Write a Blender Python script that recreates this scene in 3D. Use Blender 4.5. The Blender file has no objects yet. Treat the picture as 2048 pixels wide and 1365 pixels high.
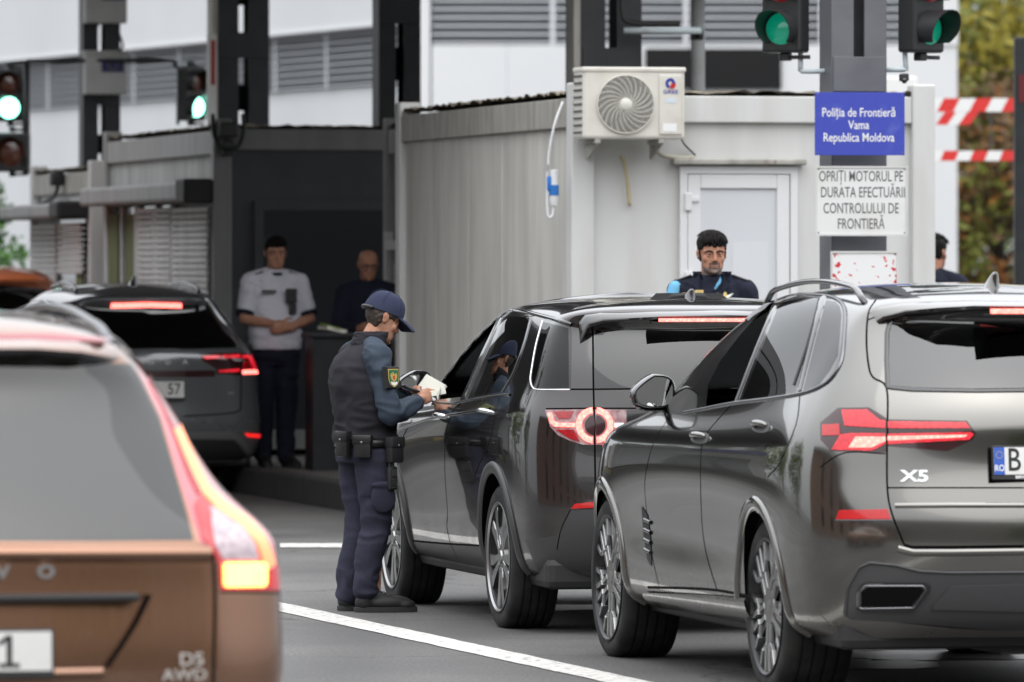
import bpy, bmesh, math, random
import numpy as np
from mathutils import Vector, Matrix, geometry
from mathutils.bvhtree import BVHTree

S = bpy.context.scene
C = S.collection
R = math.radians
random.seed(7)

# ------------------------------------------------------------------ camera, sky, sun, exposure
FPX, CAM_H, HOR = 14500.0, 1.79, 540.0        # focal length in photo pixels, eye height, horizon row of the photo
cd = bpy.data.cameras.new('camera'); cam = bpy.data.objects.new('camera', cd); C.objects.link(cam)
cam.location = (0, 0, CAM_H); cam.rotation_euler = (R(90), 0, 0)
cd.sensor_width = 36.0; cd.lens = FPX / 2048 * 36.0
cd.shift_y = (HOR - 682.5) / 2048 * 1.0
cd.clip_start = 0.5; cd.clip_end = 3000
cd.dof.use_dof = True; cd.dof.focus_distance = 36.0; cd.dof.aperture_fstop = 5.2; cd.dof.aperture_blades = 9
S.camera = cam

w = bpy.data.worlds.new('World'); S.world = w; w.use_nodes = True
nt = w.node_tree; bg = nt.nodes['Background']
sky = nt.nodes.new('ShaderNodeTexSky'); sky.sky_type = 'NISHITA'; sky.sun_disc = False
SUN_EL, SUN_AZ = R(48), R(165)
sky.sun_elevation = SUN_EL; sky.sun_rotation = SUN_AZ; sky.dust_density = 6.0; sky.air_density = 1.2; sky.ozone_density = 1.5
hs = nt.nodes.new('ShaderNodeHueSaturation'); hs.inputs['Saturation'].default_value = 0.3
nt.links.new(sky.outputs[0], hs.inputs['Color'])
# cloud cover: an even overcast layer, about three times brighter overhead than at the horizon
wt = nt.nodes.new('ShaderNodeTexCoord'); sp = nt.nodes.new('ShaderNodeSeparateXYZ'); nt.links.new(wt.outputs['Generated'], sp.inputs[0])
cr = nt.nodes.new('ShaderNodeValToRGB'); cr.color_ramp.elements[0].color = (.26, .272, .285, 1); cr.color_ramp.elements[1].color = (1.15, 1.175, 1.22, 1); cr.color_ramp.elements[1].position = .9
nt.links.new(sp.outputs['Z'], cr.inputs[0])
ml = nt.nodes.new('ShaderNodeVectorMath'); ml.operation = 'SCALE'; ml.inputs['Scale'].default_value = 17.0; nt.links.new(cr.outputs[0], ml.inputs[0])
cm = nt.nodes.new('ShaderNodeMix'); cm.data_type = 'RGBA'; cm.inputs['Factor'].default_value = .85
nt.links.new(hs.outputs[0], cm.inputs['A']); nt.links.new(ml.outputs[0], cm.inputs['B']); nt.links.new(cm.outputs['Result'], bg.inputs['Color'])
bg.inputs['Strength'].default_value = 0.13
sd = bpy.data.lights.new('sun', 'SUN'); sd.energy = .7; sd.angle = R(70); sd.color = (1, .97, .93)
sun = bpy.data.objects.new('sun', sd); C.objects.link(sun)
# direction towards the sun
_sv = Vector((math.sin(SUN_AZ) * math.cos(SUN_EL), math.cos(SUN_AZ) * math.cos(SUN_EL), math.sin(SUN_EL)))
sun.rotation_euler = _sv.to_track_quat('Z', 'Y').to_euler()
S.view_settings.view_transform = 'Standard'; S.view_settings.look = 'None'; S.view_settings.gamma = 1
S.view_settings.exposure = 0.3
S.cycles.max_bounces = 8; S.cycles.transparent_max_bounces = 12; S.cycles.use_denoising = True
S.cycles.caustics_reflective = False; S.cycles.caustics_refractive = False
S.cycles.sample_clamp_indirect = 6.0

TH = R(12.2)                                   # the road runs 12 degrees to the left of the view
def rd(a, b, z=0.0):                           # road frame (forward, right) -> world
    return Vector((b * math.cos(TH) - a * math.sin(TH), b * math.sin(TH) + a * math.cos(TH), z))
def at(px, py, Y):                             # a point of the photo at a known distance
    return Vector(((px - 1024) * Y / FPX, Y, CAM_H - (py - HOR) * Y / FPX))

# ------------------------------------------------------------------ materials
def mat(name, col, rough=.5, metal=0., coat=0., spec=.5, emit=None, es=0., noise=None, bump=None, alpha=None, trans=None, coat_rough=.03):
    m = bpy.data.materials.new(name); m.use_nodes = True
    n = m.node_tree.nodes; l = m.node_tree.links; p = n['Principled BSDF']
    p.inputs['Base Color'].default_value = (*col, 1); p.inputs['Roughness'].default_value = rough
    p.inputs['Metallic'].default_value = metal; p.inputs['Coat Weight'].default_value = coat
    p.inputs['Coat Roughness'].default_value = coat_rough; p.inputs['Specular IOR Level'].default_value = spec
    if emit: p.inputs['Emission Color'].default_value = (*emit, 1); p.inputs['Emission Strength'].default_value = es
    tc = None
    def coord():
        nonlocal tc
        if tc is None: tc = n.new('ShaderNodeTexCoord')
        return tc.outputs['Object']
    if noise:                                  # (scale, amount, second colour, (sx,sy,sz) stretch)
        sc, lo, hi, col2 = noise[:4]
        t = n.new('ShaderNodeTexNoise'); t.inputs['Scale'].default_value = sc; t.inputs['Detail'].default_value = 8
        src = coord()
        if len(noise) > 4:
            mp = n.new('ShaderNodeMapping'); mp.inputs['Scale'].default_value = noise[4]; l.new(src, mp.inputs['Vector']); src = mp.outputs[0]
        l.new(src, t.inputs['Vector'])
        rp = n.new('ShaderNodeMapRange'); rp.inputs['From Min'].default_value = lo; rp.inputs['From Max'].default_value = hi
        l.new(t.outputs['Fac'], rp.inputs['Value'])
        mx = n.new('ShaderNodeMix'); mx.data_type = 'RGBA'; mx.inputs['A'].default_value = (*col, 1); mx.inputs['B'].default_value = (*col2, 1)
        l.new(rp.outputs[0], mx.inputs['Factor']); l.new(mx.outputs['Result'], p.inputs['Base Color'])
    if bump:                                   # (scale, strength, distance)
        t = n.new('ShaderNodeTexNoise'); t.inputs['Scale'].default_value = bump[0]; t.inputs['Detail'].default_value = 6
        l.new(coord(), t.inputs['Vector'])
        b = n.new('ShaderNodeBump'); b.inputs['Strength'].default_value = bump[1]; b.inputs['Distance'].default_value = bump[2]
        l.new(t.outputs['Fac'], b.inputs['Height']); l.new(b.outputs[0], p.inputs['Normal'])
    return m

def glass(name, tint, rough=.0, ior=1.8):               # a tinted pane: lets light straight through, mirrors by Fresnel
    m = bpy.data.materials.new(name); m.use_nodes = True
    n = m.node_tree.nodes; l = m.node_tree.links; n.remove(n['Principled BSDF'])
    o = n['Material Output']; tr = n.new('ShaderNodeBsdfTransparent'); tr.inputs[0].default_value = (*tint, 1)
    gl = n.new('ShaderNodeBsdfGlossy'); gl.inputs['Roughness'].default_value = rough; gl.inputs['Color'].default_value = (1, 1, 1, 1)
    fr = n.new('ShaderNodeFresnel'); fr.inputs['IOR'].default_value = ior
    mx = n.new('ShaderNodeMixShader'); l.new(fr.outputs[0], mx.inputs[0]); l.new(tr.outputs[0], mx.inputs[1]); l.new(gl.outputs[0], mx.inputs[2])
    l.new(mx.outputs[0], o.inputs[0]); return m

M = {}
def paint(name, col, rough, dust=(.16, .145, .125), metal=1.):   # metallic lacquer with road dust on the lower body
    m = mat(name, col, rough, metal=metal, coat=1, coat_rough=.008); n = m.node_tree.nodes; l = m.node_tree.links; p = n['Principled BSDF']
    tc = n.new('ShaderNodeTexCoord'); sp = n.new('ShaderNodeSeparateXYZ'); l.new(tc.outputs['Object'], sp.inputs[0])
    z = n.new('ShaderNodeMapRange'); z.inputs['From Min'].default_value = .75; z.inputs['From Max'].default_value = .25; l.new(sp.outputs['Z'], z.inputs['Value'])
    t = n.new('ShaderNodeTexNoise'); t.inputs['Scale'].default_value = 5; t.inputs['Detail'].default_value = 9; l.new(tc.outputs['Object'], t.inputs['Vector'])
    k = n.new('ShaderNodeMath'); k.operation = 'MULTIPLY'; l.new(z.outputs[0], k.inputs[0]); l.new(t.outputs['Fac'], k.inputs[1])
    a = n.new('ShaderNodeMath'); a.operation = 'MULTIPLY_ADD'; a.inputs[1].default_value = .62; a.inputs[2].default_value = .012; l.new(k.outputs[0], a.inputs[0])
    mx = n.new('ShaderNodeMix'); mx.data_type = 'RGBA'; mx.inputs['A'].default_value = (*col, 1); mx.inputs['B'].default_value = (*dust, 1); l.new(a.outputs[0], mx.inputs['Factor']); l.new(mx.outputs['Result'], p.inputs['Base Color'])
    for s_, v0, v1 in (('Metallic', metal, 0), ('Roughness', rough, .8), ('Coat Weight', 1, .1)):
        q = n.new('ShaderNodeMapRange'); q.inputs['To Min'].default_value = v0; q.inputs['To Max'].default_value = v1; l.new(a.outputs[0], q.inputs['Value']); l.new(q.outputs[0], p.inputs[s_])
    return m
M['rubber'] = mat('tyre rubber', (.018, .018, .019), .75, spec=.3, bump=(60, .15, .002), noise=(9, .45, .7, (.04, .038, .036)))
M['black_gloss'] = mat('black gloss', (.006, .006, .007), .12, coat=1)
M['black_plastic'] = mat('black plastic', (.018, .018, .019), .55)
M['dark_plastic'] = mat('dark grey plastic', (.05, .05, .052), .45)
M['seam'] = mat('panel gap', (.004, .004, .004), .9, spec=.1)
M['chrome'] = mat('satin chrome', (.72, .73, .74), .14, metal=1)
M['dark_chrome'] = mat('dark chrome', (.18, .18, .19), .2, metal=1)
M['alloy'] = mat('machined alloy', (.40, .40, .40), .32, metal=1)
M['alloy_dark'] = mat('dark alloy', (.05, .05, .052), .35, metal=.7)
M['disc'] = mat('brake disc', (.28, .27, .26), .4, metal=1)
M['tint'] = glass('privacy glass', (.10, .105, .11), ior=1.5)
M['clear'] = glass('clear glass', (.45, .5, .48))
M['rear_tint'] = glass('rear privacy glass', (.07, .073, .075), ior=1.9)
M['interior'] = mat('car interior', (.012, .012, .013), .8)
M['seat'] = mat('seat leather', (.02, .019, .019), .6)
M['red_lens'] = mat('red lens', (.28, .004, .008), .12, coat=1, emit=(1, .01, .02), es=.10)
M['dark_lens'] = mat('smoked lens', (.035, .006, .008), .1, coat=1)
M['clear_lens'] = mat('clear lens', (.42, .30, .31), .15, coat=1, noise=(30, .35, .65, (.25, .1, .11)))
M['red_glow'] = mat('red lamp glow', (.25, .003, .008), .25, emit=(1, .02, .04), es=.9, coat=1)
M['hot_glow'] = mat('hot lamp glow', (.6, .05, .05), .3, emit=(1, .16, .13), es=4.6)
M['yellow_glow'] = mat('bulb glow', (.9, .6, .3), .3, emit=(1, .42, .06), es=4.5)
M['orange_glow'] = mat('orange glow', (.9, .4, .2), .3, emit=(1, .15, .035), es=.95)
M['reflector'] = mat('red reflector', (.5, .012, .015), .2, coat=1, emit=(1, .02, .02), es=.05)
M['plate'] = mat('plate white', (.72, .72, .70), .35, noise=(6, .4, .8, (.6, .6, .58)))
M['ink'] = mat('black ink', (.012, .012, .012), .5)
M['eu_blue'] = mat('plate blue', (.03, .10, .45), .4)
M['white'] = mat('white', (.8, .8, .8), .5)

def optics(m, sc, lo, hi):                      # uneven glow of the reflectors behind a lens
    n = m.node_tree.nodes; l = m.node_tree.links; p = n['Principled BSDF']; tc = n.new('ShaderNodeTexCoord'); v = n.new('ShaderNodeTexVoronoi'); v.inputs['Scale'].default_value = sc; l.new(tc.outputs['Object'], v.inputs['Vector'])
    r = n.new('ShaderNodeMapRange'); r.inputs['From Max'].default_value = .7; es = p.inputs['Emission Strength'].default_value; r.inputs['To Min'].default_value = es * hi; r.inputs['To Max'].default_value = es * lo; l.new(v.outputs['Distance'], r.inputs['Value']); l.new(r.outputs[0], p.inputs['Emission Strength'])
optics(M['red_glow'], 45, .45, 1.2); optics(M['hot_glow'], 60, .6, 1.1); optics(M['yellow_glow'], 18, .7, 1.1); optics(M['red_lens'], 50, .2, 2); optics(M['reflector'], 70, .2, 2)
# ------------------------------------------------------------------ object helpers
def link(name, me, m=None, parent=None, smooth=False):
    o = bpy.data.objects.new(name, me); C.objects.link(o)
    if m is not None:
        for k in (m if isinstance(m, (list, tuple)) else [m]): me.materials.append(k)
    if smooth: me.polygons.foreach_set('use_smooth', [True] * len(me.polygons))
    if parent: o.parent = parent
    return o
def mesh(name, verts, faces, m=None, parent=None, smooth=False, normals=None, mi=None):
    me = bpy.data.meshes.new(name); me.from_pydata([tuple(v) for v in verts], [], [tuple(map(int, f)) for f in faces]); me.update()
    o = link(name, me, m, parent, smooth)
    if mi is not None: me.polygons.foreach_set('material_index', mi)
    if normals is not None:
        me.polygons.foreach_set('use_smooth', [True] * len(me.polygons))
        me.normals_split_custom_set_from_vertices([tuple(v) for v in normals])
    return o
def tag(o, label=None, cat=None, group=None, kind=None):
    if label: o['label'] = label
    if cat: o['category'] = cat
    if group: o['group'] = group
    if kind: o['kind'] = kind
    return o
def empty(name, loc=(0, 0, 0), rz=0.):
    o = bpy.data.objects.new(name, None); C.objects.link(o); o.location = loc; o.rotation_euler = (0, 0, rz); o.empty_display_size = .2
    return o

class MB:                                      # collects shapes into one mesh
    def __init__(s): s.v = []; s.f = []; s.mi = []
    def add(s, vs, fs, mi=0):
        b = len(s.v); s.v += [Vector(v) for v in vs]; s.f += [[b + i for i in f] for f in fs]; s.mi += [mi] * len(fs); return s
    def box(s, x0, x1, y0, y1, z0, z1, mi=0, bev=0., mtx=None):
        bm = bmesh.new(); bmesh.ops.create_cube(bm, size=1)
        for v in bm.verts: v.co = Vector((x0 + (x1 - x0) * (v.co.x + .5), y0 + (y1 - y0) * (v.co.y + .5), z0 + (z1 - z0) * (v.co.z + .5)))
        if bev: bmesh.ops.bevel(bm, geom=bm.edges[:], offset=bev, segments=2, affect='EDGES', profile=.5)
        return s.bm(bm, mi, mtx)
    def bm(s, bm, mi=0, mtx=None):
        bm.verts.index_update(); vs = [(mtx @ v.co if mtx else v.co.copy()) for v in bm.verts]
        s.add(vs, [[v.index for v in f.verts] for f in bm.faces], mi); bm.free(); return s
    def tube(s, pts, r, n=8, mi=0, caps=True, flat=1.0):
        pts = [Vector(p) for p in pts]; rs = r if isinstance(r, (list, tuple)) else [r] * len(pts)
        up = Vector((0, 0, 1)); vs = []; fs = []
        for i, p in enumerate(pts):
            t = (pts[min(i + 1, len(pts) - 1)] - pts[max(i - 1, 0)]).normalized()
            a = t.cross(up)
            if a.length < .05: a = t.cross(Vector((1, 0, 0)))
            a.normalize(); b = a.cross(t).normalized()
            vs += [p + (a * math.cos(q) + b * math.sin(q) * flat) * rs[i] for q in (2 * math.pi * k / n for k in range(n))]
        for i in range(len(pts) - 1):
            for k in range(n): fs.append([i * n + k, i * n + (k + 1) % n, (i + 1) * n + (k + 1) % n, (i + 1) * n + k])
        if caps: fs.append(list(range(n))[::-1]); fs.append([(len(pts) - 1) * n + k for k in range(n)])
        return s.add(vs, fs, mi)
    def lathe(s, prof, n=48, mi=0, mtx=None, close=False):   # prof: (r, h) about Z
        vs = []; fs = []
        for r, h in prof: vs += [Vector((r * math.cos(2 * math.pi * k / n), r * math.sin(2 * math.pi * k / n), h)) for k in range(n)]
        m_ = len(prof)
        for i in range(m_ if close else m_ - 1):
            j = (i + 1) % m_
            for k in range(n): fs.append([i * n + k, i * n + (k + 1) % n, j * n + (k + 1) % n, j * n + k])
        if mtx: vs = [mtx @ v for v in vs]
        return s.add(vs, fs, mi)
    def prism(s, poly, d0, d1, mi=0, mtx=None, bev=0.):      # 2-D outline (x, y) extruded along Z
        if sum(a[0] * b[1] - b[0] * a[1] for a, b in zip(poly, poly[1:] + poly[:1])) < 0: poly = poly[::-1]
        n = len(poly); bm = bmesh.new()
        lo = [bm.verts.new((p[0], p[1], d0)) for p in poly]; hi = [bm.verts.new((p[0], p[1], d1)) for p in poly]
        bm.faces.new(lo[::-1]); top = bm.faces.new(hi)
        for i in range(n): bm.faces.new((lo[i], lo[(i + 1) % n], hi[(i + 1) % n], hi[i]))
        if bev: bmesh.ops.bevel(bm, geom=list(top.edges), offset=bev, segments=2, affect='EDGES', profile=.5)
        bmesh.ops.triangulate(bm, faces=[f for f in bm.faces if len(f.verts) > 4])
        return s.bm(bm, mi, mtx)
    def build(s, name, m, parent=None, smooth=False, auto=None):
        o = mesh(name, s.v, s.f, m, parent, smooth, mi=s.mi)
        if auto is not None: autosmooth(o, auto)
        return o
def autosmooth(o, deg=40):
    me = o.data; me.polygons.foreach_set('use_smooth', [True] * len(me.polygons))
    bm = bmesh.new(); bm.from_mesh(me)
    for e in bm.edges: e.smooth = not (len(e.link_faces) == 2 and e.calc_face_angle(0) > R(deg))
    bm.to_mesh(me); bm.free()

def text_mesh(txt, size=1., bold=0., align='CENTER', extrude=0., spacing=1., xs=1.):
    cu = bpy.data.curves.new('text', 'FONT'); cu.body = txt; cu.size = size; cu.align_x = align; cu.align_y = 'CENTER'
    cu.offset = bold; cu.extrude = extrude; cu.space_character = spacing; cu.resolution_u = 3
    o = bpy.data.objects.new('text', cu); C.objects.link(o)
    dg = bpy.context.evaluated_depsgraph_get(); me = bpy.data.meshes.new_from_object(o.evaluated_get(dg))
    bpy.data.objects.remove(o); bpy.data.curves.remove(cu)
    if xs != 1.:
        for v in me.vertices: v.co.x *= xs
    return me
def text_on(name, txt, m, parent, mtx, size, **k):
    me = text_mesh(txt, size, **k); me.transform(mtx); return link(name, me, m, parent)

def smooth_poly(p, n=4, closed=False):         # Catmull-Rom through the points
    p = [Vector((*q, 0)[:3]) if not isinstance(q, Vector) else q for q in p]; out = []; L = len(p)
    for i in range(L if closed else L - 1):
        a = p[(i - 1) % L] if closed or i > 0 else p[0] * 2 - p[1]
        b, c = p[i], p[(i + 1) % L]; d = p[(i + 2) % L] if closed or i + 2 < L else c * 2 - b
        for k in range(n):
            t = k / n; out.append(.5 * ((2 * b) + (c - a) * t + (2 * a - 5 * b + 4 * c - d) * t * t + (3 * b - a - 3 * c + d) * t ** 3))
    if not closed: out.append(p[-1].copy())
    return out
# ------------------------------------------------------------------ cars: one smooth spline shell per car, cut into its real panels
def bspl(t):
    return np.stack([(1 - t) ** 3, 3 * t ** 3 - 6 * t ** 2 + 4, -3 * t ** 3 + 3 * t ** 2 + 3 * t + 1, t ** 3], -1) / 6
def dbspl(t):
    return np.stack([-(1 - t) ** 2, 3 * t ** 2 - 4 * t, -3 * t ** 2 + 2 * t + 1, t ** 2], -1) / 2

def inside(pt, poly):                           # even-odd test, vectorised
    x, y = pt[:, 0], pt[:, 1]; c = np.zeros(len(pt), bool); n = len(poly); j = n - 1
    for i in range(n):
        xi, yi = poly[i]; xj, yj = poly[j]
        if yi != yj: c ^= ((yi > y) != (yj > y)) & (x < (xj - xi) * (y - yi) / (yj - yi) + xi)
        j = i
    return c

class Car:
    US = .25                                    # metres per column / row, only to keep the triangulation even
    VS = .10
    def __init__(s, label, X, Y, rows, front, paint, vis=1, yaw=None, bow=(.06, .22, .5), ny=.98):
        yaw = TH if yaw is None else yaw
        s.root = empty('suv', (X, Y, 0), R(90) + yaw); tag(s.root, label, 'car', 'cars waiting at the border booths')
        s.vis = vis; s.paint = paint; s.reg = []; s.seams = []; s.inv = Matrix.Translation((X, Y, 0)) @ Matrix.Rotation(R(90) + yaw, 4, 'Z'); s.inv.invert()
        P = []
        for k, r in enumerate(rows):            # rear: x, z, bow factor, corner y | side start x, end x | z at start, mid, end | y at start, mid, end
            (xr, zr, bf, yc), (xa, xb), (za, zm, zb), (ya, ym, yb) = r
            top = k == len(rows) - 1
            row = [(xr, 0, zr), (xr + bow[0] * bf, yc * .52, zr + .004), (xr + bow[1] * bf, yc * ny, zr + (za - zr) * .35), (xr + bow[2] * bf, yc + (ya - yc) * .6, zr + (za - zr) * .75)]
            for i in range(7):
                t = i / 6; q = lambda a, m, b: a * 2 * (t - .5) * (t - 1) + m * 4 * t * (1 - t) + b * 2 * t * (t - .5)
                row.append((xa + (xb - xa) * t, q(ya, ym, yb), q(za, zm, zb)))
            xf, zf, yf = front[k]
            row += [(xf - .22 * min(1, (xf - xb) / .5 if xf > xb else .2), yf, zf + (zb - zf) * .4), (xf - .05, yf * .55, zf), (xf, 0, zf)]
            if top: row = [(a, 0, c) for a, b, c in row]
            P.append(row)
        P = np.array(P, float); s.nr, s.nc = P.shape[:2]
        m = np.array([1, -1, 1.])
        P = np.concatenate([P[:, 1:2] * m, P, P[:, -2:-1] * m], 1)
        P = np.concatenate([2 * P[:1] - P[1:2], P, P[-2:-1] * m], 0); s.P = P
        # dense copy for ray casting
        nu, nv = 180, 130
        uu, vv = np.meshgrid(np.linspace(0, s.nc - 1, nu), np.linspace(0, s.nr - 1, nv)); s.guv = np.stack([uu.ravel(), vv.ravel()], 1)
        pos, _ = s.ev(s.guv); s.gpos = pos; tri = []
        for j in range(nv - 1):
            for i in range(nu - 1):
                a = j * nu + i; tri += [(a, a + 1, a + nu + 1), (a, a + nu + 1, a + nu)]
        s.tri = tri; s.bvh = BVHTree.FromPolygons([tuple(p) for p in pos], tri)
    def ev(s, uv):
        uv = np.asarray(uv, float); u = np.clip(uv[:, 0], 0, s.nc - 1 - 1e-9); v = np.clip(uv[:, 1], 0, s.nr - 1 - 1e-9)
        i = np.floor(u).astype(int); j = np.floor(v).astype(int); a = bspl(u - i); b = bspl(v - j); da = dbspl(u - i); db = dbspl(v - j)
        g = np.stack([np.stack([s.P[j + y, i + x] for x in range(4)], 1) for y in range(4)], 1)
        pos = np.einsum('nyxk,ny,nx->nk', g, b, a); du = np.einsum('nyxk,ny,nx->nk', g, b, da); dv = np.einsum('nyxk,ny,nx->nk', g, db, a)
        n = np.cross(dv, du); l = np.linalg.norm(n, axis=1, keepdims=True); n = np.where(l > 1e-9, n / np.maximum(l, 1e-9), np.array([0, 0, 1.]))
        return pos, n
    def uv_of(s, co, idx):
        t = s.tri[idx]; A, B, D = (s.gpos[k] for k in t); p = np.array(co) - A; e1, e2 = B - A, D - A
        d11, d12, d22, p1, p2 = e1 @ e1, e1 @ e2, e2 @ e2, p @ e1, p @ e2; det = d11 * d22 - d12 * d12
        b1 = (d22 * p1 - d12 * p2) / det if det else 0; b2 = (d11 * p2 - d12 * p1) / det if det else 0
        return s.guv[t[0]] * (1 - b1 - b2) + s.guv[t[1]] * b1 + s.guv[t[2]] * b2
    def hit(s, q):
        if q[0] == 'uv': return np.array(q[1:], float)
        if q[0] == 's': o, d = Vector((q[1], 6, q[2])), Vector((0, -1, 0))
        elif q[0] == 'r': o, d = Vector((-9, q[1], q[2])), Vector((1, 0, 0))
        elif q[0] == 't': o, d = Vector((q[1], q[2], 9)), Vector((0, 0, -1))
        else:
            o = s.inv @ Vector((0, 0, CAM_H)); d = (s.inv.to_3x3() @ Vector(((q[0] - 1024) / FPX, 1, (HOR - q[1]) / FPX))).normalized()
            if s.vis < 0: o.y *= -1; d.y *= -1
        co, n, idx, _ = s.bvh.ray_cast(o, d)
        if co is None:                          # grazing past the outline: nearest point of the shell
            best = None
            for k in range(60):
                c = o + d * (o.length - 3.5 + k * .15); r = s.bvh.find_nearest(c)
                if best is None or r[3] < best[3]: best = r
            co, n, idx, _ = best
        return s.uv_of(co, idx)
    def line(s, pts, sm=0, step=7, closed=False):
        pts = list(pts)
        if not sm or any(isinstance(p[0], str) for p in pts):
            out = []; L = len(pts)
            for i in range(L if closed else L - 1):
                a, b = pts[i], pts[(i + 1) % L]; out.append(a)
                same = (isinstance(a[0], str) and isinstance(b[0], str) and a[0] == b[0]) or not (isinstance(a[0], str) or isinstance(b[0], str))
                if same:
                    pre = (a[0],) if isinstance(a[0], str) else (); A, B = a[len(pre):], b[len(pre):]
                    dist = math.dist(A, B); st = {'s': .025, 'r': .025, 't': .03, 'uv': .15}.get(pre[0] if pre else '', step); n = int(dist / st)
                    for k in range(1, n): out.append(pre + tuple(x + (y - x) * k / n for x, y in zip(A, B)))
            if not closed: out.append(pts[-1])
        else: out = [(v.x, v.y) for v in smooth_poly(pts, sm, closed)]
        return np.array([s.hit(q) for q in out])
    def region(s, name, pts, m, sm=0, of=None, centre=False, lift=0., uv=None):
        s.reg.append(dict(name=name, uv=s.line(pts, sm, closed=True) if uv is None else uv, m=m, of=of, centre=centre, lift=lift)); return name + str(len(s.reg) - 1)
    def arch(s, x, z, ra):
        pts = [('s', x + ra * math.cos(a), max(z + ra * math.sin(a), .0)) for a in np.linspace(R(-35), R(215), 50)]
        uv = np.array([s.hit(p) for p in pts]); uv[0][1] = uv[-1][1] = 0
        uv = np.concatenate([[[uv[0][0], 0]], uv[1:-1], [[uv[-1][0], 0]]])
        s.reg.append(dict(name='cut', uv=uv, m=None, of=None, centre=False, lift=0))
    def ribbon(s, mb, uv, wd, lift, mi=0, mirror=True, bead=0.):
        pos, n = s.ev(uv); k = len(uv)
        if k < 2: return
        t = np.gradient(pos, axis=0); t /= np.maximum(np.linalg.norm(t, axis=1, keepdims=True), 1e-9); sd = np.cross(n, t)
        prof = [(-1, 0), (1, 0)] if not bead else [(-1, 0), (-.75, .75), (0, 1), (.75, .75), (1, 0)]
        vs = []; m_ = len(prof)
        for i in range(k):
            for a, b in prof: vs.append(pos[i] + sd[i] * wd * .5 * a + n[i] * (lift + bead * b))
        fs = [[i * m_ + j, (i + 1) * m_ + j, (i + 1) * m_ + j + 1, i * m_ + j + 1] for i in range(k - 1) for j in range(m_ - 1)]
        mb.add(vs, fs, mi)
        if mirror: mb.add([(a, -b, c) for a, b, c in vs], [f[::-1] for f in fs], mi)
    def seam(s, pts, wd=.007, sm=4): s.seams.append((s.line(pts, sm), wd))
    def trim(s, name, pts, wd, h, m, sm=4, parent=None, closed=False, lift=.001, both=True):
        uv = s.line(pts, sm, closed=closed)
        if closed: uv = np.concatenate([uv, uv[:1]])
        a = MB(); s.ribbon(a, uv, wd, lift, 0, False, h); o = a.build(name, m, parent or s.root, True)
        if both:
            o2 = mesh(name, [(v.x, -v.y, v.z) for v in a.v], [f[::-1] for f in a.f], m, parent or s.root, True)
            if s.vis < 0: o, o2 = o2, o
        return o
    def patch(s, name, pts, lift, m, sm=0, parent=None, skirt=.012, both=True, grid=.03, mirror_parent=None):
        uv = s.line(pts, sm, closed=True); vs, fs, nn = s.fill(uv, lift, skirt)
        o = mesh(name, vs, fs, m, parent or s.root, normals=nn) if not (s.vis < 0) else mesh(name, vs * np.array([1, -1, 1]), [f[::-1] for f in fs], m, parent or s.root, normals=nn * np.array([1, -1, 1]))
        if both:
            if s.vis < 0: mesh(name, vs, fs, m, mirror_parent or s.root, normals=nn)
            else: mesh(name, vs * np.array([1, -1, 1]), [f[::-1] for f in fs], m, mirror_parent or s.root, normals=nn * np.array([1, -1, 1]))
        return o
    def cdt(s, grid, polys):
        sc = np.array([s.US, s.VS]); pts = [Vector(p) for p in grid * sc]; ed = []
        for uv, closed in polys:
            b = len(pts); pts += [Vector(p) for p in uv * sc]; n = len(uv)
            ed += [(b + i, b + (i + 1) % n) for i in range(n if closed else n - 1)]
        r = geometry.delaunay_2d_cdt(pts, ed, [], 0, 1e-6)
        return np.array([tuple(p) for p in r[0]]) / sc, np.array([f for f in r[2]])
    def fill(s, uv, lift, skirt):
        lo, hi = uv.min(0), uv.max(0); a, b = max(2, int((hi[0] - lo[0]) / .14)), max(2, int((hi[1] - lo[1]) / .2))
        g = np.stack(np.meshgrid(np.linspace(lo[0], hi[0], a + 2), np.linspace(lo[1], hi[1], b + 2)), -1).reshape(-1, 2); g = g[inside(g, uv)]
        vu, tr = s.cdt(g, [(uv, True)]); tr = tr[inside(vu[tr].mean(1), uv)]
        p, n = s.ev(vu); vs = list(p + n * lift); nn = list(n); fs = [list(f) for f in tr]
        if skirt:
            p, n = s.ev(uv); b = len(vs); k = len(uv); vs += list(p + n * lift) + list(p + n * (lift - skirt)); c = p.mean(0)
            out = []
            for i in range(k):
                t = p[(i + 1) % k] - p[i - 1]; o = np.cross(t, n[i]); o /= max(np.linalg.norm(o), 1e-9); out.append(o)
            sgn = 1 if sum((p[i] - c) @ out[i] for i in range(k)) > 0 else -1
            nn += [o * sgn for o in out] * 2
            for i in range(k):
                j = (i + 1) % k; q = [b + i, b + j, b + k + j, b + k + i]; e = vs[q[1]] - vs[q[0]]; f2 = vs[q[3]] - vs[q[0]]
                fs.append(q if np.cross(e, f2) @ (out[i] * sgn) > 0 else q[::-1])
        fs2 = []
        for f in fs[:len(tr)]:
            A = np.cross(vs[f[1]] - vs[f[0]], vs[f[2]] - vs[f[0]]); fs2.append(f if A @ nn[f[0]] > 0 else f[::-1])
        return np.array(vs), fs2 + fs[len(tr):], np.array(nn)
    def build(s, gu=110, gv=86):
        g = np.stack(np.meshgrid(np.linspace(0, s.nc - 1, gu), np.linspace(0, s.nr - 1, gv)), -1).reshape(-1, 2)
        vu, tr = s.cdt(g, [(r['uv'], True) for r in s.reg]); cen = vu[tr].mean(1); owner = np.full(len(tr), -1)
        for k, r in enumerate(s.reg): owner[inside(cen, r['uv'])] = k
        pos, nn = s.ev(vu); flip = np.array([1, -1, 1.])
        A = np.einsum('ij,ij->i', np.cross(pos[tr[:, 1]] - pos[tr[:, 0]], pos[tr[:, 2]] - pos[tr[:, 0]]), nn[tr].mean(1)); tr = np.where((A < 0)[:, None], tr[:, ::-1], tr)
        ok = np.abs(A) > 1e-10; s.parts = {}
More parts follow.
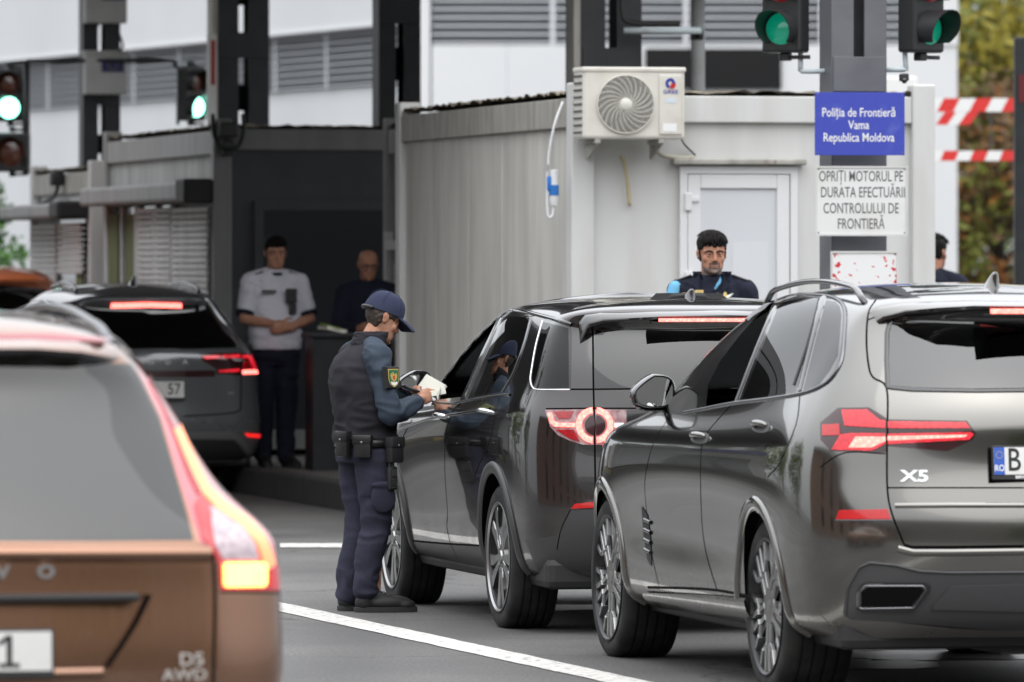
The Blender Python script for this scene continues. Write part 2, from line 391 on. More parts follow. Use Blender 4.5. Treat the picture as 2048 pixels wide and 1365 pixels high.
        def sub(mask, lift, mir):
            t = tr[mask & ok]; ids, inv = np.unique(t, return_inverse=True); inv = inv.reshape(t.shape)
            p = pos[ids] + nn[ids] * lift; n = nn[ids]
            return (p, inv, n) if not mir else (p * flip, inv[:, ::-1], n * flip)
        def both(mask, lift):
            a, b = sub(mask, lift, False), sub(mask, lift, True); k = len(a[0])
            return np.concatenate([a[0], b[0]]), np.concatenate([a[1], b[1] + k]), np.concatenate([a[2], b[2]])
        vs, fs, ns = both(owner == -1, 0)
        mb = MB()
        for uv, wd in s.seams: s.ribbon(mb, uv, wd, .0012)
        k = len(vs); allv = list(vs) + [np.array(v) for v in mb.v]; sn = [np.array((0, math.copysign(1, v.y), 0.)) for v in mb.v]
        me_n = list(ns) + sn
        body = mesh('body', allv, [list(f) for f in fs] + [[k + i for i in f] for f in mb.f], [s.paint, M['seam']], s.root, normals=me_n, mi=[0] * len(fs) + [1] * len(mb.f))
        s.parts['body'] = [body]
        for k, r in enumerate(s.reg):
            if r['name'] == 'cut': continue
            mask = owner == k
            if not mask.any(): continue
            par = s.parts[r['of']] if r['of'] else [s.root]
            if r['centre']:
                v, f, n = both(mask, r['lift']); o = [mesh(r['name'], v, f, r['m'], par[0], normals=n)]
            else:
                o = []
                for q, mir in enumerate((False, True) if s.vis > 0 else (True, False)):
                    v, f, n = sub(mask, r['lift'], mir); o.append(mesh(r['name'], v, f, r['m'], par[q % len(par)], normals=n))
            s.parts[r['name'] + str(k)] = o
        return s
    def liner(s, x, z, ra, wy=.96, zmin=.30):             # dark wheel housing
        for sg in (1, -1):
            mb = MB(); a = np.linspace(R(-20), R(200), 30); vs = []; fs = []
            for t in a:
                for y in (.99, .45): vs.append((x + (ra + .015) * math.cos(t), sg * (wy - .05 if y == .99 else y), max(z + (ra + .015) * math.sin(t), zmin)))
            for i in range(29): fs.append([2 * i, 2 * i + 1, 2 * i + 3, 2 * i + 2])
            b = len(vs); vs += [(x + (ra + .015) * math.cos(t), sg * .45, max(z + (ra + .015) * math.sin(t), zmin)) for t in a]; fs.append(list(range(b, b + 30)))
            mb.add(vs, fs); mb.build('wheel_housing', M['interior'], s.root)
    def wheel(s, x, y, rad, width, rr, spokes, load=.012, lip=0):
        for sg in (1, -1):
            mt = Matrix.Translation((x, sg * y, rad - load)) @ Matrix.Rotation(R(-90) * sg, 4, 'X')
            hub = MB().lathe([(0, -.06), (.165, -.06), (.165, -.035), (.085, -.035), (.08, -.015), (0, -.015)], 40, 0)
            hub = hub.build('wheel', [M['disc']], s.root, auto=40); hub.matrix_local = mt
            h = width / 2; p = [(rr - .012, -2 * h + .02), (rr + .004, -2 * h + .004), (rad - .07, -2 * h), (rad - .02, -2 * h + .006), (rad - .003, -2 * h + .028)]
            for gx in (-.6, -.2, .2, .6): c = -h + gx * (h - .02); p += [(rad, c - .012), (rad, c - .006), (rad - .009, c - .005), (rad - .009, c + .005), (rad, c + .006), (rad, c + .012)]
            p += [(rad - .003, -.03), (rad - .012, -.013), (rad - .026, -.003), (rad - .045, 0), (rr + .035, .001), (rr + .02, -.004), (rr + .006, -.004), (rr - .002, -.016), (rr - .012, -.02)]
            t = MB().lathe(p, 72)
            for v in t.v:                        # flat where it stands on the road
                pw = mt @ v
                if pw.z < .003: v.y += (.003 - pw.z) * -sg
            to = t.build('tyre', M['rubber'], hub, auto=50)
            r_ = MB()
            r_.lathe([(rr + .008, -.004), (rr + .009, .001), (rr + .003, .003), (rr - .006, -.006)], 64, lip)
            r_.lathe([(rr - .006, -.006), (rr - .012, -.03), (rr - .03, -.12), (rr - .03, -.2)], 64, 1)
            spokes(r_, rr - .006)
            r_.build('rim', [M['alloy'], M['alloy_dark'], M['black_gloss']], hub, auto=35)
    def interior(s, seat=None, xs=(1.25, .35), wheel_side=1, roof=True, zf=.0):
        seat = seat or M['seat']; mb = MB()
        mb.box(-.40, 2.5, -.78, .78, .30, .48); mb.box(2.05, 2.6, -.78, .78, .48, 1.02 + zf, bev=.05); mb.box(-.4, 2.4, -.82, -.78, .32, .98 + zf); mb.box(-.4, 2.4, .78, .82, .32, .98 + zf)
        mb.box(-.75, -.65, -.6, .6, .4, .9 + zf)
        mb.build('cabin_trim', M['interior'], s.root)
        for x, ys in ((xs[0], (.37, -.37)), (xs[1], (.4, -.4))):
            for y in ys:
                q = MB(); wd = .25 if x == xs[0] else .34
                q.box(x - .25, x + .28, y - wd, y + wd, .45, .62 + zf, bev=.05)
                mt = Matrix.Translation((x - .28, y, .6 + zf)) @ Matrix.Rotation(R(-14), 4, 'Y')
                q.box(-.07, .07, -wd, wd, 0, .60, bev=.06, mtx=mt); q.box(-.05, .06, -.13, .13, .64, .84, bev=.05, mtx=mt); q.box(-.01, .01, -.06, .06, .58, .68, mtx=mt)
                q.build('seat', seat, s.root, auto=40)
        if wheel_side:
            q = MB(); mt = Matrix.Translation((1.93, .37 * wheel_side, .98 + zf)) @ Matrix.Rotation(R(-65), 4, 'Y')
            q.lathe([(.185 + .014 * math.cos(a), .014 * math.sin(a)) for a in np.linspace(0, 2 * math.pi, 8, endpoint=False)], 32, mtx=mt, close=True); q.box(-.18, .18, -.03, .03, -.01, .01, mtx=mt)
            q.tube([(1.93, .37 * wheel_side, .98 + zf), (2.15, .37 * wheel_side, .9 + zf)], .03)
            q.build('steering_wheel', M['black_plastic'], s.root, True)
        if roof:
            gu, gv = np.linspace(2.2, s.nc - 3.2, 40), np.linspace(10.6, s.nr - 1, 12); g = np.stack(np.meshgrid(gu, gv), -1).reshape(-1, 2); p, n = s.ev(g); p = p - n * .035
            f = [[j * 40 + i, j * 40 + i + 1, j * 40 + 41 + i, j * 40 + 40 + i] for j in range(11) for i in range(39)]; k = len(p)
            mesh('headliner', np.concatenate([p, p * np.array([1, -1, 1])]), f + [[k + i for i in q] for q in f], M['interior'], s.root, True)
    def under(s, x0, x1, z=.22, wy=.84):
        MB().box(x0, x1, -wy, wy, z, z + .16, bev=.04).box(x0 + .1, x1 - .1, -.12, .12, z - .03, z).build('underbody', M['black_plastic'], s.root)
    def w(s, co):                               # car coordinates -> world
        return s.inv.inverted() @ Vector(co)
    def loc(s, px, py, off=0.):                 # a point of the shell seen at a photo pixel, in car coordinates, and its normal
        uv = s.hit((px, py)); p, n = s.ev(uv[None]); p = p[0]; n = n[0]
        if s.vis < 0: p = p * np.array([1, -1, 1]); n = n * np.array([1, -1, 1])
        return Vector(p + n * off), Vector(n)
    def decal(s, name, txt, m, px, py, size, parent=None, up=(0, 0, 1), off=.004, tang=None, **k):   # raised lettering lying on the panel
        p, n = s.loc(px, py, off); up = Vector(up); x = up.cross(n).normalized(); y = n.cross(x).normalized()
        mt = Matrix((x, y, n)).transposed().to_4x4(); mt.translation = p
        return text_on(name, txt, m, parent or s.root, mt, size, **k)

def polar(r, a): return (r * math.cos(R(a)), r * math.sin(R(a)))
def bar2(p, q, w0, w1):                         # quad outline of a tapering bar
    d = Vector((q[0] - p[0], q[1] - p[1])).normalized(); n = Vector((-d.y, d.x))
    return [(p[0] + n.x * w0, p[1] + n.y * w0), (q[0] + n.x * w1, q[1] + n.y * w1), (q[0] - n.x * w1, q[1] - n.y * w1), (p[0] - n.x * w0, p[1] - n.y * w0)]
# ------------------------------------------------------------------ ground
def ground_mat():
    m = bpy.data.materials.new('asphalt'); m.use_nodes = True; n = m.node_tree.nodes; l = m.node_tree.links; p = n['Principled BSDF']
    tc = n.new('ShaderNodeTexCoord'); a = n.new('ShaderNodeTexNoise'); a.inputs['Scale'].default_value = .55; a.inputs['Detail'].default_value = 7; a.inputs['Roughness'].default_value = .65
    b = n.new('ShaderNodeTexNoise'); b.inputs['Scale'].default_value = 55; b.inputs['Detail'].default_value = 3
    v = n.new('ShaderNodeTexVoronoi'); v.inputs['Scale'].default_value = 130
    for t in (a, b, v): l.new(tc.outputs['Object'], t.inputs['Vector'])
    r1 = n.new('ShaderNodeValToRGB'); r1.color_ramp.elements[0].position = .36; r1.color_ramp.elements[0].color = (.074, .072, .070, 1); r1.color_ramp.elements[1].position = .66; r1.color_ramp.elements[1].color = (.128, .125, .121, 1)
    l.new(a.outputs['Fac'], r1.inputs[0])
    r2 = n.new('ShaderNodeMapRange'); r2.inputs['From Min'].default_value = .3; r2.inputs['From Max'].default_value = .75; r2.inputs['To Min'].default_value = .6; r2.inputs['To Max'].default_value = 1.5; l.new(b.outputs['Fac'], r2.inputs['Value'])
    mx = n.new('ShaderNodeMix'); mx.data_type = 'RGBA'; mx.blend_type = 'MULTIPLY'; mx.inputs['Factor'].default_value = 1
    l.new(r1.outputs[0], mx.inputs['A']); l.new(r2.outputs[0], mx.inputs['B']); l.new(mx.outputs['Result'], p.inputs['Base Color'])
    # tyre tracks: long soft bands along the lanes, and fine cracks
    mp = n.new('ShaderNodeMapping'); mp.inputs['Rotation'].default_value = (0, 0, -TH); mp.inputs['Scale'].default_value = (1.1, .05, 1); l.new(tc.outputs['Object'], mp.inputs['Vector'])
    tk = n.new('ShaderNodeTexNoise'); tk.inputs['Scale'].default_value = 1.2; tk.inputs['Detail'].default_value = 1; l.new(mp.outputs[0], tk.inputs['Vector'])
    tr = n.new('ShaderNodeMapRange'); tr.inputs['From Min'].default_value = .35; tr.inputs['From Max'].default_value = .65; tr.inputs['To Min'].default_value = .74; tr.inputs['To Max'].default_value = 1.12; l.new(tk.outputs['Fac'], tr.inputs['Value'])
    ck = n.new('ShaderNodeTexVoronoi'); ck.feature = 'DISTANCE_TO_EDGE'; ck.inputs['Scale'].default_value = .42; dn = n.new('ShaderNodeTexNoise'); dn.inputs['Scale'].default_value = 1.6; dn.inputs['Detail'].default_value = 8
    l.new(tc.outputs['Object'], dn.inputs['Vector']); ad = n.new('ShaderNodeMix'); ad.data_type = 'VECTOR'; ad.inputs['Factor'].default_value = .45; l.new(tc.outputs['Object'], ad.inputs['A']); l.new(dn.outputs['Color'], ad.inputs['B']); l.new(ad.outputs['Result'], ck.inputs['Vector'])
    cr_ = n.new('ShaderNodeMapRange'); cr_.inputs['From Min'].default_value = .0; cr_.inputs['From Max'].default_value = .006; cr_.inputs['To Min'].default_value = .45; cr_.inputs['To Max'].default_value = 1; l.new(ck.outputs['Distance'], cr_.inputs['Value'])
    m2 = n.new('ShaderNodeMath'); m2.operation = 'MULTIPLY'; l.new(tr.outputs[0], m2.inputs[0]); l.new(cr_.outputs[0], m2.inputs[1])
    mx2 = n.new('ShaderNodeMix'); mx2.data_type = 'RGBA'; mx2.blend_type = 'MULTIPLY'; mx2.inputs['Factor'].default_value = 1; l.new(mx.outputs['Result'], mx2.inputs['A']); l.new(m2.outputs[0], mx2.inputs['B']); l.new(mx2.outputs['Result'], p.inputs['Base Color'])
    r3 = n.new('ShaderNodeMapRange'); r3.inputs['From Min'].default_value = .3; r3.inputs['From Max'].default_value = .7; r3.inputs['To Min'].default_value = .62; r3.inputs['To Max'].default_value = .85; l.new(a.outputs['Fac'], r3.inputs['Value']); l.new(r3.outputs[0], p.inputs['Roughness'])
    bp = n.new('ShaderNodeBump'); bp.inputs['Strength'].default_value = .5; bp.inputs['Distance'].default_value = .004; l.new(v.outputs['Distance'], bp.inputs['Height']); l.new(bp.outputs[0], p.inputs['Normal'])
    return m
tag(mesh('road', [(-900, -400, 0), (900, -400, 0), (900, 1500, 0), (-900, 1500, 0)], [(0, 1, 2, 3)], ground_mat()), kind='structure')
M['line'] = mat('worn road paint', (.60, .585, .55), .7, noise=(22, .52, .66, (.22, .21, .20)))
def sheet(name, pts, m, z=.004):
    return tag(mesh(name, [(p[0], p[1], z) for p in pts], [list(range(len(pts)))], m), kind='structure')
def gp(px, py): Y = FPX * CAM_H / (py - HOR); return ((px - 1024) * Y / FPX, Y)
random.seed(5); up, lo_ = [], []
for t in np.linspace(0, 1, 110):
    px = 100 + 2500 * t; y0_ = np.interp(px, [100, 560, 700, 900, 1100, 1400, 1800, 2600], [1108, 1206, 1236, 1279, 1322, 1387, 1470, 1637]); w_ = np.interp(px, [100, 560, 1290, 1800, 2600], [16, 19, 20, 24, 29]); j = lambda: random.uniform(-.6, .6)
    up.append(gp(px, y0_ + j())); lo_.append(gp(px, y0_ + w_ + j()))
sheet('lane_marking', up + lo_[::-1], M['line'])
sheet('road_marking', [gp(560, 1088), gp(690, 1088), gp(690, 1096), gp(560, 1096)], M['line'])
random.seed(3)
M['stain'] = mat('oil stain', (.022, .021, .021), .35, noise=(3, .4, .7, (.045, .044, .043)))
for i, (px, py, rx, ry) in enumerate([(1700, 1330, .5, .5), (1160, 1216, .4, .35), (1880, 1312, .7, .5)]):
    c = gp(px, py); sheet('oil_stain', [(c[0] + rx * math.cos(t) * random.uniform(.7, 1.1), c[1] + ry * math.sin(t) * random.uniform(.7, 1.1)) for t in np.linspace(0, 2 * math.pi, 24, endpoint=False)], M['stain'], .003)
# raised islands with painted kerbs
def island(a0, a1, b0, b1, h=.2, paint=True):
    t = MB().box(0, b1 - b0, 0, a1 - a0, -.2, h - .0); o = t.build('traffic_island', mat('island concrete', (.13, .125, .115), .8, noise=(2.5, .4, .7, (.085, .08, .075))))
    o.location = rd(a0, b0); o.rotation_euler = (0, 0, TH); tag(o, kind='structure')
    y_, k_ = MB(), MB(); n = int((a1 - a0) / 1.0)
    for i in range(n):
        for x0, x1 in ((-.15, 0), (b1 - b0, b1 - b0 + .15)): (y_ if i % 2 else k_).box(x0, x1, i + .003, i + .997, -.1, h + .012, bev=.02)
    m1 = mat('kerb yellow', (.45, .33, .04), .6, noise=(6, .4, .7, (.25, .19, .06))) if paint else mat('kerb stone', (.03, .029, .028), .8, noise=(6, .4, .7, (.025, .025, .024))); m2 = mat('kerb black', (.025, .025, .026), .6) if paint else m1
    for q, m in ((y_, m1), (k_, m2)):
        e = q.build('kerb', m); e.location = o.location; e.rotation_euler = o.rotation_euler; tag(e, kind='structure')
island(40.5, 86, 10.3, 15.2, paint=False)
island(60, 90, -1.6, 1.7)

# ------------------------------------------------------------------ booths made of steel office containers
M['cont'] = mat('off-white container paint', (.60, .605, .595), .5, noise=(1.4, .42, .75, (.51, .505, .48), (3, 3, .5)))
M['cont_dirty'] = mat('dirty container rail', (.40, .39, .36), .55, noise=(3, .35, .7, (.24, .23, .20), (2.5, 2.5, .6)))
def rust(m, thr=.66, col=(.17, .085, .045)):       # rust freckles and runs
    n = m.node_tree.nodes; l = m.node_tree.links; p = n['Principled BSDF']; src = p.inputs['Base Color'].links[0].from_socket; tc = n.new('ShaderNodeTexCoord'); mp = n.new('ShaderNodeMapping'); mp.inputs['Scale'].default_value = (9, 9, 1.6); l.new(tc.outputs['Object'], mp.inputs['Vector'])
    t = n.new('ShaderNodeTexNoise'); t.inputs['Scale'].default_value = 1.3; t.inputs['Detail'].default_value = 9; t.inputs['Roughness'].default_value = .65; l.new(mp.outputs[0], t.inputs['Vector']); r = n.new('ShaderNodeMapRange'); r.inputs['From Min'].default_value = thr; r.inputs['From Max'].default_value = thr + .10; r.inputs['To Max'].default_value = .8; l.new(t.outputs['Fac'], r.inputs['Value'])
    mx = n.new('ShaderNodeMix'); mx.data_type = 'RGBA'; mx.inputs['B'].default_value = (*col, 1); l.new(src, mx.inputs['A']); l.new(r.outputs[0], mx.inputs['Factor']); l.new(mx.outputs['Result'], p.inputs['Base Color'])
rust(M['cont'], .70); rust(M['cont_dirty'], .60)
def ribbed(name, col, col2, sc=40, strength=.6):
    m = mat(name, col, .55, noise=(2.2, .38, .72, col2, (2.5, 2.5, .35))); n = m.node_tree.nodes; l = m.node_tree.links
    tc = n.new('ShaderNodeTexCoord'); w_ = n.new('ShaderNodeTexWave'); w_.wave_type = 'BANDS'; w_.bands_direction = 'Y'; w_.inputs['Scale'].default_value = sc; l.new(tc.outputs['Object'], w_.inputs['Vector'])
    b = n.new('ShaderNodeBump'); b.inputs['Strength'].default_value = strength; b.inputs['Distance'].default_value = .012; l.new(w_.outputs['Fac'], b.inputs['Height']); l.new(b.outputs[0], n['Principled BSDF'].inputs['Normal']); return m
M['rib'] = ribbed('ribbed wall panel', (.62, .605, .565), (.47, .46, .43), 4.2)
M['cont_grey'] = mat('grey booth paint', (.30, .30, .30), .5, noise=(1.5, .4, .75, (.22, .22, .21), (3, 3, .5)))
M['dirt'] = mat('roof dirt', (.10, .085, .065), .95, noise=(12, .4, .65, (.20, .17, .12)), bump=(25, .8, .02))
M['pvc'] = mat('white door plastic', (.70, .71, .72), .35)
M['pvc_panel'] = mat('door panel', (.60, .62, .65), .4)
M['grey_steel'] = mat('painted grey steel', (.13, .135, .15), .45, noise=(4, .4, .75, (.10, .10, .115)))
M['dark_steel'] = mat('dark painted steel', (.012, .014, .017), .45, noise=(5, .4, .7, (.022, .023, .026)))
M['pale_pipe'] = mat('pale pipe paint', (.55, .63, .66), .45, noise=(9, .5, .7, (.40, .42, .42)))
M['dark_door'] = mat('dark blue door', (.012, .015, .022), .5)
M['shutter'] = mat('shutter slats', (.62, .61, .60), .5, noise=(3, .45, .75, (.50, .49, .47)))
def booth(label, a, b, W, L, z0, H, frame=None, wall=None, front=True, fwm=None, group='border control booths', roofdirt=True):
    r = empty('control_booth', rd(a, b), TH); tag(r, label, 'booth', group); fm = frame or M['cont']; wm = wall or M['rib']
    z1 = z0 + H; t = .16
    for x, y in ((0, 0), (W - t, 0), (0, L - t), (W - t, L - t)): MB().box(x, x + t, y, y + t, z0, z1, bev=.012).build('corner_post', fm, r)
    rl = M['cont_dirty'] if fm is M['cont'] else fm
    MB().box(t, W - t, .02, t, z1 - .265, z1 - .085, bev=.008).build('roof_beam', fm, r)
    MB().box(t, W - t, L - t, L - .02, z1 - .265, z1 - .085, bev=.008).build('roof_beam', fm, r)
    for x in (.012, W - t): MB().box(x, x + t - .012, t, L - t, z1 - .30, z1 - .10, bev=.008).build('roof_beam', rl, r)
    for x0, x1, y0, y1 in ((t, W - t, .02, t), (t, W - t, L - t, L - .02), (.012, t, t, L - t), (W - t, W - .012, t, L - t)): MB().box(x0, x1, y0, y1, z0, z0 + .17, bev=.008).build('floor_beam', fm, r)
    for x in (.05, W - .09):
        q = MB(); n = max(2, int(L / 1.03)); s_ = (L - 2 * t) / n
        for i in range(n): q.box(x, x + .04, t + i * s_ + .007, t + (i + 1) * s_ - .007, z0 + .17, z1 - .30, bev=.006)
        q.build('side_wall', wm, r)
    q = MB(); n = 3
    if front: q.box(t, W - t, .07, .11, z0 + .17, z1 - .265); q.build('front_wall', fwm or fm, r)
    MB().box(t, W - t, L - .11, L - .07, z0 + .17, z1 - .265).build('back_wall', fm, r)
    bm = bmesh.new(); bmesh.ops.create_grid(bm, x_segments=40, y_segments=90, size=.5)
    rr = random.Random(int(a * 10))
    for v in bm.verts:
        e = min(.5 - abs(v.co.x), .5 - abs(v.co.y)); v.co = Vector((W * (v.co.x + .5), L * (v.co.y + .5), z1 - .075 + (rr.random() * .035 if roofdirt else 0)))
        v.co.x = min(max(v.co.x, .02), W - .02); v.co.y = min(max(v.co.y, .03), L - .03)
    MB().bm(bm).build('roof', M['dirt'] if roofdirt else rl, r, True)
    return r
bo = booth('pale ribbed steel container booth with white door and wall air conditioner behind the signs', 47.6, 10.70, 2.54, 6.06, .30, 2.75)
# its white door
q = MB(); D0, D1, DZ = .76, 1.58, 2.49
q.box(D0, D0 + .05, .03, .075, .45, DZ).box(D1 - .05, D1, .03, .075, .45, DZ).box(D0 + .05, D1 - .05, .03, .075, DZ - .05, DZ); dr = q.build('door', M['pvc'], bo)
q = MB(); q.box(D0 + .055, D0 + .145, .035, .08, .45, DZ - .055, bev=.006).box(D1 - .145, D1 - .055, .035, .08, .45, DZ - .055, bev=.006).box(D0 + .145, D1 - .145, .035, .08, DZ - .15, DZ - .055, bev=.006).box(D0 + .145, D1 - .145, .035, .08, .45, .55).build('door_leaf', M['pvc'], dr)
MB().box(D0 + .145, D1 - .145, .055, .08, .55, DZ - .15).build('door_panel', M['pvc_panel'], dr)
for z in (2.25, 1.72): MB().box(D0 + .03, D0 + .08, .012, .034, z - .06, z + .06, bev=.006).box(D0 + .055, D0 + .135, .018, .034, z, z + .035, bev=.004).build('hinge', M['pvc'], dr)
q = MB().box(D0 + .37, D0 + .62, .0525, .0545, 1.42, 1.98).build('paper_mark', mat('faded paper', (.63, .645, .67), .5), dr)
MB().box(D0 - .06, D1 + .05, -.03, .07, DZ + .01, DZ + .05, bev=.01).build('door_canopy', M['cont_dirty'], bo)
MB().lathe([(.001, -.012), (.03, -.012), (.03, .0)], 20, mtx=Matrix.Translation((2.46, 0, 2.98)) @ Matrix.Rotation(R(90), 4, 'X') @ Matrix.Diagonal((.75, 1.25, 1, 1))).build('lashing_hole', M['seam'], bo)
# air conditioner on the front wall
ac = empty('air_conditioner', bo.matrix_basis @ Vector((-.0, -.36, 2.66)), TH); ac.location = rd(47.6 - .36, 10.70 - .0, 2.665); tag(ac, 'cream outdoor air conditioner with round fan grille on the container front', 'air conditioner')
M['cream'] = mat('cream enamel', (.66, .64, .58), .4, noise=(5, .45, .8, (.56, .53, .47)))
ACW, ACH, ACD = .70, .475, .30
MB().box(0, ACW, 0, ACD, 0, ACH, bev=.02).build('casing', M['cream'], ac)
MB().box(-.006, ACW + .006, -.008, ACD, ACH - .028, ACH + .006, bev=.01).build('casing_lid', M['cream'], ac)
mt = Matrix.Translation((.29, -.004, .232)) @ Matrix.Rotation(R(90), 4, 'X')
MB().lathe([(0, .002), (.188, .002)], 48, mtx=mt).build('fan_opening', M['seam'], ac)
q = MB(); q.lathe([(.186, 0), (.19, .014), (.197, .014), (.2, 0)], 56, mtx=mt)
for rr_ in np.linspace(.05, .178, 13): q.lathe([(rr_ - .0018, .008), (rr_ + .0018, .008), (rr_ + .0018, .012), (rr_ - .0018, .012)], 56, mtx=mt, close=True)
for k in range(22):
    p = [mt @ Vector((rr_ * math.cos(2 * math.pi * k / 22 + (rr_ - .04) * 5), rr_ * math.sin(2 * math.pi * k / 22 + (rr_ - .04) * 5), .013)) for rr_ in np.linspace(.04, .19, 9)]; q.tube(p, .0028, 5)
q.lathe([(0, .022), (.03, .021), (.042, .014), (.043, .004)], 32, mtx=mt); q.build('fan_grille', M['cream'], ac, auto=40)
MB().box(.52, .675, -.010, .0, .03, .43, bev=.006).build('side_cover', M['cream'], ac)
tx = lambda x, z, y=-.0125: Matrix.Translation((x, y, z)) @ Matrix.Rotation(R(90), 4, 'X')
M['logo_blue'] = mat('logo blue', (.02, .03, .30), .4); M['logo_red'] = mat('logo red', (.5, .02, .02), .4)
arc = lambda r0, r1, a0, a1, n=14: [polar(r1, a) for a in np.linspace(a0, a1, n)] + [polar(r0, a) for a in np.linspace(a1, a0, n)]
MB().prism(arc(.017, .036, 60, 250), 0, .001, mtx=tx(.598, .372)).prism([polar(.036, 60), polar(.036, 0), (.012, .0), (.006, .016)], 0, .001, mtx=tx(.598, .372)).build('logo', M['logo_blue'], ac)
MB().prism([(.034, -.004), (.034, .004), (.004, .003), (-.006, -.033), (.008, -.034)] + [polar(.036, a) for a in (-60, -40, -20)], .0002, .0012, mtx=tx(.598, .370)).build('logo', M['logo_red'], ac)
text_on('lettering', 'GREE', M['logo_blue'], ac, tx(.598, .315), .036, bold=.0005, xs=1.2, spacing=1.05)
MB().box(.565, .635, -.0118, -.0105, .243, .275).build('sticker', mat('pale blue sticker', (.6, .68, .75), .4), ac)
MB().box(.545, .64, -.0118, -.0105, .05, .105).build('sticker', M['white'], ac)
q = MB()
for x in (-.004, ):
    for i in range(9): q.box(-.008, -.002, .03, .27, .04 + i * .047, .052 + i * .047)
q.build('side_grille', M['dark_plastic'], ac)
for x in (.10, .54): MB().box(x - .02, x + .02, .0, .36, -.03, -.0, bev=.004).prism([(0, -.03), (.36, -.03), (.36, -.13), (.33, -.13)], 0, .012, mtx=Matrix.Translation((x, 0, 0)) @ Matrix.Rotation(R(90), 4, 'Z') @ Matrix.Rotation(R(90), 4, 'X')).build('bracket', M['cont_dirty'], ac)
hose = empty('drain_hose', rd(47.6, 10.7)); bpy.data.objects.remove(hose)
def cw(pts, a=47.6, b=10.70): return [rd(a + y, b + x, z) for x, y, z in pts]
tag(MB().tube(smooth_poly(cw([(.56, -.02, 2.64), (.62, .02, 2.57), (.74, .03, 2.545), (.86, .045, 2.55)]), 5), .017, 8).build('refrigerant_pipe', mat('yellowed insulation', (.42, .40, .33), .6), None, True), 'yellowed pipe bending from under the air conditioner towards the door', 'pipe')
tag(MB().tube(smooth_poly(cw([(.36, .06, 2.55), (.37, .03, 2.52), (.39, .02, 2.40), (.41, .03, 2.22)]), 5), .012, 8).build('drain_hose', mat('yellow hose', (.5, .42, .24), .6), None, True), 'short yellowed drain hose hanging on the container front below the air conditioner', 'hose')
tag(MB().tube(smooth_poly(cw([(.72, -.1, 2.72), (.78, .0, 2.64), (.87, .05, 2.565)]), 5), .006, 6).build('black_cable', M['black_plastic'], None, True), 'short black cable slanting down beside the air conditioner', 'cable')
# blue plug on a white cable at the near corner
pw = empty('power_plug', rd(47.6, 10.58, 2.30), TH); tag(pw, 'blue and white power plug hanging on a white cable at the container corner', 'plug')
MB().lathe([(.001, -.08), (.022, -.08), (.028, -.05), (.030, -.01), (.001, -.01)], 20).build('plug_body', M['pvc'], pw, auto=40)
MB().lathe([(.001, -.01), (.033, -.01), (.034, .06), (.001, .06)], 20).box(-.05, .0, -.02, .02, .02, .12, bev=.01).build('plug_collar', mat('plug blue', (.02, .16, .5), .4), pw, auto=40)
MB().lathe([(.001, .06), (.03, .06), (.028, .16), (.001, .165)], 20).build('socket', M['pvc'], pw, auto=40)
MB().tube(smooth_poly([(0, 0, -.08), (-.015, .0, -.15), (-.045, 0, -.12), (-.04, 0, .2), (.0, .0, .45), (.07, .04, .62)], 6), .009, 8).build('cable', M['pvc'], pw, True)

# darker booth behind, with shutters on its side
M['curtain'] = mat('green curtain', (.10, .13, .045), .8, noise=(5, .4, .6, (.18, .19, .08), (8, 8, .3)))
def shutter(r, y0, y1, z0, z1, m, x=-.03):
    q = MB(); n = int((z1 - z0) / .055)
    for i in range(n): q.box(x - .012, x + .02, y0, y1, z0 + i * .055, z0 + i * .055 + .048, bev=.008)
    return q.build('shutter', m, r)
rust(M['rib'], .70, (.22, .19, .15))
bk = booth('dark grey booth with roller shutters along its side and a dark doorway', 61.1, 10.60, 2.9, 6.06, .25, 2.83, frame=M['cont_grey'], wall=ribbed('grey ribbed panel', (.42, .43, .42), (.27, .28, .26), 2.2), fwm=mat('shade-darkened front panel', (.07, .074, .08), .5, noise=(2, .4, .7, (.05, .052, .056))))  # front panel colour darkened to stand for the shade in the recess
k = shutter(bk, .12, 1.92, .8, 2.38, M['shutter']); k = shutter(bk, 2.05, 3.85, 1.25, 2.38, M['shutter'])
for y0, y1 in ((2.05, 3.85), (4.0, 5.7)):
    wi = MB().box(-.0, .045, y0, y1, .8, 2.36).build('side_window', M['black_gloss'], bk); MB().box(-.012, -.002, y0 + .1, y0 + .62, .85, 2.3).box(-.012, -.002, y1 - .6, y1 - .08, .85, 2.3).build('curtain', M['curtain'], wi)
    for ya, yb in ((y0 - .05, y0 + .05), (y1 - .05, y1 + .05), (y0 + .75, y0 + .83)): MB().box(-.03, .0, ya, yb, .8, 2.37).build('window_frame', M['shutter'], wi)
MB().box(-.24, .03, .1, 5.95, 2.38, 2.55, bev=.03).build('shutter_box', M['cont_grey'], bk)
MB().box(-.255, -.0, .02, .46, 2.36, 2.57, bev=.02).build('shutter_motor', M['black_plastic'], bk)
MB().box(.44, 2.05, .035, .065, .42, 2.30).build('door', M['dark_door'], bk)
MB().box(1.14, 1.52, .028, .034, 1.05, 1.62).build('notice', mat('notice paper', (.42, .46, .50), .5, noise=(9, .45, .55, (.2, .25, .32))), bk)
MB().box(.36, .44, .02, .068, .42, 2.38).box(2.05, 2.13, .02, .068, .42, 2.38).box(.44, 2.05, .02, .068, 2.30, 2.38).build('door_frame', bpy.data.materials['shade-darkened front panel'], bk)  # frame takes the same painted shade as the front panel
MB().box(2.16, 2.42, -.22, .02, 1.72, 2.72, bev=.02).box(2.19, 2.39, -.235, -.22, 1.8, 2.6).build('wall_unit', M['grey_steel'], bk)
MB().box(.03, .20, -.14, .02, 2.92, 3.05, bev=.02).box(.06, .17, -.1, .0, 2.76, 2.90, bev=.02).build('floodlight', M['dark_plastic'], bk)
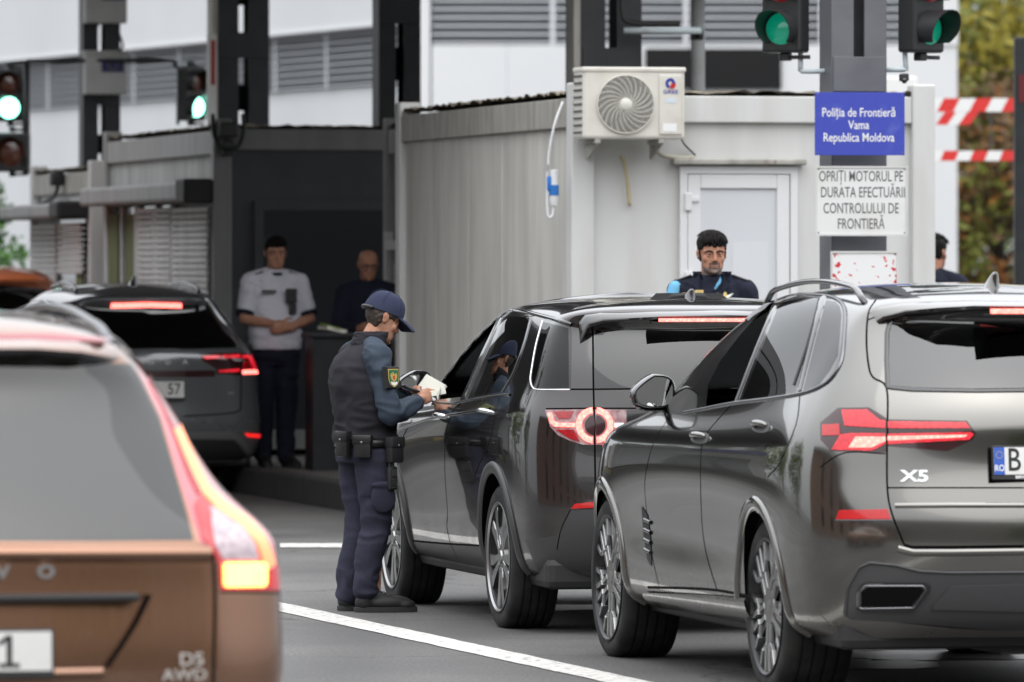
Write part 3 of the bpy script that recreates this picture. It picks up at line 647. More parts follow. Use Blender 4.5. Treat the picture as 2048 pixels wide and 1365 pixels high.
MB().tube(smooth_poly([(-.01, -.03, 3.12), (-.01, -.06, 2.96), (.05, -.12, 2.83), (.18, -.12, 2.83), (.25, -.06, 2.96), (.25, -.02, 3.12)], 5), .018, 8).build('cable', M['black_plastic'], bk, True)
# low booth at the far left
bf = booth('low pale booth at the far left with closed shutters under a short awning', 67.6, 10.55, 2.44, 3.9, .2, 2.62, wall=M['cont'])
shutter(bf, 1.95, 3.6, .7, 2.28, M['shutter']); shutter(bf, .35, 1.8, 1.75, 2.28, M['shutter'])
wi = MB().box(0, .045, .3, 1.85, .7, 2.28).build('side_window', M['black_gloss'], bf); MB().box(-.012, -.002, .4, .8, .75, 1.75).build('curtain', M['curtain'], wi)
MB().box(-.3, .03, .3, 3.95, 2.28, 2.42, bev=.03).build('awning', M['cont_grey'], bf)
MB().box(-.31, 0, .05, .6, 2.27, 2.44, bev=.03).build('shutter_motor', M['black_plastic'], bf)
MB().tube(smooth_poly([(-.02, 3.1, 2.5), (-.06, 2.8, 2.44), (-.05, 2.1, 2.48), (-.05, 1.75, 2.56), (-.05, 1.7, 2.65)], 5), .02, 8).box(-.12, 0, 1.6, 1.8, 2.6, 2.74, bev=.02).build('cable', M['black_plastic'], bf, True)
# slim booth with a window between the two
bs = booth('narrow grey booth with a glazed window between the pale container and the dark doorway', 56.6, 11.52, 2.0, 1.7, .25, 2.78, frame=M['cont_grey'], wall=M['cont_grey'], front=True)
MB().box(.02, .06, .2, 1.45, .9, 1.95).build('window', M['black_gloss'], bs); MB().box(.008, .018, .5, 1.3, 1.2, 1.85).build('notice', mat('blue notice', (.25, .33, .42), .5, noise=(14, .45, .55, (.08, .1, .14))), bs)
for b_ in ((-.02, .04, .12, .2, .3, 2.1), (-.02, .04, 1.45, 1.55, .3, 2.1), (-.02, .04, .2, 1.45, 1.95, 2.03)): MB().box(*b_).build('window_frame', M['cont'], bs)

# ------------------------------------------------------------------ lattice columns, canopy
def column(label, px, Y, wd, z0, z1, m, plates, dp=.30, side=None):
    c = at(px, HOR, Y); r = empty('steel_column', (c.x, c.y, 0), TH); tag(r, label, 'column', 'lattice columns carrying the canopy')
    f = wd * .40
    for x in (-wd / 2, wd / 2 - f):
        q = MB().box(x, x + f, -dp / 2, -dp / 2 + .02, z0, z1).box(x, x + .02, -dp / 2 + .02, dp / 2 - .02, z0, z1) if x < 0 else MB().box(x, x + f, -dp / 2, -dp / 2 + .02, z0, z1).box(x + f - .02, x + f, -dp / 2 + .02, dp / 2 - .02, z0, z1)
        q.box(x, x + f, dp / 2 - .02, dp / 2, z0, z1); q.build('flange', m, r)
    for zc, h in plates: MB().box(-wd / 2 + .01, wd / 2 - .01, -dp / 2 - .012, -dp / 2 - .001, zc - h / 2, zc + h / 2, bev=.003).build('batten_plate', m, r)
    for zc, h in plates[:6]: MB().box(-wd / 2 + .03, wd / 2 - .03, dp / 2 + .001, dp / 2 + .012, zc - h / 2 - .5, zc + h / 2 - .5).build('batten_plate', m, r)
    if side: MB().box(-wd / 2 - .055, -wd / 2 - .004, -dp / 2, dp / 2, z0, z1).build('edge_strip', side, r)
    MB().box(-wd * .7, wd * .7, -dp * .8, dp * .8, z0, z0 + .03).build('base_plate', m, r)
    return r
zz = lambda py, Y: CAM_H + (HOR - py) * Y / FPX
colE = column('grey steel column carrying the blue and white border signs', 1706, 46.0, .36, .2, 6.1, M['grey_steel'], [(zz(150, 46), .22), (zz(488, 46), .10), (zz(322, 46), .10), (zz(700, 46), .2), (4.6, .2), (5.6, .2)])
colD = column('dark lattice column rising behind the air conditioner', 1214, 56.0, .48, .2, 6.1, M['dark_steel'], [(2.2, .3), (3.35, .3), (4.6, .3), (5.6, .3)], side=M['cont_dirty'])
colC = column('dark lattice column behind the far corner of the pale container', 793, 64.5, .38, .2, 6.1, M['dark_steel'], [(zz(15, 64.5), .30), (2.2, .3), (5, .3)])
colB = column('dark lattice column behind the roof of the shuttered booth', 482, 70.0, .50, .2, 6.1, M['dark_steel'], [(zz(92, 70), .25), (2.2, .3), (5, .3)], side=M['cont_dirty'])
colA = column('dark lattice column carrying two grey boxes and a pair of green lights', 199, 75.5, .39, .2, 6.1, M['dark_steel'], [(2.4, .2), (3.6, .2), (5, .3)])
M['canopy'] = mat('canopy soffit', (.16, .16, .165), .7)
shade_roof = MB().box(0, 12.3, -3.6, 7.2, 4.55, 4.75).box(12.3, 18, 0, 7.2, 4.55, 4.75).build('canopy', M['canopy']); shade_roof.location = rd(53.9, -2.0); shade_roof.rotation_euler = (0, 0, TH); tag(shade_roof, 'added low shade canopy, out of view, over the lane in front of the dark doorway', 'canopy')  # low canopy added out of view to shade the doorway recess
cp = MB().box(0, 6.0, 0, 34, 6.1, 6.5).build('canopy', M['canopy']); cp.location = rd(51.5, 9.4); cp.rotation_euler = (0, 0, TH); tag(cp, 'flat canopy roof high above the booths', 'canopy')

# ------------------------------------------------------------------ white terminal building behind
tb = empty('terminal_building', at(840, HOR, 130) - Vector((0, 0, CAM_H))); tag(tb, 'long white terminal building with grey louvre bands behind the booths', 'building')
M['wall_white'] = mat('white wall panel', (.66, .67, .68), .55, noise=(.25, .4, .7, (.60, .61, .625)))
M['louvre'] = mat('grey louvre blade', (.52, .535, .56), .45)
T2 = R(20.3); fw = Matrix.Rotation(R(90) + T2, 4, 'Z')        # local x runs away along the left facade, y outwards to the left
def fbox(q, x0, x1, y0, y1, z0, z1, **k): return q.box(x0, x1, y0, y1, z0, z1, mtx=fw, **k)
fbox(MB(), 0, 80, -.5, .0, -.1, 5.15).build('wall', M['wall_white'], tb)
fbox(MB(), 0, 80, -.5, .35, 6.26, 11.5).build('fascia', M['wall_white'], tb); fbox(MB(), 0, 80, -.48, .38, 6.20, 6.258).build('fascia_edge', mat('fascia trim', (.74, .75, .76), .5), tb)
q = MB()
for i in range(8): q.box(0, 80, -.16, .10, 5.18 + i * .132, 5.18 + i * .132 + .03, mtx=fw @ Matrix.Translation((0, 0, 0)))
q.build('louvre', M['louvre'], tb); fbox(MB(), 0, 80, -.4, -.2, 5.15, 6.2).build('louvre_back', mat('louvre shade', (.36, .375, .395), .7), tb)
for i in range(26): fbox(MB(), 1.8 + i * 3.0, 1.9 + i * 3.0, .1, .13, 5.15, 6.2).build('louvre_post', M['louvre'], tb)
# front part to the right
K = 130 / FPX; X0 = (835 - 840) * K; X1 = (1912 - 840) * K; lv = 1.79 + (HOR - 93) * K
MB().box(X0, X0 + 26 * K, -.6, 0, -.1, 9).build('wall', M['wall_white'], tb)
q = MB(); n = 6; s_ = (X1 - X0) / n
for i in range(n): q.box(X0 + 28 * K * (i == 0) + i * s_ + .012, X0 + (i + 1) * s_ - .012, -.58, -.02, -.1, lv, bev=.006)
q.build('wall_panel', M['wall_white'], tb)
q = MB()
for i in range(26): q.box(X0 + 30 * K, X1 - 40 * K, -.55, -.35, lv + .03 + i * .15, lv + .065 + i * .15, mtx=Matrix.Translation((0, 0, 0)))
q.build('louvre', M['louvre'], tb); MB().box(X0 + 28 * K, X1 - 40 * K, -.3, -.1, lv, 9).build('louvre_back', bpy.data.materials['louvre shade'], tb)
for px in (1105, 1370, 1640): MB().box((px - 840) * K - .05, (px - 840) * K + .05, -.58, -.5, lv, 9).build('louvre_post', M['louvre'], tb)
MB().box((1290 - 840) * K, (1560 - 840) * K, -.66, -.58, 1.79 + (HOR - 180) * K, 1.79 + (HOR - 100) * K).build('window', M['black_gloss'], tb)
MB().box(X1 - 40 * K, X1, -.62, 0, lv, 9).build('wall', M['wall_white'], tb)
MB().box(X0, X1 + .02, 0, 20, 8.9, 9.1).build('roof', M['wall_white'], tb); MB().box(X1 - .3, X1 + .01, .05, 20, -.1, 8.88).build('wall', M['wall_white'], tb)
# ------------------------------------------------------------------ boards on the grey column
def frame_at(px, py, Y, yaw=TH): return Matrix.Translation(at(px, py, Y)) @ Matrix.Rotation(yaw, 4, 'Z') @ Matrix.Rotation(R(90), 4, 'X')   # x right, y up, z towards the viewer
def board(name, label, px0, px1, py0, py1, Y, m, lines, tm, size, rim=None, xs=1., bold=0., cat='sign', yaw=R(4), gap=None):
    fm = frame_at((px0 + px1) / 2, (py0 + py1) / 2, Y, yaw); K = Y / FPX; W = (px1 - px0) * K; H = (py1 - py0) * K
    r = empty(name, (0, 0, 0)); r.matrix_basis = fm; tag(r, label, cat, 'boards on the grey column')
    MB().box(-W / 2, W / 2, -H / 2, H / 2, -.004, 0, bev=.0015).build('panel', m, r)
    if rim: q = MB().box(-W / 2 - .004, W / 2 + .004, H / 2 - .008, H / 2 + .004, -.008, .006).box(-W / 2 - .004, W / 2 + .004, -H / 2 - .004, -H / 2 + .008, -.008, .006).box(-W / 2 - .004, -W / 2 + .008, -H / 2 + .008, H / 2 - .008, -.008, .006).box(W / 2 - .008, W / 2 + .004, -H / 2 + .008, H / 2 - .008, -.008, .006).build('rim', rim, r)
    for sx in (-1, 1):
        for sy in (-1, 1): MB().lathe([(.0, .003), (.004, .0025), (.005, 0)], 10, mtx=Matrix.Translation((sx * (W / 2 - .018), sy * (H / 2 - .016), 0))).build('screw', M['dark_chrome'], r, True)
    for y in (-H * .3, H * .3): MB().box(-.19, .19, y - .012, y + .012, -.03, -.005).build('clamp', M['grey_steel'], r)
    for t, x, y in lines: text_on('lettering', t, tm, r, Matrix.Translation((x * K, (py0 + py1) / 2 * K - y * K, .0012)), size, bold=bold, xs=xs)
    return r
M['sign_blue'] = mat('sign blue', (.040, .060, .40), .45, noise=(7, .55, .85, (.10, .13, .48)))
M['sign_white'] = mat('sign white', (.70, .71, .70), .4, noise=(3, .5, .8, (.62, .61, .58)))
M['sign_grey'] = mat('sign lettering grey', (.10, .10, .105), .6)
board('sign', 'blue board with white lettering, the topmost of three on the grey column', 1629, 1810, 185, 311, 45.62, M['sign_blue'], [('Poli\u021bia de Frontier\u0103', -2, 226), ('Vama', -2, 251), ('Republica Moldova', -2, 276)], M['white'], .078, bold=.0007, xs=.76)
board('sign', 'white board with grey capital lettering, just below the blue board', 1631, 1815, 334, 471, 45.62, M['sign_white'], [('OPRI\u021aI MOTORUL PE', -1, 354), ('DURATA EFECTU\u0102RII', 3, 386), ('CONTROLULUI DE', -1, 418), ('FRONTIER\u0102', -1, 449)], M['sign_grey'], .094, rim=M['cont'], xs=.60, bold=.0006)
def peel():
    m = mat('peeled red print', (.74, .74, .74), .5); n = m.node_tree.nodes; l = m.node_tree.links; tc = n.new('ShaderNodeTexCoord'); t = n.new('ShaderNodeTexNoise'); t.inputs['Scale'].default_value = 26; t.inputs['Detail'].default_value = 4
    s_ = n.new('ShaderNodeSeparateXYZ'); l.new(tc.outputs['Object'], s_.inputs[0]); l.new(tc.outputs['Object'], t.inputs['Vector'])
    ab = n.new('ShaderNodeMath'); ab.operation = 'ABSOLUTE'; l.new(s_.outputs['X'], ab.inputs[0])
    e = n.new('ShaderNodeMapRange'); e.inputs['From Min'].default_value = .12; e.inputs['From Max'].default_value = .20; e.inputs['To Max'].default_value = .12; l.new(ab.outputs[0], e.inputs['Value'])
    ad = n.new('ShaderNodeMath'); l.new(e.outputs[0], ad.inputs[0]); l.new(t.outputs['Fac'], ad.inputs[1])
    c = n.new('ShaderNodeMapRange'); c.inputs['From Min'].default_value = .635; c.inputs['From Max'].default_value = .645; l.new(ad.outputs[0], c.inputs['Value'])
    mx = n.new('ShaderNodeMix'); mx.data_type = 'RGBA'; mx.inputs['A'].default_value = (.74, .74, .74, 1); mx.inputs['B'].default_value = (.55, .02, .03, 1); l.new(c.outputs[0], mx.inputs['Factor']); l.new(mx.outputs['Result'], n['Principled BSDF'].inputs['Base Color']); return m
board('sign', 'framed white board with peeling red print, lowest on the grey column', 1662, 1796, 504, 640, 45.62, peel(), [], M['white'], .1, rim=M['cont'])

# ------------------------------------------------------------------ traffic lights
M['lens_off_red'] = mat('red signal lens', (.16, .008, .012), .2, coat=1, emit=(1, .02, .04), es=.06)
M['lens_green'] = mat('green signal lens', (.01, .20, .13), .18, coat=1, emit=(.0, .8, .45), es=.16)
M['lens_green_lit'] = mat('lit green signal', (.3, .9, .6), .3, emit=(.30, 1, .72), es=4.5)
M['lens_amber'] = mat('dark amber lens', (.09, .022, .008), .2, coat=1)
M['signal'] = mat('signal housing', (.022, .023, .024), .4)
def signal(label, px, py, Y, yaw, lenses, d=.21, step=.27, wd=.27, vis=.20, brk=True):
    """lenses from the top; (px, py) is where the lowest one sits"""
    r = empty('traffic_light', (0, 0, 0)); r.matrix_basis = frame_at(px, py, Y, yaw); tag(r, label, 'traffic light', 'traffic lights over the lanes'); n = len(lenses)
    MB().box(-wd / 2, wd / 2, -step * .56, step * (n - 1) + step * .56, -.16, 0, bev=.02).build('housing', M['signal'], r)
    for k, m in enumerate(lenses):
        c = Matrix.Translation((0, step * (n - 1 - k), 0))
        MB().lathe([(.001, .03), (d * .25, .026), (d * .42, .012), (d * .48, .002)], 32, mtx=c).build('lens', m, r, True)
        q = MB(); vs = []; N = 30
        for e in (0, 1, 2, 3):
            for i in range(N + 1):
                a = R(-50) + R(280) * i / N; s_ = math.sin(a); L = vis * (.35 + .65 * (s_ * .5 + .5) ** .7) if e in (1, 2) else 0; rr = d * .53 + (.006 if e > 1 else 0); vs.append((rr * math.cos(a), rr * s_, L))
        q.add(vs, [[e * (N + 1) + i, e * (N + 1) + i + 1, (e + 1) * (N + 1) + i + 1, (e + 1) * (N + 1) + i] for e in range(3) for i in range(N)]); q.bm(bmesh.new()); q.v = [c @ v for v in q.v]; q.build('visor', M['signal'], r, auto=40)
    for y in (-step * .56 - .05, step * (n - 1) + step * .56 + .01): MB().box(-.03, .03, y, y + .05, -.12, -.05, bev=.008).box(.03, .16, y + .01, y + .035, -.10, -.07).build('bracket', M['signal'], r)
    return r
signal('dark traffic light with unlit green lens left of the grey column', 1562, 58, 45.9, R(-24), [M['lens_off_red'], M['lens_green']])
signal('dark traffic light turned to the right of the grey column, deep visor in profile', 1860, 58, 45.9, R(42), [M['lens_off_red'], M['lens_green']])
signal('brightly lit green traffic light at the left edge', 18, 216, 74.9, R(-6), [M['lens_amber'], M['lens_green_lit']], d=.23, step=.25, wd=.3, vis=.1)
signal('lit green traffic light seen from the side, right of the grey boxes', 392, 214, 74.9, R(38), [M['lens_amber'], M['lens_green_lit']], d=.22, step=.26, vis=.16)
signal('single dark amber signal lamp below the lit green light at the left edge', 22, 305, 74.6, R(-6), [M['lens_amber']], d=.30, step=.36, wd=.36, vis=.12)
def pipe(label, pts, r, m, cat='pipe', name='pipe', sm=4): return tag(MB().tube(smooth_poly([at(*p) for p in pts], sm) if sm else [at(*p) for p in pts], r, 8).build(name, m, None, True), label, cat)
pipe('pale pipe holding the traffic light left of the grey column', [(1656, 143, 46), (1612, 143, 45.95), (1602, 141, 45.95), (1601, 128, 45.95), (1602, -40, 45.95)], .016, M['pale_pipe'])
pipe('pale pipe holding the traffic light right of the grey column', [(1758, 140, 46), (1800, 140, 45.95), (1811, 138, 45.95), (1811, 126, 45.95), (1800, -40, 45.95)], .016, M['pale_pipe'])
q = empty('camera', at(1808, 157, 45.9), 0); q.name = 'surveillance_camera'; tag(q, 'small black camera under the pale pipe right of the grey column', 'camera')
MB().box(-.03, .03, -.05, .05, -.02, .03, bev=.012).build('body', M['black_plastic'], q); MB().lathe([(.001, -.06), (.016, -.06), (.02, -.04), (.02, -.01)], 16, mtx=Matrix.Rotation(R(-70), 4, 'X')).build('lens', M['black_gloss'], q, True)
pipe('pale horizontal pipe running right from the dark column above the air conditioner', [(1248, 62, 55.6), (1330, 62, 55.6), (1402, 62, 55.5)], .026, M['pale_pipe'], sm=0)
pipe('black cable bending along the dark column above the air conditioner', [(1244, -20, 55.7), (1245, 24, 55.7), (1262, 46, 55.7), (1360, 48, 55.7)], .02, M['black_plastic'], 'cable', 'cable')
pipe('pale vertical post rising behind the container roof', [(1396, 330, 57.5), (1396, -60, 57.5)], .055, mat('weathered white post', (.55, .57, .57), .5, noise=(4, .45, .8, (.38, .38, .37))), 'post', 'post', 0)
q = empty('surveillance_camera', at(1394, 70, 55.7)); tag(q, 'small dark camera at the right end of the pale horizontal pipe', 'camera'); MB().box(-.05, .05, -.09, .09, -.04, .04, bev=.015).build('body', M['black_plastic'], q); MB().lathe([(.001, .0), (.025, .0), (.03, -.03)], 16, mtx=Matrix.Translation((0, -.09, 0)) @ Matrix.Rotation(R(90), 4, 'X')).build('lens', M['black_gloss'], q, True)
pipe('thin dark pipe carrying both green lights past the grey boxes', [(12, 128, 75), (60, 124, 75), (74, 122, 75), (330, 122, 75), (348, 128, 75), (360, 142, 75)], .022, M['dark_steel'])
pipe('pale pipe standing beside the side-facing green light', [(356, 250, 75), (356, 128, 75)], .02, M['pale_pipe'], sm=0)
pipe('dark pipe standing beside the light at the left edge', [(52, 348, 74.8), (52, 128, 74.8)], .04, M['signal'], sm=0)
# grey boxes with a blue flag
M['box_grey'] = mat('grey cabinet', (.40, .40, .39), .5, noise=(3, .4, .7, (.33, .325, .31)))
for lab, y0, y1 in (('grey cabinet with a blue star flag, upper of two on the dark column', -40, 48), ('grey cabinet with a blue star flag, lower of two on the dark column', 105, 190)):
    Y = 75.2; K = Y / FPX; r = empty('control_cabinet', (0, 0, 0)); r.matrix_basis = frame_at(206, (y0 + y1) / 2, Y, R(14)); tag(r, lab, 'cabinet', 'grey cabinets on the dark column'); W, H = 84 * K, (y1 - y0) * K
    MB().box(-W / 2, W / 2, -H / 2, H / 2, 0, .2, bev=.012).build('casing', M['box_grey'], r); MB().box(-W / 2 - .012, W / 2 + .012, H / 2 - .03, H / 2 + .012, -.01, .215, bev=.005).build('lid', M['box_grey'], r)
    MB().box(-W * .12, W * .42, H * .02, H * .33, .2, .204).build('flag', mat('flag blue', (.012, .014, .085), .4), r)
    s_ = MB()
    for k in range(12): s_.lathe([(0, .2055), (.006, .2055)], 5, 0, Matrix.Translation((W * .15 + .045 * math.cos(k * math.pi / 6), H * .175 + .045 * math.sin(k * math.pi / 6), 0)))
    s_.build('flag_stars', mat('flag stars', (.30, .26, .05), .5), r)
    for k in range(5): MB().lathe([(.0, 0), (.018, 0), (.018, .035), (.0, .035)], 10, mtx=Matrix.Translation((-W * .35 + k * W * .17, -H / 2, .1)) @ Matrix.Rotation(R(90), 4, 'X')).build('gland', M['black_plastic'], r)
pipe('loose black cable looping beside the grey cabinets', [(236, 60, 75), (242, 78, 74.9), (246, 92, 74.9), (240, 104, 75)], .012, M['black_plastic'], 'cable', 'cable')
# red and white board edge beside the lattice column
r = empty('warning_board', (0, 0, 0)); r.matrix_basis = frame_at(424, 160, 69.5, R(14)); tag(r, 'narrow red and white board seen at the side of the lattice column', 'board'); MB().box(-.045, .045, -.43, .43, -.03, 0).build('board', M['cont'], r); MB().box(-.01, .03, -.05, .38, .0, .004).build('stripe', mat('faded red', (.30, .012, .015), .5), r)

# ------------------------------------------------------------------ barrier, post, cone
M['bar_white'] = mat('barrier white', (.82, .82, .81), .4); M['bar_red'] = mat('barrier red', (.68, .035, .03), .4)
r = empty('barrier', (0, 0, 0)); Y = 78.; K = Y / FPX; r.matrix_basis = frame_at(1870, 210, Y, R(0)); tag(r, 'red and white striped barrier arm with a hanging lower bar beyond the pale container', 'barrier')
def striped(name, x0, x1, y0, y1, n, sl, depth=.06, first=0):
    L = (x1 - x0) / n
    for i in range(n):
        xa, xb = x0 + i * L, x0 + (i + 1) * L; MB().prism([(xa, y0), (xb - .002, y0), (xb + sl - .002, y1), (xa + sl, y1)], -depth, 0).build(name, M['bar_red' if (i + first) % 2 else 'bar_white'], r)
striped('arm', -.15, 165 * K, -14 * K, 13 * K, 6, 14 * K); striped('skirt', 2 * K, 70 * K, -40 * K, -14.5 * K, 3, 18 * K, .05, 1); striped('lower_bar', -.1, 158 * K, -112 * K, -92 * K, 6, 8 * K, .05)
q = MB()
for i in range(12): q.lathe([(.022 + .006 * math.cos(a), .006 * math.sin(a)) for a in np.linspace(0, 2 * math.pi, 6, endpoint=False)], 10, mtx=Matrix.Translation((112 * K, -16 * K - i * 6.3 * K, -.03)) @ Matrix.Rotation(R(90) * (i % 2), 4, 'Y'), close=True)
q.build('chain', M['dark_plastic'], r); MB().box(-.6, -.2, -3.6, .3, -.4, .1, bev=.02).build('drive_post', M['bar_white'], r)
r = empty('signal_post', (0, 0, 0)); r.matrix_basis = frame_at(2042, HOR + 140, 66, 0); tag(r, 'dark post with a dull red panel at the right edge', 'post'); MB().box(-.055, .2, -1.0, 465 * 66 / FPX - .0 + .64, -.2, 0, bev=.01).build('post', M['dark_steel'], r); MB().box(-.02, .18, 475 * 66 / FPX, 530 * 66 / FPX, .0, .01).build('red_panel', mat('dull red', (.12, .01, .014), .4), r)
r = empty('traffic_cone', at(671, HOR, 58.2) * 1, 0); r.location.z = .2; tag(r, 'orange traffic cone standing in the shade behind the officer', 'cone')
M['cone'] = mat('cone orange', (.55, .06, .015), .45); MB().box(-.17, .17, -.17, .17, 0, .03, bev=.01).build('base', M['cone'], r); MB().lathe([(.12, .03), (.085, .18)], 24).lathe([(.065, .28), (.045, .36), (.0, .36)], 24).build('body', M['cone'], r, True); MB().lathe([(.086, .18), (.066, .28)], 24).build('band', M['bar_white'], r, True)

# ------------------------------------------------------------------ trees
def tree(label, x, y, H, rad, cols, leaf=.16, n=5000, trunk=.14, base=.25, seed=1, group='trees beyond the border post', squash=1.):
    rnd = random.Random(seed); r = empty('tree', (x, y, 0)); tag(r, label, 'tree', group)
    bark = bpy.data.materials.get('bark') or mat('bark', (.07, .055, .045), .9, noise=(9, .4, .6, (.03, .025, .02), (6, 6, 1)))
    q = MB(); q.tube([(0, 0, 0), (.05, .03, H * .3), (-.05, .05, H * .6), (0, 0, H * .9)], [trunk, trunk * .8, trunk * .5, trunk * .12], 10); limbs = []
    for k in range(11):
        a = k * 2.4; z = H * (base + .55 * k / 11); L = rad * rnd.uniform(.6, .95) * (1 - .4 * k / 11); e = Vector((L * math.cos(a), L * math.sin(a), z + L * rnd.uniform(.25, .7))); q.tube([(0, 0, z), (e.x * .5, e.y * .5, z + (e.z - z) * .35), e], [trunk * .4, trunk * .25, .02], 6); limbs.append(e)
    q.build('trunk', bark, r, True)
    cl = []
    for k in range(46):
        while True:
            p = Vector((rnd.uniform(-1, 1), rnd.uniform(-1, 1), rnd.uniform(-1, 1)))
            if .35 < p.length < 1: break
        cl.append((Vector((p.x * rad, p.y * rad, H * (base + 1) / 2 + p.z * H * (1 - base) / 2 * squash)), rad * rnd.uniform(.22, .42), rnd.randrange(len(cols))))
    cl += [(e, rad * .35, rnd.randrange(len(cols))) for e in limbs]; vs = []; fs = []; mi = []
    for k in range(n):
        c, cr_, m = cl[rnd.randrange(len(cl))]; p = c + Vector((rnd.gauss(0, .5), rnd.gauss(0, .5), rnd.gauss(0, .42))) * cr_; u = Vector((rnd.gauss(0, 1), rnd.gauss(0, 1), rnd.gauss(0, 1))).normalized(); v = u.orthogonal().normalized(); s_ = leaf * rnd.uniform(.6, 1.3)
        if p.z < .2: continue
        b = len(vs); vs += [p - u * s_ * .5, p + v * s_ * .28, p + u * s_ * .5, p - v * s_ * .28]; fs.append((b, b + 1, b + 2, b + 3)); mi.append(m if rnd.random() < .75 else rnd.randrange(len(cols)))
    mesh('crown', vs, fs, cols, r, mi=mi); return r
def leafm(n, c): m = mat(n, c, .6, spec=.3); m.node_tree.nodes['Principled BSDF'].inputs['Subsurface Weight'].default_value = 0; return m
G1, G2, G3 = leafm('green leaves', (.07, .11, .02)), leafm('olive leaves', (.14, .15, .025)), leafm('yellow leaves', (.26, .22, .03)); O1, O2, O3 = leafm('rust leaves', (.22, .085, .02)), leafm('brown leaves', (.10, .055, .02)), leafm('orange leaves', (.30, .13, .025))
p = at(2015, HOR, 144); tree('tall olive and yellow autumn tree behind the barrier arm', p.x + .8, 144, 10.6, 3.5, [G1, G2, G2, G3, G3], .30, 9000, seed=3, base=.18, trunk=.2)
p = at(1998, HOR, 135); tree('rust brown autumn tree low behind the barrier', p.x, 135, 5.3, 2.1, [O1, O2, O2, G2, O3], .22, 6500, seed=8, base=.08, squash=1.)
p = at(2060, HOR, 172); tree('dense green tree farther back at the right edge', p.x, 172, 12, 5.2, [G1, G1, G2], .34, 9000, seed=5, base=.05, trunk=.24)
tree('dark green bushy tree at the left edge behind the low booth', at(-6, HOR, 98).x, 98, 3.15, .55, [leafm('fresh leaves', (.05, .13, .02)), leafm('deep leaves', (.025, .07, .015))], .11, 5000, seed=11, base=.02, trunk=.06)
# ------------------------------------------------------------------ what stands outside the view and mirrors in the paint
def copy_tree(o, parent=None):
    c = o.copy(); C.objects.link(c); c.parent = parent
    for ch in o.children: copy_tree(ch, c)
    return c
for a, b, z, lab, src in ((63, -.9, 0, 'pale ribbed container booth on the far left island', bo), (76, -.9, 0, 'second pale container booth on the far left island', bo)):
    c = copy_tree(src); c.location = rd(a, b); tag(c, lab)
bb_ = empty('brick_building', rd(6, -13), TH); tag(bb_, 'red brick building with white windows left of the lanes', 'building')
def brick():
    m = mat('brick', (.25, .09, .06), .8); n = m.node_tree.nodes; l = m.node_tree.links; b = n.new('ShaderNodeTexBrick'); b.inputs['Scale'].default_value = 1.4; b.inputs['Color1'].default_value = (.27, .095, .06, 1); b.inputs['Color2'].default_value = (.20, .07, .045, 1); b.inputs['Mortar'].default_value = (.30, .26, .22, 1)
    tc = n.new('ShaderNodeTexCoord'); mp = n.new('ShaderNodeMapping'); mp.inputs['Rotation'].default_value = (R(90), 0, 0); l.new(tc.outputs['Object'], mp.inputs['Vector']); l.new(mp.outputs[0], b.inputs['Vector']); l.new(b.outputs['Color'], n['Principled BSDF'].inputs['Base Color']); return m
MB().box(-12, 0, -40, 34, 0, 7.2).build('wall', brick(), bb_); MB().box(-12.4, .4, -40.4, 34.4, 7.2, 7.7).build('roof', M['cont_grey'], bb_)
for i in range(9):
    for z in (1.2, 4.4): MB().box(.0, .06, -28.5 + i * 6.4, -26.5 + i * 6.4, z, z + 2.2).build('window', M['black_gloss'], bb_)
c = copy_tree(colE); c.location = rd(60.5, .5); tag(c, 'grey column on the far left island')
for i, (x, y) in enumerate([(-30, -18), (-19, -20), (22, -19), (33, -17)]): tree(f'broad green tree behind the waiting cars, {["far left", "left", "right", "far right"][i]} of the row', x, y, 8 + (i * 37 % 5) * .6, 4.2, [G1, G1, G2], .55, 1500, seed=20 + i, base=.12, trunk=.2, group='trees behind the queue')
for i, (a, b) in enumerate([(56, -13), (66, -9), (78, -10), (92, -8)]): p = rd(a, b); tree(f'tall green tree on the far left verge, {["nearest", "second", "third", "farthest"][i]} along the lane', p.x, p.y, 9 + i % 2, 4.2, [G1, G1, G2], .55, 1400, seed=40 + i, base=.08, trunk=.2, group='trees on the left verge')
c = MB().box(0, 11, 0, 40, 6.1, 6.5).build('canopy', M['canopy']); c.location = rd(58, -6); c.rotation_euler = (0, 0, TH); tag(c, 'flat canopy roof over the far left island', 'canopy')
ob = empty('office_building', (4, -26, 0), R(4)); tag(ob, 'long grey plastered office building across the yard behind the viewer', 'building')
MB().box(-45, 45, -14, 0, 0, 12).build('wall', mat('grey plaster', (.22, .215, .20), .8, noise=(.4, .4, .7, (.17, .165, .155))), ob); MB().box(-45.5, 45.5, -14.4, .4, 12, 12.6).build('roof', M['cont_grey'], ob)
for o, z, lab in zip([o for o in list(C.objects) if o.parent is None and o.name.startswith('sign')][:2], (2.75, 2.25), ('blue board on the far left column', 'white text board on the far left column')):
    c = copy_tree(o); c.matrix_basis = Matrix.Translation(rd(60.1, .5, z)) @ Matrix.Rotation(TH, 4, 'Z') @ Matrix.Rotation(R(90), 4, 'X') @ Matrix.Diagonal((1.6, 1.6, 1, 1)); tag(c, lab)
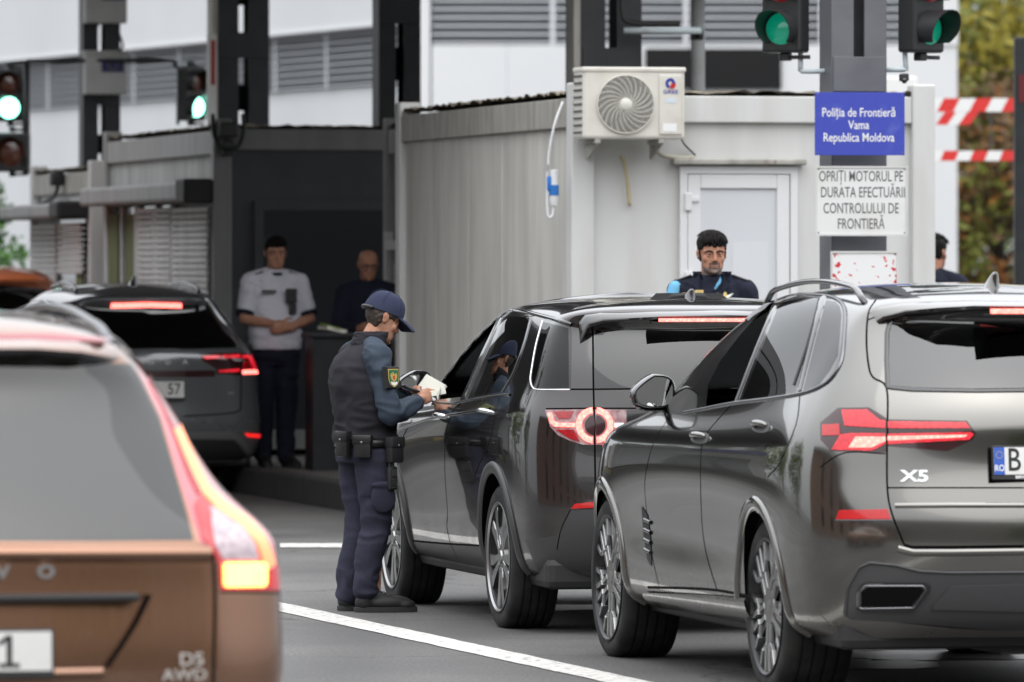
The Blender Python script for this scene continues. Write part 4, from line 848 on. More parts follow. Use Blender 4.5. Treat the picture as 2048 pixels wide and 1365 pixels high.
# ------------------------------------------------------------------ grey SUV at the right, nearest of the two in the queue
M['paint_grey'] = paint('dark grey metallic paint', (.185, .18, .168), .11)
FRONT = [(3.55, .25, .75), (3.68, .30, .80), (3.78, .45, .85), (3.83, .60, .86), (3.83, .75, .85), (3.78, .90, .82), (3.62, 1.0, .78), (2.62, 1.17, .72),
         (2.30, 1.36, .68), (1.95, 1.53, .62), (1.62, 1.655, .57), (1.40, 1.705, .50), (1.30, 1.725, .28), (1.20, 1.735, 0)]
rows = [((-.90, .27, .5, .80), (-.45, 3.1), (.26, .26, .26), (.86, .86, .86)),
        ((-1.02, .33, .9, .90), (-.45, 3.1), (.30, .30, .30), (.955, .945, .955)),
        ((-1.07, .45, 1, .935), (-.45, 3.1), (.42, .42, .42), (.985, .975, .985)),
        ((-1.10, .60, 1, .955), (-.45, 3.1), (.60, .60, .60), (1.0, .955, .995)),
        ((-1.095, .75, 1, .96), (-.45, 3.1), (.78, .78, .78), (1.01, .985, 1.0)),
        ((-1.06, .92, 1, .955), (-.45, 3.1), (.96, .95, .95), (1.01, 1.0, .995)),
        ((-1.045, 1.07, 1, .935), (-.45, 3.1), (1.10, 1.07, 1.07), (.985, .975, .965)),
        ((-1.04, 1.20, 1, .88), (-.42, 2.38), (1.24, 1.15, 1.13), (.91, .915, .90)),
        ((-.97, 1.34, .9, .82), (-.40, 2.08), (1.36, 1.34, 1.34), (.835, .86, .80)),
        ((-.86, 1.50, .8, .76), (-.38, 1.75), (1.51, 1.51, 1.50), (.76, .79, .71)),
        ((-.80, 1.60, .7, .69), (-.35, 1.42), (1.615, 1.63, 1.61), (.70, .72, .64)),
        ((-.93, 1.66, .75, .60), (-.30, 1.22), (1.675, 1.70, 1.675), (.62, .63, .56)),
        ((-.50, 1.70, .6, .34), (-.20, 1.12), (1.71, 1.73, 1.71), (.34, .35, .30)),
        ((-.30, 1.715, .5, 0), (-.10, 1.05), (1.72, 1.74, 1.72), (0, 0, 0))]
_wx = at(1535, 1211, FPX / 473.); _c = _wx + .945 * Vector((math.cos(TH), math.sin(TH), 0))
bm_ = Car('dark grey SUV at the right edge, nearest, with slim blade tail lights', _c.x, _c.y, rows, FRONT, M['paint_grey'])
WB, RA = 2.975, .405
for x in (0, WB): bm_.arch(x, .372, RA)
belt = [(1368, 826), (1412, 818), (1468, 807), (1535, 799), (1602, 788), (1640, 774), (1662, 758)]
# black surround of the side windows, then doors, then the panes
fr = bm_.region('window_frame', [(1362, 829), (1378, 792), (1410, 742), (1450, 688), (1493, 638), (1528, 605), (1556, 592), (1600, 588), (1645, 588), (1672, 594), (1686, 606), (1692, 625), (1690, 670), (1686, 712), (1668, 750), (1640, 780), (1604, 793), (1535, 804), (1468, 812), (1412, 823)], M['black_gloss'], 3)
d1 = bm_.region('door', belt[:3] + [(1440, 835), (1415, 865), (1404, 890), (1401, 950), (1404, 1046), (1413, 1110), (1434, 1180), (1375, 1176), (1318, 1172), (1304, 1110), (1298, 1060), (1291, 1000), (1290, 950), (1300, 895), (1330, 850)], bm_.paint)
d2 = bm_.region('door', belt[2:5] + [(1592, 850), (1560, 925), (1535, 955), (1511, 975), (1497, 1010), (1489, 1060), (1487, 1120), (1490, 1192), (1434, 1180), (1413, 1110), (1404, 1046), (1401, 950), (1404, 890), (1415, 865), (1440, 835)], bm_.paint)
hatch = [('r', 0, 1.66), (2048, 604), (1931, 605), (1860, 608), (1790, 612), (1752, 616), (1737, 626), (1733, 650), (1733, 684), (1738, 735), (1747, 756), (1773, 776), (1775, 850), (1774, 909), (1775, 981), (1784, 1028), (1808, 1089), (1823, 1094), (2048, 1092), ('r', 0, .648)]
hb = bm_.region('tailgate', hatch, bm_.paint, centre=True)
bp = [('r', 0, .645), (2048, 1096), (1823, 1098), (1806, 1093), (1781, 1030), (1772, 981), (1771, 912), (1690, 912), (1640, 940), (1612, 990), (1607, 1020), (1620, 1090), (1634, 1160), (1640, 1230), ('r', 0.8, .30), ('r', 0, .28)]
bb = bm_.region('rear_bumper', bp, bm_.paint, centre=True)
dif = [('r', 0, .50), (2048, 1141), (1900, 1142), (1840, 1140), (1790, 1128), (1740, 1123), (1718, 1133), (1692, 1176), (1686, 1228), (1700, 1240), (1790, 1245), ('r', 0.2, .30), ('r', 0, .30)]
bm_.region('diffuser', dif, mat('grey bumper insert', (.075, .075, .078), .38, metal=.4), centre=True)
w1 = bm_.region('window', [(1412, 815), (1416, 770), (1440, 723), (1475, 676), (1512, 634), (1538, 609), (1552, 600), (1510, 700), (1467, 805)], M['clear'], of=d1)
bm_.reg[-1]['name'] = 'cut'                      # the driver's window is wound down
w2 = bm_.region('window', [(1482, 804), (1500, 757), (1530, 680), (1562, 600), (1600, 596), (1639, 597), (1615, 690), (1591, 787), (1540, 796)], M['tint'], of=d2)
w3 = bm_.region('window', [(1605, 784), (1626, 700), (1652, 600), (1672, 604), (1680, 614), (1683, 630), (1680, 670), (1676, 712), (1660, 742), (1637, 772)], M['tint'], of=fr)
gl = [('r', 0, 1.30), (2048, 781), (1950, 782), (1825, 780), (1774, 775), (1773, 720), (1774, 664), (1779, 648), (1793, 634), (1816, 625), (1866, 620), (2048, 613), ('r', 0, 1.635)]
g1 = bm_.region('rear_window', gl, M['rear_tint'], of=hb, centre=True)
lo = [(1640, 846), (1676, 816), (1738, 815), (1772, 836), (1775, 850), (1774, 905), (1760, 906), (1662, 903), (1641, 880)]
tl = bm_.region('tail_light', lo, M['dark_lens'])
li = [(1772, 839), (1934, 842), (1953, 868), (1945, 881), (1895, 903), (1772, 893)]
tl2 = bm_.region('tail_light', li, M['dark_lens'], of=hb)
bm_.reg[-1]['of'] = None
ws = bm_.region('windscreen', [('uv', 10.2, 7.15), ('uv', 13, 7.15), ('uv', 13, 9.9), ('uv', 10.3, 9.9)], M['clear'])
rg = bm_.region('sunroof', [('t', -.05, 0), ('t', -.1, .42), ('t', 1.15, .42), ('t', 1.2, 0)], M['black_gloss'], centre=True)
for p, wd in (([(1463, 809), (1440, 835), (1415, 865), (1404, 890), (1401, 950), (1404, 1046), (1413, 1110), (1434, 1180)], .008),
          ([(1345, 826), (1310, 880), (1291, 950), (1291, 1000), (1298, 1060), (1304, 1110), (1318, 1172)], .006),
          ([(1600, 790), (1592, 850), (1560, 925), (1535, 955)], .006),
          ([(1296, 1175), (1375, 1177), (1434, 1181), (1500, 1193)], .012),
          ([(1752, 600), (1737, 626), (1733, 684), (1738, 735), (1747, 756), (1773, 776), (1775, 850), (1774, 909), (1775, 981), (1784, 1028), (1808, 1089)], .008)): bm_.seam(p, wd)
bm_.seam([(1808, 1090), (1823, 1095), (1900, 1095), (2048, 1093)], .012, 0)
bm_.seam([(1775, 976), (1900, 976), (2048, 976)], .006, 0)
bm_.seam([(1771, 908), (1690, 906), (1640, 935)], .005)
bm_.seam([(1737, 640), (1784, 622), (1814, 612)], .005)
bm_.build()
D = bm_.parts
bm_.trim('window_trim', belt + [(1680, 730), (1686, 706), (1689, 670), (1691, 630), (1686, 610), (1672, 598), (1648, 592), (1600, 590), (1556, 594), (1528, 606), (1493, 641)], .018, .008, M['dark_chrome'], 3)
for p in ([(1556, 596), (1512, 700), (1471, 806)], [(1646, 595), (1619, 700), (1597, 787)]): bm_.trim('window_pillar', p, .05, .006, M['black_gloss'], 4)
bm_.trim('window_pillar', [(1640, 598), (1615, 690), (1588, 770)], .016, .006, M['black_plastic'], 4)
bm_.trim('glass_border', [('r', 0, 1.30), (2048, 781), (1950, 782), (1825, 780), (1775, 775), (1773, 720), (1774, 664), (1779, 648), (1793, 634)], .020, .003, M['black_gloss'], 0)
for x in (0, WB):
    pts = [('s', x + (RA + .025) * math.cos(a), .372 + (RA + .025) * math.sin(a)) for a in np.linspace(R(-14), R(194), 60)]
    bm_.trim('wheel_arch', pts, .065, .014, bm_.paint, 0)
    bm_.liner(x, .372, RA, .975)
def spokes_star(m, r):
    for k in range(5):
        a = 90 + 72 * k
        m.prism([polar(.07, a - 26), polar(.07, a + 26), polar(r, a + 15), polar(r, a - 15)], -.075, -.03, 2)
        for s_ in (-1, 1):
            m.prism(bar2(polar(.075, a + s_ * 20), polar(.17, a + s_ * 9), .012, .011), -.05, -.012, 0, bev=.004)
            m.prism(bar2(polar(.16, a + s_ * 8), polar(r, a + s_ * 6.5), .012, .013), -.05, -.006, 0, bev=.004)
            m.prism(bar2(polar(.165, a + s_ * 10), polar(.205, a + s_ * 24), .012, .011), -.05, -.010, 0, bev=.003)
            m.prism(bar2(polar(.20, a + s_ * 23), polar(r, a + s_ * 24), .011, .013), -.05, -.006, 0, bev=.004)
            m.prism(bar2(polar(.20, a + s_ * 23), polar(.09, a + s_ * 30), .008, .012), -.055, -.02, 1)
    m.lathe([(0, -.014), (.030, -.014), (.033, -.02), (.034, -.04), (.088, -.04), (.09, -.07)], 40, 2)
    for k in range(5): m.lathe([(0, -.028), (.010, -.028), (.012, -.045)], 8, 1, Matrix.Translation((*polar(.058, 72 * k + 54), 0)))
for x, wd in ((0, .305), (WB, .275)): bm_.wheel(x, .955, .377, wd, .283, spokes_star, lip=1)
bm_.interior(xs=(1.30, .30), zf=.10); bm_.under(-.8, 3.4)
# lamps: glowing blades on the smoked housing
for i, p in enumerate([[(1684, 821), (1734, 820), (1759, 840), (1771, 842), (1771, 857), (1690, 852)], [(1776, 843), (1931, 845), (1940, 857), (1776, 857)]]): bm_.patch('light_blade', p, .006, M['red_glow'], skirt=.006)
for p in [[(1682, 870), (1705, 867), (1771, 867), (1771, 888), (1744, 902), (1664, 900)], [(1776, 868), (1942, 865), (1947, 870), (1938, 880), (1776, 889)]]: bm_.patch('light_blade', p, .006, M['red_glow'], skirt=.006)
for p in [[(1712, 874), (1771, 874), (1771, 883), (1743, 896), (1698, 896)], [(1776, 873), (1934, 870), (1930, 875), (1776, 882)]]: bm_.patch('light_core', p, .0085, M['hot_glow'], skirt=.006)
bm_.patch('side_marker', [(1645, 850), (1679, 848), (1681, 871), (1645, 872)], .004, M['reflector'], skirt=.004)
bm_.patch('reflector', [(1679, 1021), (1776, 1019), (1782, 1039), (1673, 1039)], .006, M['reflector'])
bm_.trim('reflector_trim', [(1672, 1041), (1783, 1041)], .008, .004, M['dark_chrome'], 0)
def spoiler(c, pts, es, dzs, m, back=.10, drop=.085):
    top = [c.ev(c.hit(p)[None])[0][0] for p in pts]; q = MB(); vs = []
    for k, v in enumerate(top):
        e, dz = es[k], dzs[k]
        for a, b in ((-.4, .004), (0, .006), (.5, .004 - dz * .3), (.9, -dz * .75), (1, -dz), (.97, -dz - .014), (.6, -dz - .026), (0, -dz - .05), (-back / max(e, .02), -drop)): vs.append((v[0] - e * a, v[1], v[2] + b))
    n = 9; L = len(top); fs = [[i * n + j, i * n + (j + 1) % n, (i + 1) * n + (j + 1) % n, (i + 1) * n + j] for i in range(L - 1) for j in range(n)]
    mi = [0 if j < 4 else 1 for i in range(L - 1) for j in range(n)]; b = len(vs)
    q.add(vs + [(x, -y, z) for x, y, z in vs], fs + [[b + i for i in f[::-1]] for f in fs] + [list(range(n)), [b + i for i in range(n)][::-1]]); q.mi = mi + mi + [1, 1]
    q.build('roof_spoiler', [m, M['black_gloss']], c.root, auto=45); return top[-1]
spoiler(bm_, [(1740, 628), (1760, 618), (1800, 611), (1860, 607), (1931, 604), ('r', 0, 1.655)], (.02, .05, .09, .12, .13, .13), (.06, .035, .022, .018, .016, .016), bm_.paint, .06, .05)
# spoiler lip, brake light, rail, aerial
bt_ = bm_.ev(bm_.hit(('r', 0, 1.655))[None])[0][0]; MB().box(bt_[0] - .137, bt_[0] - .12, -.24, .24, bt_[2] - .046, bt_[2] - .026, bev=.003).build('brake_light', M['hot_glow'], bm_.root); MB().box(bt_[0] - .139, bt_[0] - .05, -.27, .27, bt_[2] - .052, bt_[2] - .047).build('brake_light_baffle', M['black_plastic'], bm_.root)  # thin black shelf added to keep the lamp's glow out of the glass
def rail(c, x0, x1, y, zf, m, r=.019):
    for sg in ((1, -1) if c.vis > 0 else (-1, 1)):
        mb = MB(); pts = []
        for t in np.linspace(0, 1, 26):
            x = x0 + (x1 - x0) * t; uv = c.hit(('t', x, y - .05 * t)); p, n = c.ev(uv[None]); h = zf * min(1, math.sin(math.pi * min(max(t, .0), 1.)) * 3.5)
            pts.append((p[0][0], p[0][1] * sg, p[0][2] + h - .004))
        mb.tube(pts, r, 10, flat=.8); mb.build('roof_rail', m, c.root, True)
rail(bm_, -.42, 1.5, .63, .055, M['black_gloss'], .015)
def fin(c, x, m, L=.17, H=.07):
    z = c.ev(c.hit(('t', x, 0))[None])[0][0][2]; mb = MB()
    sec = [(0, .036, 0), (.02, .034, .012), (.55, .016, .8), (.8, .008, .98), (1, .003, 1)]
    vs = []; n = 10
    for t, wd, zz in sec:
        for k in range(n):
            a = 2 * math.pi * k / n; ln = (L * .5) * (1 - .8 * zz); vs.append((x - L * .42 * zz + ln * math.cos(a), wd * math.sin(a), z + H * zz - .004))
    mb.add(vs, [[i * n + k, i * n + (k + 1) % n, (i + 1) * n + (k + 1) % n, (i + 1) * n + k] for i in range(4) for k in range(n)] + [list(range(4 * n, 5 * n))]); mb.build('roof_aerial', m, c.root, auto=50)
fin(bm_, -.12, bm_.paint)
# exhaust finishers
for o in [bm_.patch('exhaust_tip', [(1713, 1217), (1714, 1183), (1722, 1170), (1735, 1166), (1850, 1166), (1861, 1172), (1859, 1184), (1834, 1214), (1826, 1222), (1725, 1222)], .012, M['black_gloss'], 0)]: pass
bm_.patch('exhaust_pipe', [(1724, 1211), (1724, 1184), (1734, 1174), (1842, 1174), (1848, 1180), (1822, 1212)], .014, M['seam'], 0, skirt=0)
bm_.trim('exhaust_trim', [(1720, 1213), (1721, 1184), (1732, 1171), (1845, 1171), (1852, 1178), (1828, 1214), (1724, 1216)], .010, .006, M['dark_chrome'], 0, closed=True, lift=.012)
bm_.trim('diffuser_trim', [(1692, 1232), (1695, 1178), (1718, 1136), (1740, 1126), (1790, 1131), (1840, 1143), (1900, 1146), (2048, 1145)], .012, .006, M['dark_plastic'], 0)
bm_.patch('diffuser_panel', [(1862, 1218), (1900, 1172), (2048, 1168), ('r', 0, .42), ('r', 0, .34), (2048, 1222)], .010, M['dark_plastic'], 0)
bm_.trim('bumper_ledge', [('r', 0, .628), (2048, 1104), (1900, 1106), (1826, 1106), (1796, 1098)], .03, .007, bm_.paint, 0)
bm_.trim('tailgate_crease', [('r', 0, .80), (2048, 1011), (1900, 1011), (1790, 1012)], .022, .0025, bm_.paint, 0)
# handles, mirror, side vent
def handle(c, px, py, L, ax, m1, parent, up=.03):
    p, n = c.loc(px, py); t = Vector((1, 0, 0)); t = (t - n * t.dot(n)).normalized(); t = (t + Vector((0, 0, ax))).normalized(); b = n.cross(t)
    for k, sg in enumerate((1, -1)):
        mb = MB(); pts = []; rs = []
        for q in np.linspace(0, 1, 12):
            h = .036 * math.sin(math.pi * q) ** .5 if 0 < q < 1 else 0; pts.append(p + t * L * (q - .5) + n * (h - .006)); rs.append(.013 + .004 * math.sin(math.pi * q))
        pts = [Vector((v.x, v.y * sg, v.z)) for v in pts]
        mb.tube(pts, rs, 10, flat=.75); mb.build('handle', m1, parent[k], True)
for px, py, d in ((1400, 874, d1), (1522, 852, d2)):
    bm_.patch('handle_recess', smooth_poly([(px - 20, py + 4), (px, py - 9), (px + 20, py - 6), (px + 14, py + 14), (px - 10, py + 16)], 4, True) and [(px - 18, py + 3), (px, py - 8), (px + 18, py - 5), (px + 13, py + 12), (px - 9, py + 13)], .0015, M['dark_plastic'], 3, skirt=0)
    handle(bm_, px, py, .2, -.05, bm_.paint, D[d])
def mirror(c, c0, sz, m1, arm, ang=0., front=1):   # c0 housing centre (car coords, left), sz (depth x, width y, height z)
    for sg in (1, -1):
        mb = MB(); n = 28; rings = [(-.5, .90, .90), (-.42, .99, .99), (-.2, 1, 1), (.1, .93, .93), (.35, .72, .74), (.47, .4, .42), (.5, .05, .05)]
        vs = []
        def outl(a, e=3.2):
            ca, sa = math.cos(a), math.sin(a); r = (abs(ca) ** e + abs(sa) ** e) ** (-1 / e); y, z = r * ca, r * sa
            if y > 0 and z > 0: k = .55 * y * z; y -= k * .6; z -= k * .8
            return y, z
        for t, sy, sz_ in rings:
            for k in range(n):
                y, z = outl(2 * math.pi * k / n); vs.append((c0[0] + t * sz[0], sg * (c0[1] + y * sy * sz[1] / 2), c0[2] + z * sz_ * sz[2] / 2 + t * .02))
        fs = [[i * n + k, (i + 1) * n + k, (i + 1) * n + (k + 1) % n, i * n + (k + 1) % n][::sg] for i in range(6) for k in range(n)]
        mb.add(vs, fs); o = mb.build('mirror', m1, c.root, True)
        g = MB(); vs = []
        for e, dx in ((.89, -.004), (.80, .012), (.80, .010)): vs += [(c0[0] - .5 * sz[0] + dx, sg * (c0[1] + outl(2 * math.pi * k / n)[0] * e * sz[1] / 2), c0[2] + outl(2 * math.pi * k / n)[1] * e * sz[2] / 2) for k in range(n)]
        g.add(vs, [[i * n + k, i * n + (k + 1) % n, (i + 1) * n + (k + 1) % n, (i + 1) * n + k][::sg] for i in range(1) for k in range(n)]); g.build('mirror_frame', M['black_plastic'], o, True)
        gl_ = [(v[0] + ang * (sg * v[1] - c0[1] - sz[1] * .4), v[1], v[2]) for v in vs[2 * n:]]; mesh('mirror_glass', gl_, [list(range(n))[::sg]], M['mirror'], o)
        MB().box(c0[0] - .05, c0[0] + .06, sg * (c0[1] - sz[1] / 2 - arm), sg * (c0[1] - sz[1] / 2 + .05), c0[2] - sz[2] * .45, c0[2] - sz[2] * .12, bev=.015).build('mirror_arm', M['black_plastic'], o)
M['mirror'] = mat('mirror', (.75, .76, .77), .01, metal=1)
def mirror_at(c, px, py, x, y=None):              # where the sight line through (px, py) meets the plane x = const of the car
    o = c.inv @ Vector((0, 0, CAM_H)); d = (c.inv.to_3x3() @ Vector(((px - 1024) / FPX, 1, (HOR - py) / FPX))); t = (x - o.x) / d.x; return o + d * t
q = mirror_at(bm_, 1301, 783, 2.15); mirror(bm_, (q.x, q.y, q.z), (.16, .205, .165), M['black_gloss'], .10, .12)
bm_.patch('side_vent', [(1284, 1012), (1296, 1030), (1302, 1075), (1304, 1135), (1296, 1120), (1288, 1070)], .003, M['black_plastic'], 0, skirt=0)
for py in (1040, 1060, 1080, 1100): bm_.trim('vent_slat', [(1290, py), (1302, py + 6)], .02, .01, M['dark_chrome'], 0)
bm_.trim('side_sill', [(1302, 1200), (1360, 1205), (1430, 1211), (1500, 1218)], .10, .018, bm_.paint, 4)
# number plate and badges
def plate(c, x0, zc, W, H, txt, tsize, tx, eu=None, sub=None, tilt=8, frame=True, xs=.8, yoff=0.):
    rt = Matrix.Translation((x0, yoff, zc)) @ Matrix.Rotation(R(tilt), 4, 'Y') @ Matrix(((0, 0, -1, 0), (-1, 0, 0, 0), (0, 1, 0, 0), (0, 0, 0, 1)))   # plate x -> right (-y), y -> up, z -> rear (-x)
    f = MB().box(-W / 2 - .008, W / 2 + .008, -H / 2 - (.022 if frame else .006), H / 2 + .008, -.012, .0, bev=.004, mtx=rt).build('number_plate', M['black_plastic'], c.root)
    MB().box(-W / 2, W / 2, -H / 2, H / 2, .0, .003, mtx=rt).build('plate_sheet', M['plate'], f)
    text_on('plate_text', txt, M['ink'], f, rt @ Matrix.Translation((tx, 0, .004)), tsize, align='LEFT', bold=.001, xs=xs)
    if eu:
        MB().box(-W / 2, -W / 2 + .045, -H / 2, H / 2, .0032, .0042, mtx=rt).build('plate_band', M['eu_blue'], f)
        text_on('plate_text', eu, M['white'], f, rt @ Matrix.Translation((-W / 2 + .0225, -H * .27, .0052)), .036, bold=.0006, xs=.85)
        st = MB()
        for k in range(12): st.lathe([(0, .0052), (.0022, .0052)], 5, 0, rt @ Matrix.Translation((-W / 2 + .0225 + .014 * math.cos(k * math.pi / 6), H * .22 + .014 * math.sin(k * math.pi / 6), 0)))
        st.build('plate_stars', mat('star yellow', (.6, .45, .05), .5), f)
    if sub: text_on('plate_text', sub[0], M['white'], f, rt @ Matrix.Translation((sub[1], -H / 2 - .011, .0015)), .018, align='LEFT', bold=.0006)
    return f
plate(bm_, -1.075, 1.005, .52, .112, 'B', .135, -.205, 'RO', ('BMW', -.17), tilt=6)
bm_.decal('badge', 'X5', M['chrome'], 1830, 954, .066, D[hb][0], bold=.002, extrude=.003, xs=1.45, off=.006)
# ------------------------------------------------------------------ black-roofed SUV beside the officer
M['paint_black'] = paint('dark graphite paint', (.085, .081, .081), .12)
F2 = [(x - .20 if i < 7 else x - .15, z - (.055 if i > 9 else .02 if i > 7 else 0), y * .95) for i, (x, z, y) in enumerate(FRONT)]
rows = [((-.80, .27, .5, .76), (-.42, 2.85), (.26, .26, .26), (.82, .82, .82)),
        ((-.90, .33, .9, .86), (-.42, 2.85), (.30, .30, .30), (.90, .89, .90)),
        ((-.95, .45, 1, .90), (-.42, 2.85), (.42, .42, .42), (.93, .915, .93)),
        ((-.975, .58, 1, .92), (-.42, 2.85), (.60, .60, .60), (.95, .925, .945)),
        ((-.96, .74, 1, .92), (-.42, 2.85), (.78, .78, .78), (.955, .945, .95)),
        ((-.94, .90, 1, .92), (-.42, 2.85), (.94, .94, .93), (.955, .955, .945)),
        ((-.93, 1.05, 1, .91), (-.42, 2.85), (1.08, 1.05, 1.02), (.945, .945, .92)),
        ((-.92, 1.16, 1, .87), (-.45, 2.20), (1.18, 1.12, 1.08), (.90, .905, .86)),
        ((-.90, 1.32, .95, .84), (-.46, 1.92), (1.32, 1.30, 1.29), (.85, .86, .77)),
        ((-.86, 1.46, .9, .80), (-.47, 1.60), (1.45, 1.46, 1.45), (.80, .80, .69)),
        ((-.84, 1.545, .85, .76), (-.48, 1.28), (1.54, 1.58, 1.565), (.755, .75, .63)),
        ((-1.00, 1.60, .9, .70), (-.46, 1.10), (1.60, 1.63, 1.61), (.69, .66, .55)),
        ((-.55, 1.64, .7, .40), (-.30, 1.02), (1.635, 1.652, 1.63), (.38, .36, .30)),
        ((-.35, 1.65, .5, 0), (-.20, .95), (1.64, 1.66, 1.645), (0, 0, 0))]
_wx = at(996.4, 1115, FPX / 400.); _c = _wx + .925 * Vector((math.cos(TH), math.sin(TH), 0))
di = Car('dark graphite SUV with ring-shaped tail lights, beside the officer in the cap', _c.x, _c.y, rows, F2, M['paint_black'], bow=(.03, .16, .45))
WB2, RA2 = 2.741, .425
for x in (0, WB2): di.arch(x, .355, RA2)
fr = di.region('window_frame', [(866, 802), (874, 775), (903, 716), (934, 670), (956, 644), (975, 629), (1004, 625), (1040, 627), (1075, 634), (1115, 645), (1141, 652), (1144, 665), (1142, 780), (1066, 782), (1030, 788), (1000, 791), (948, 798), (905, 806)], M['black_gloss'])
belt2 = [(800, 862), (830, 838), (866, 806), (905, 808), (924, 803), (948, 800), (1000, 792)]
sd_ = [(924, 803), (906, 822), (896, 850), (890, 890), (890, 950), (895, 1025), (894, 1055), (904, 1094), (926, 1137)]
d1 = di.region('door', [(824, 840), (866, 806), (905, 808)] + sd_[:-2] + [(898, 1087), (860, 1084), (817, 1080), (806, 1040), (800, 1010), (795, 950), (803, 885)], di.paint)
d2 = di.region('door', sd_[:1] + [(948, 799), (1000, 792), (992, 820), (980, 880), (964, 915), (948, 955), (943, 1000), (944, 1090), (904, 1089)] + sd_[-4:0:-1], di.paint)
cl = di.region('sill_cladding', [(817, 1082), (860, 1086), (898, 1089), (966, 1094), ('s', .40, .27), ('uv', 6, 0), ('uv', 10.4, 0), ('s', 2.3, .30)], mat('graphite cladding', (.034, .034, .034), .4), 0)
rf = di.region('roof_panel', [('uv', 3.6, 10.75), ('uv', 10.1, 10.55), ('uv', 13, 10.5), ('uv', 13, 13), ('uv', 0, 13), ('uv', 0, 11.6), ('uv', 1, 11.6), ('uv', 2.2, 11.4)], M['black_gloss'], centre=True)
ht = di.region('tailgate', [('r', 0, 1.60), (1461, 634), (1314, 637), (1200, 641), (1190, 648), (1186, 690), (1187, 778), (1189, 850), (1191, 1000), (1200, 1003), (1300, 1003), ('r', 0, .66)], di.paint, centre=True)
lb = di.region('rear_bumper', [('r', 0, .63), (1300, 1016), (1193, 1018), (1141, 1020), (1122, 1060), (1114, 1072), (1050, 1080), (1063, 1114), (1076, 1142), (1165, 1160), ('r', .4, .29), ('r', 0, .29)], M['dark_plastic'], centre=True)
w1 = di.region('window', [(876, 800), (882, 772), (909, 722), (938, 678), (958, 652), (977, 636), (998, 632), (965, 700), (923, 794)], M['clear'], of=d1); di.reg[-1]['name'] = 'cut'
w2 = di.region('window', [(948, 793), (975, 725), (1011, 633), (1040, 634), (1060, 637), (1044, 695), (1022, 750), (1002, 784)], M['tint'], of=d2)
w3 = di.region('window', [(1086, 644), (1115, 651), (1137, 657), (1138, 776), (1075, 778), (1066, 772), (1062, 756), (1068, 705)], M['tint'], of=fr)
rw = di.region('rear_window', [('r', 0, 1.215), (1300, 777), (1189, 778), (1188, 700), (1192, 655), (1200, 648), (1314, 642), (1461, 638), ('r', 0, 1.56)], M['rear_tint'], of=ht, centre=True)
lo = di.region('tail_light', [(1090, 820), (1140, 819), (1187, 819), (1189, 890), (1166, 890), (1140, 882), (1116, 871), (1100, 853)], M['clear_lens'])
l2 = di.region('tail_light', [(1190, 819), (1253, 820), (1252, 890), (1191, 890)], M['clear_lens'])
di.region('handle_strip', [('r', 0, 1.075), (1300, 828), (1255, 828), (1255, 846), (1300, 846), ('r', 0, 1.03)], M['black_gloss'], centre=True)
di.region('windscreen', [('uv', 10.2, 7.15), ('uv', 13, 7.15), ('uv', 13, 9.9), ('uv', 10.3, 9.9)], M['clear'])
for p, wd in ((sd_, .008), ([(824, 840), (803, 885), (795, 950), (800, 1010), (806, 1040), (817, 1080)], .007), ([(1000, 792), (992, 820), (980, 880), (964, 915), (948, 955)], .006), ([(817, 1081), (860, 1085), (898, 1088), (966, 1092)], .010),
              ([(1186, 662), (1186, 690), (1187, 778), (1189, 850), (1191, 1000)], .009), ([(1142, 779), (1165, 779), (1187, 779)], .008), ([(1189, 779), (1300, 778)], .008), ([(1114, 1100), (1122, 1060), (1141, 1020)], .005)): di.seam(p, wd)
di.seam([(1092, 818), (1187, 817), (1300, 817)], .007, 0); di.seam([(1192, 1003), (1300, 1003)], .008, 0)
di.seam([(1073, 632), (1040, 640), (1020, 700)], .003)
di.build(); D = di.parts
di.trim('window_trim', [(866, 804), (905, 807), (948, 799), (1001, 791), (1020, 790)], .014, .006, M['dark_chrome'])
di.trim('window_trim', [(876, 762), (903, 711), (934, 665), (956, 639), (975, 625), (1004, 620), (1040, 622), (1075, 630), (1115, 641), (1143, 650)], .022, .008, M['black_gloss'])
di.trim('window_trim', [(1085, 642), (1072, 690), (1064, 735), (1061, 760), (1066, 776), (1080, 780), (1140, 780)], .009, .004, M['chrome'], 4)
di.trim('shoulder_trim', [(795, 862), (830, 848), (870, 836), (930, 826), (980, 818)], .016, .006, M['dark_chrome'])
di.trim('window_pillar', [(1004, 630), (970, 708), (932, 795)], .06, .006, M['black_gloss']); di.trim('window_pillar', [(1062, 637), (1046, 695), (1024, 752), (1004, 786)], .02, .006, M['dark_chrome'])
for x in (0, WB2):
    pts = [('s', x + (RA2 + .022) * math.cos(a), .355 + (RA2 + .022) * math.sin(a)) for a in np.linspace(R(-8), R(188), 60)]
    di.trim('wheel_arch', pts, .062, .016, bpy.data.materials['graphite cladding'], 0); di.liner(x, .355, RA2, .92)
def spokes_split(m, r):
    for k in range(5):
        a = 20 + 72 * k
        for s_ in (-1, 1):
            pts = [(.05, a + s_ * 16, .020), (.11, a + s_ * 13, .018), (.18, a + s_ * 11.5, .021), (.235, a + s_ * 12.5, .027), (r + .004, a + s_ * 15, .034)]
            L_ = []; R_ = []
            for rr, aa, ww in pts: L_.append((rr * math.cos(R(aa)) - ww * math.sin(R(aa)), rr * math.sin(R(aa)) + ww * math.cos(R(aa)))); R_.append((rr * math.cos(R(aa)) + ww * math.sin(R(aa)), rr * math.sin(R(aa)) - ww * math.cos(R(aa))))
            m.prism(L_ + R_[::-1], -.06, -.012, 0, bev=.008)
    m.lathe([(0, -.006), (.032, -.007), (.036, -.016), (.075, -.018), (.08, -.07)], 36, 0)
    for k in range(5): m.lathe([(0, -.016), (.009, -.016), (.011, -.03)], 8, 1, Matrix.Translation((*polar(.056, 72 * k + 56), .003)))
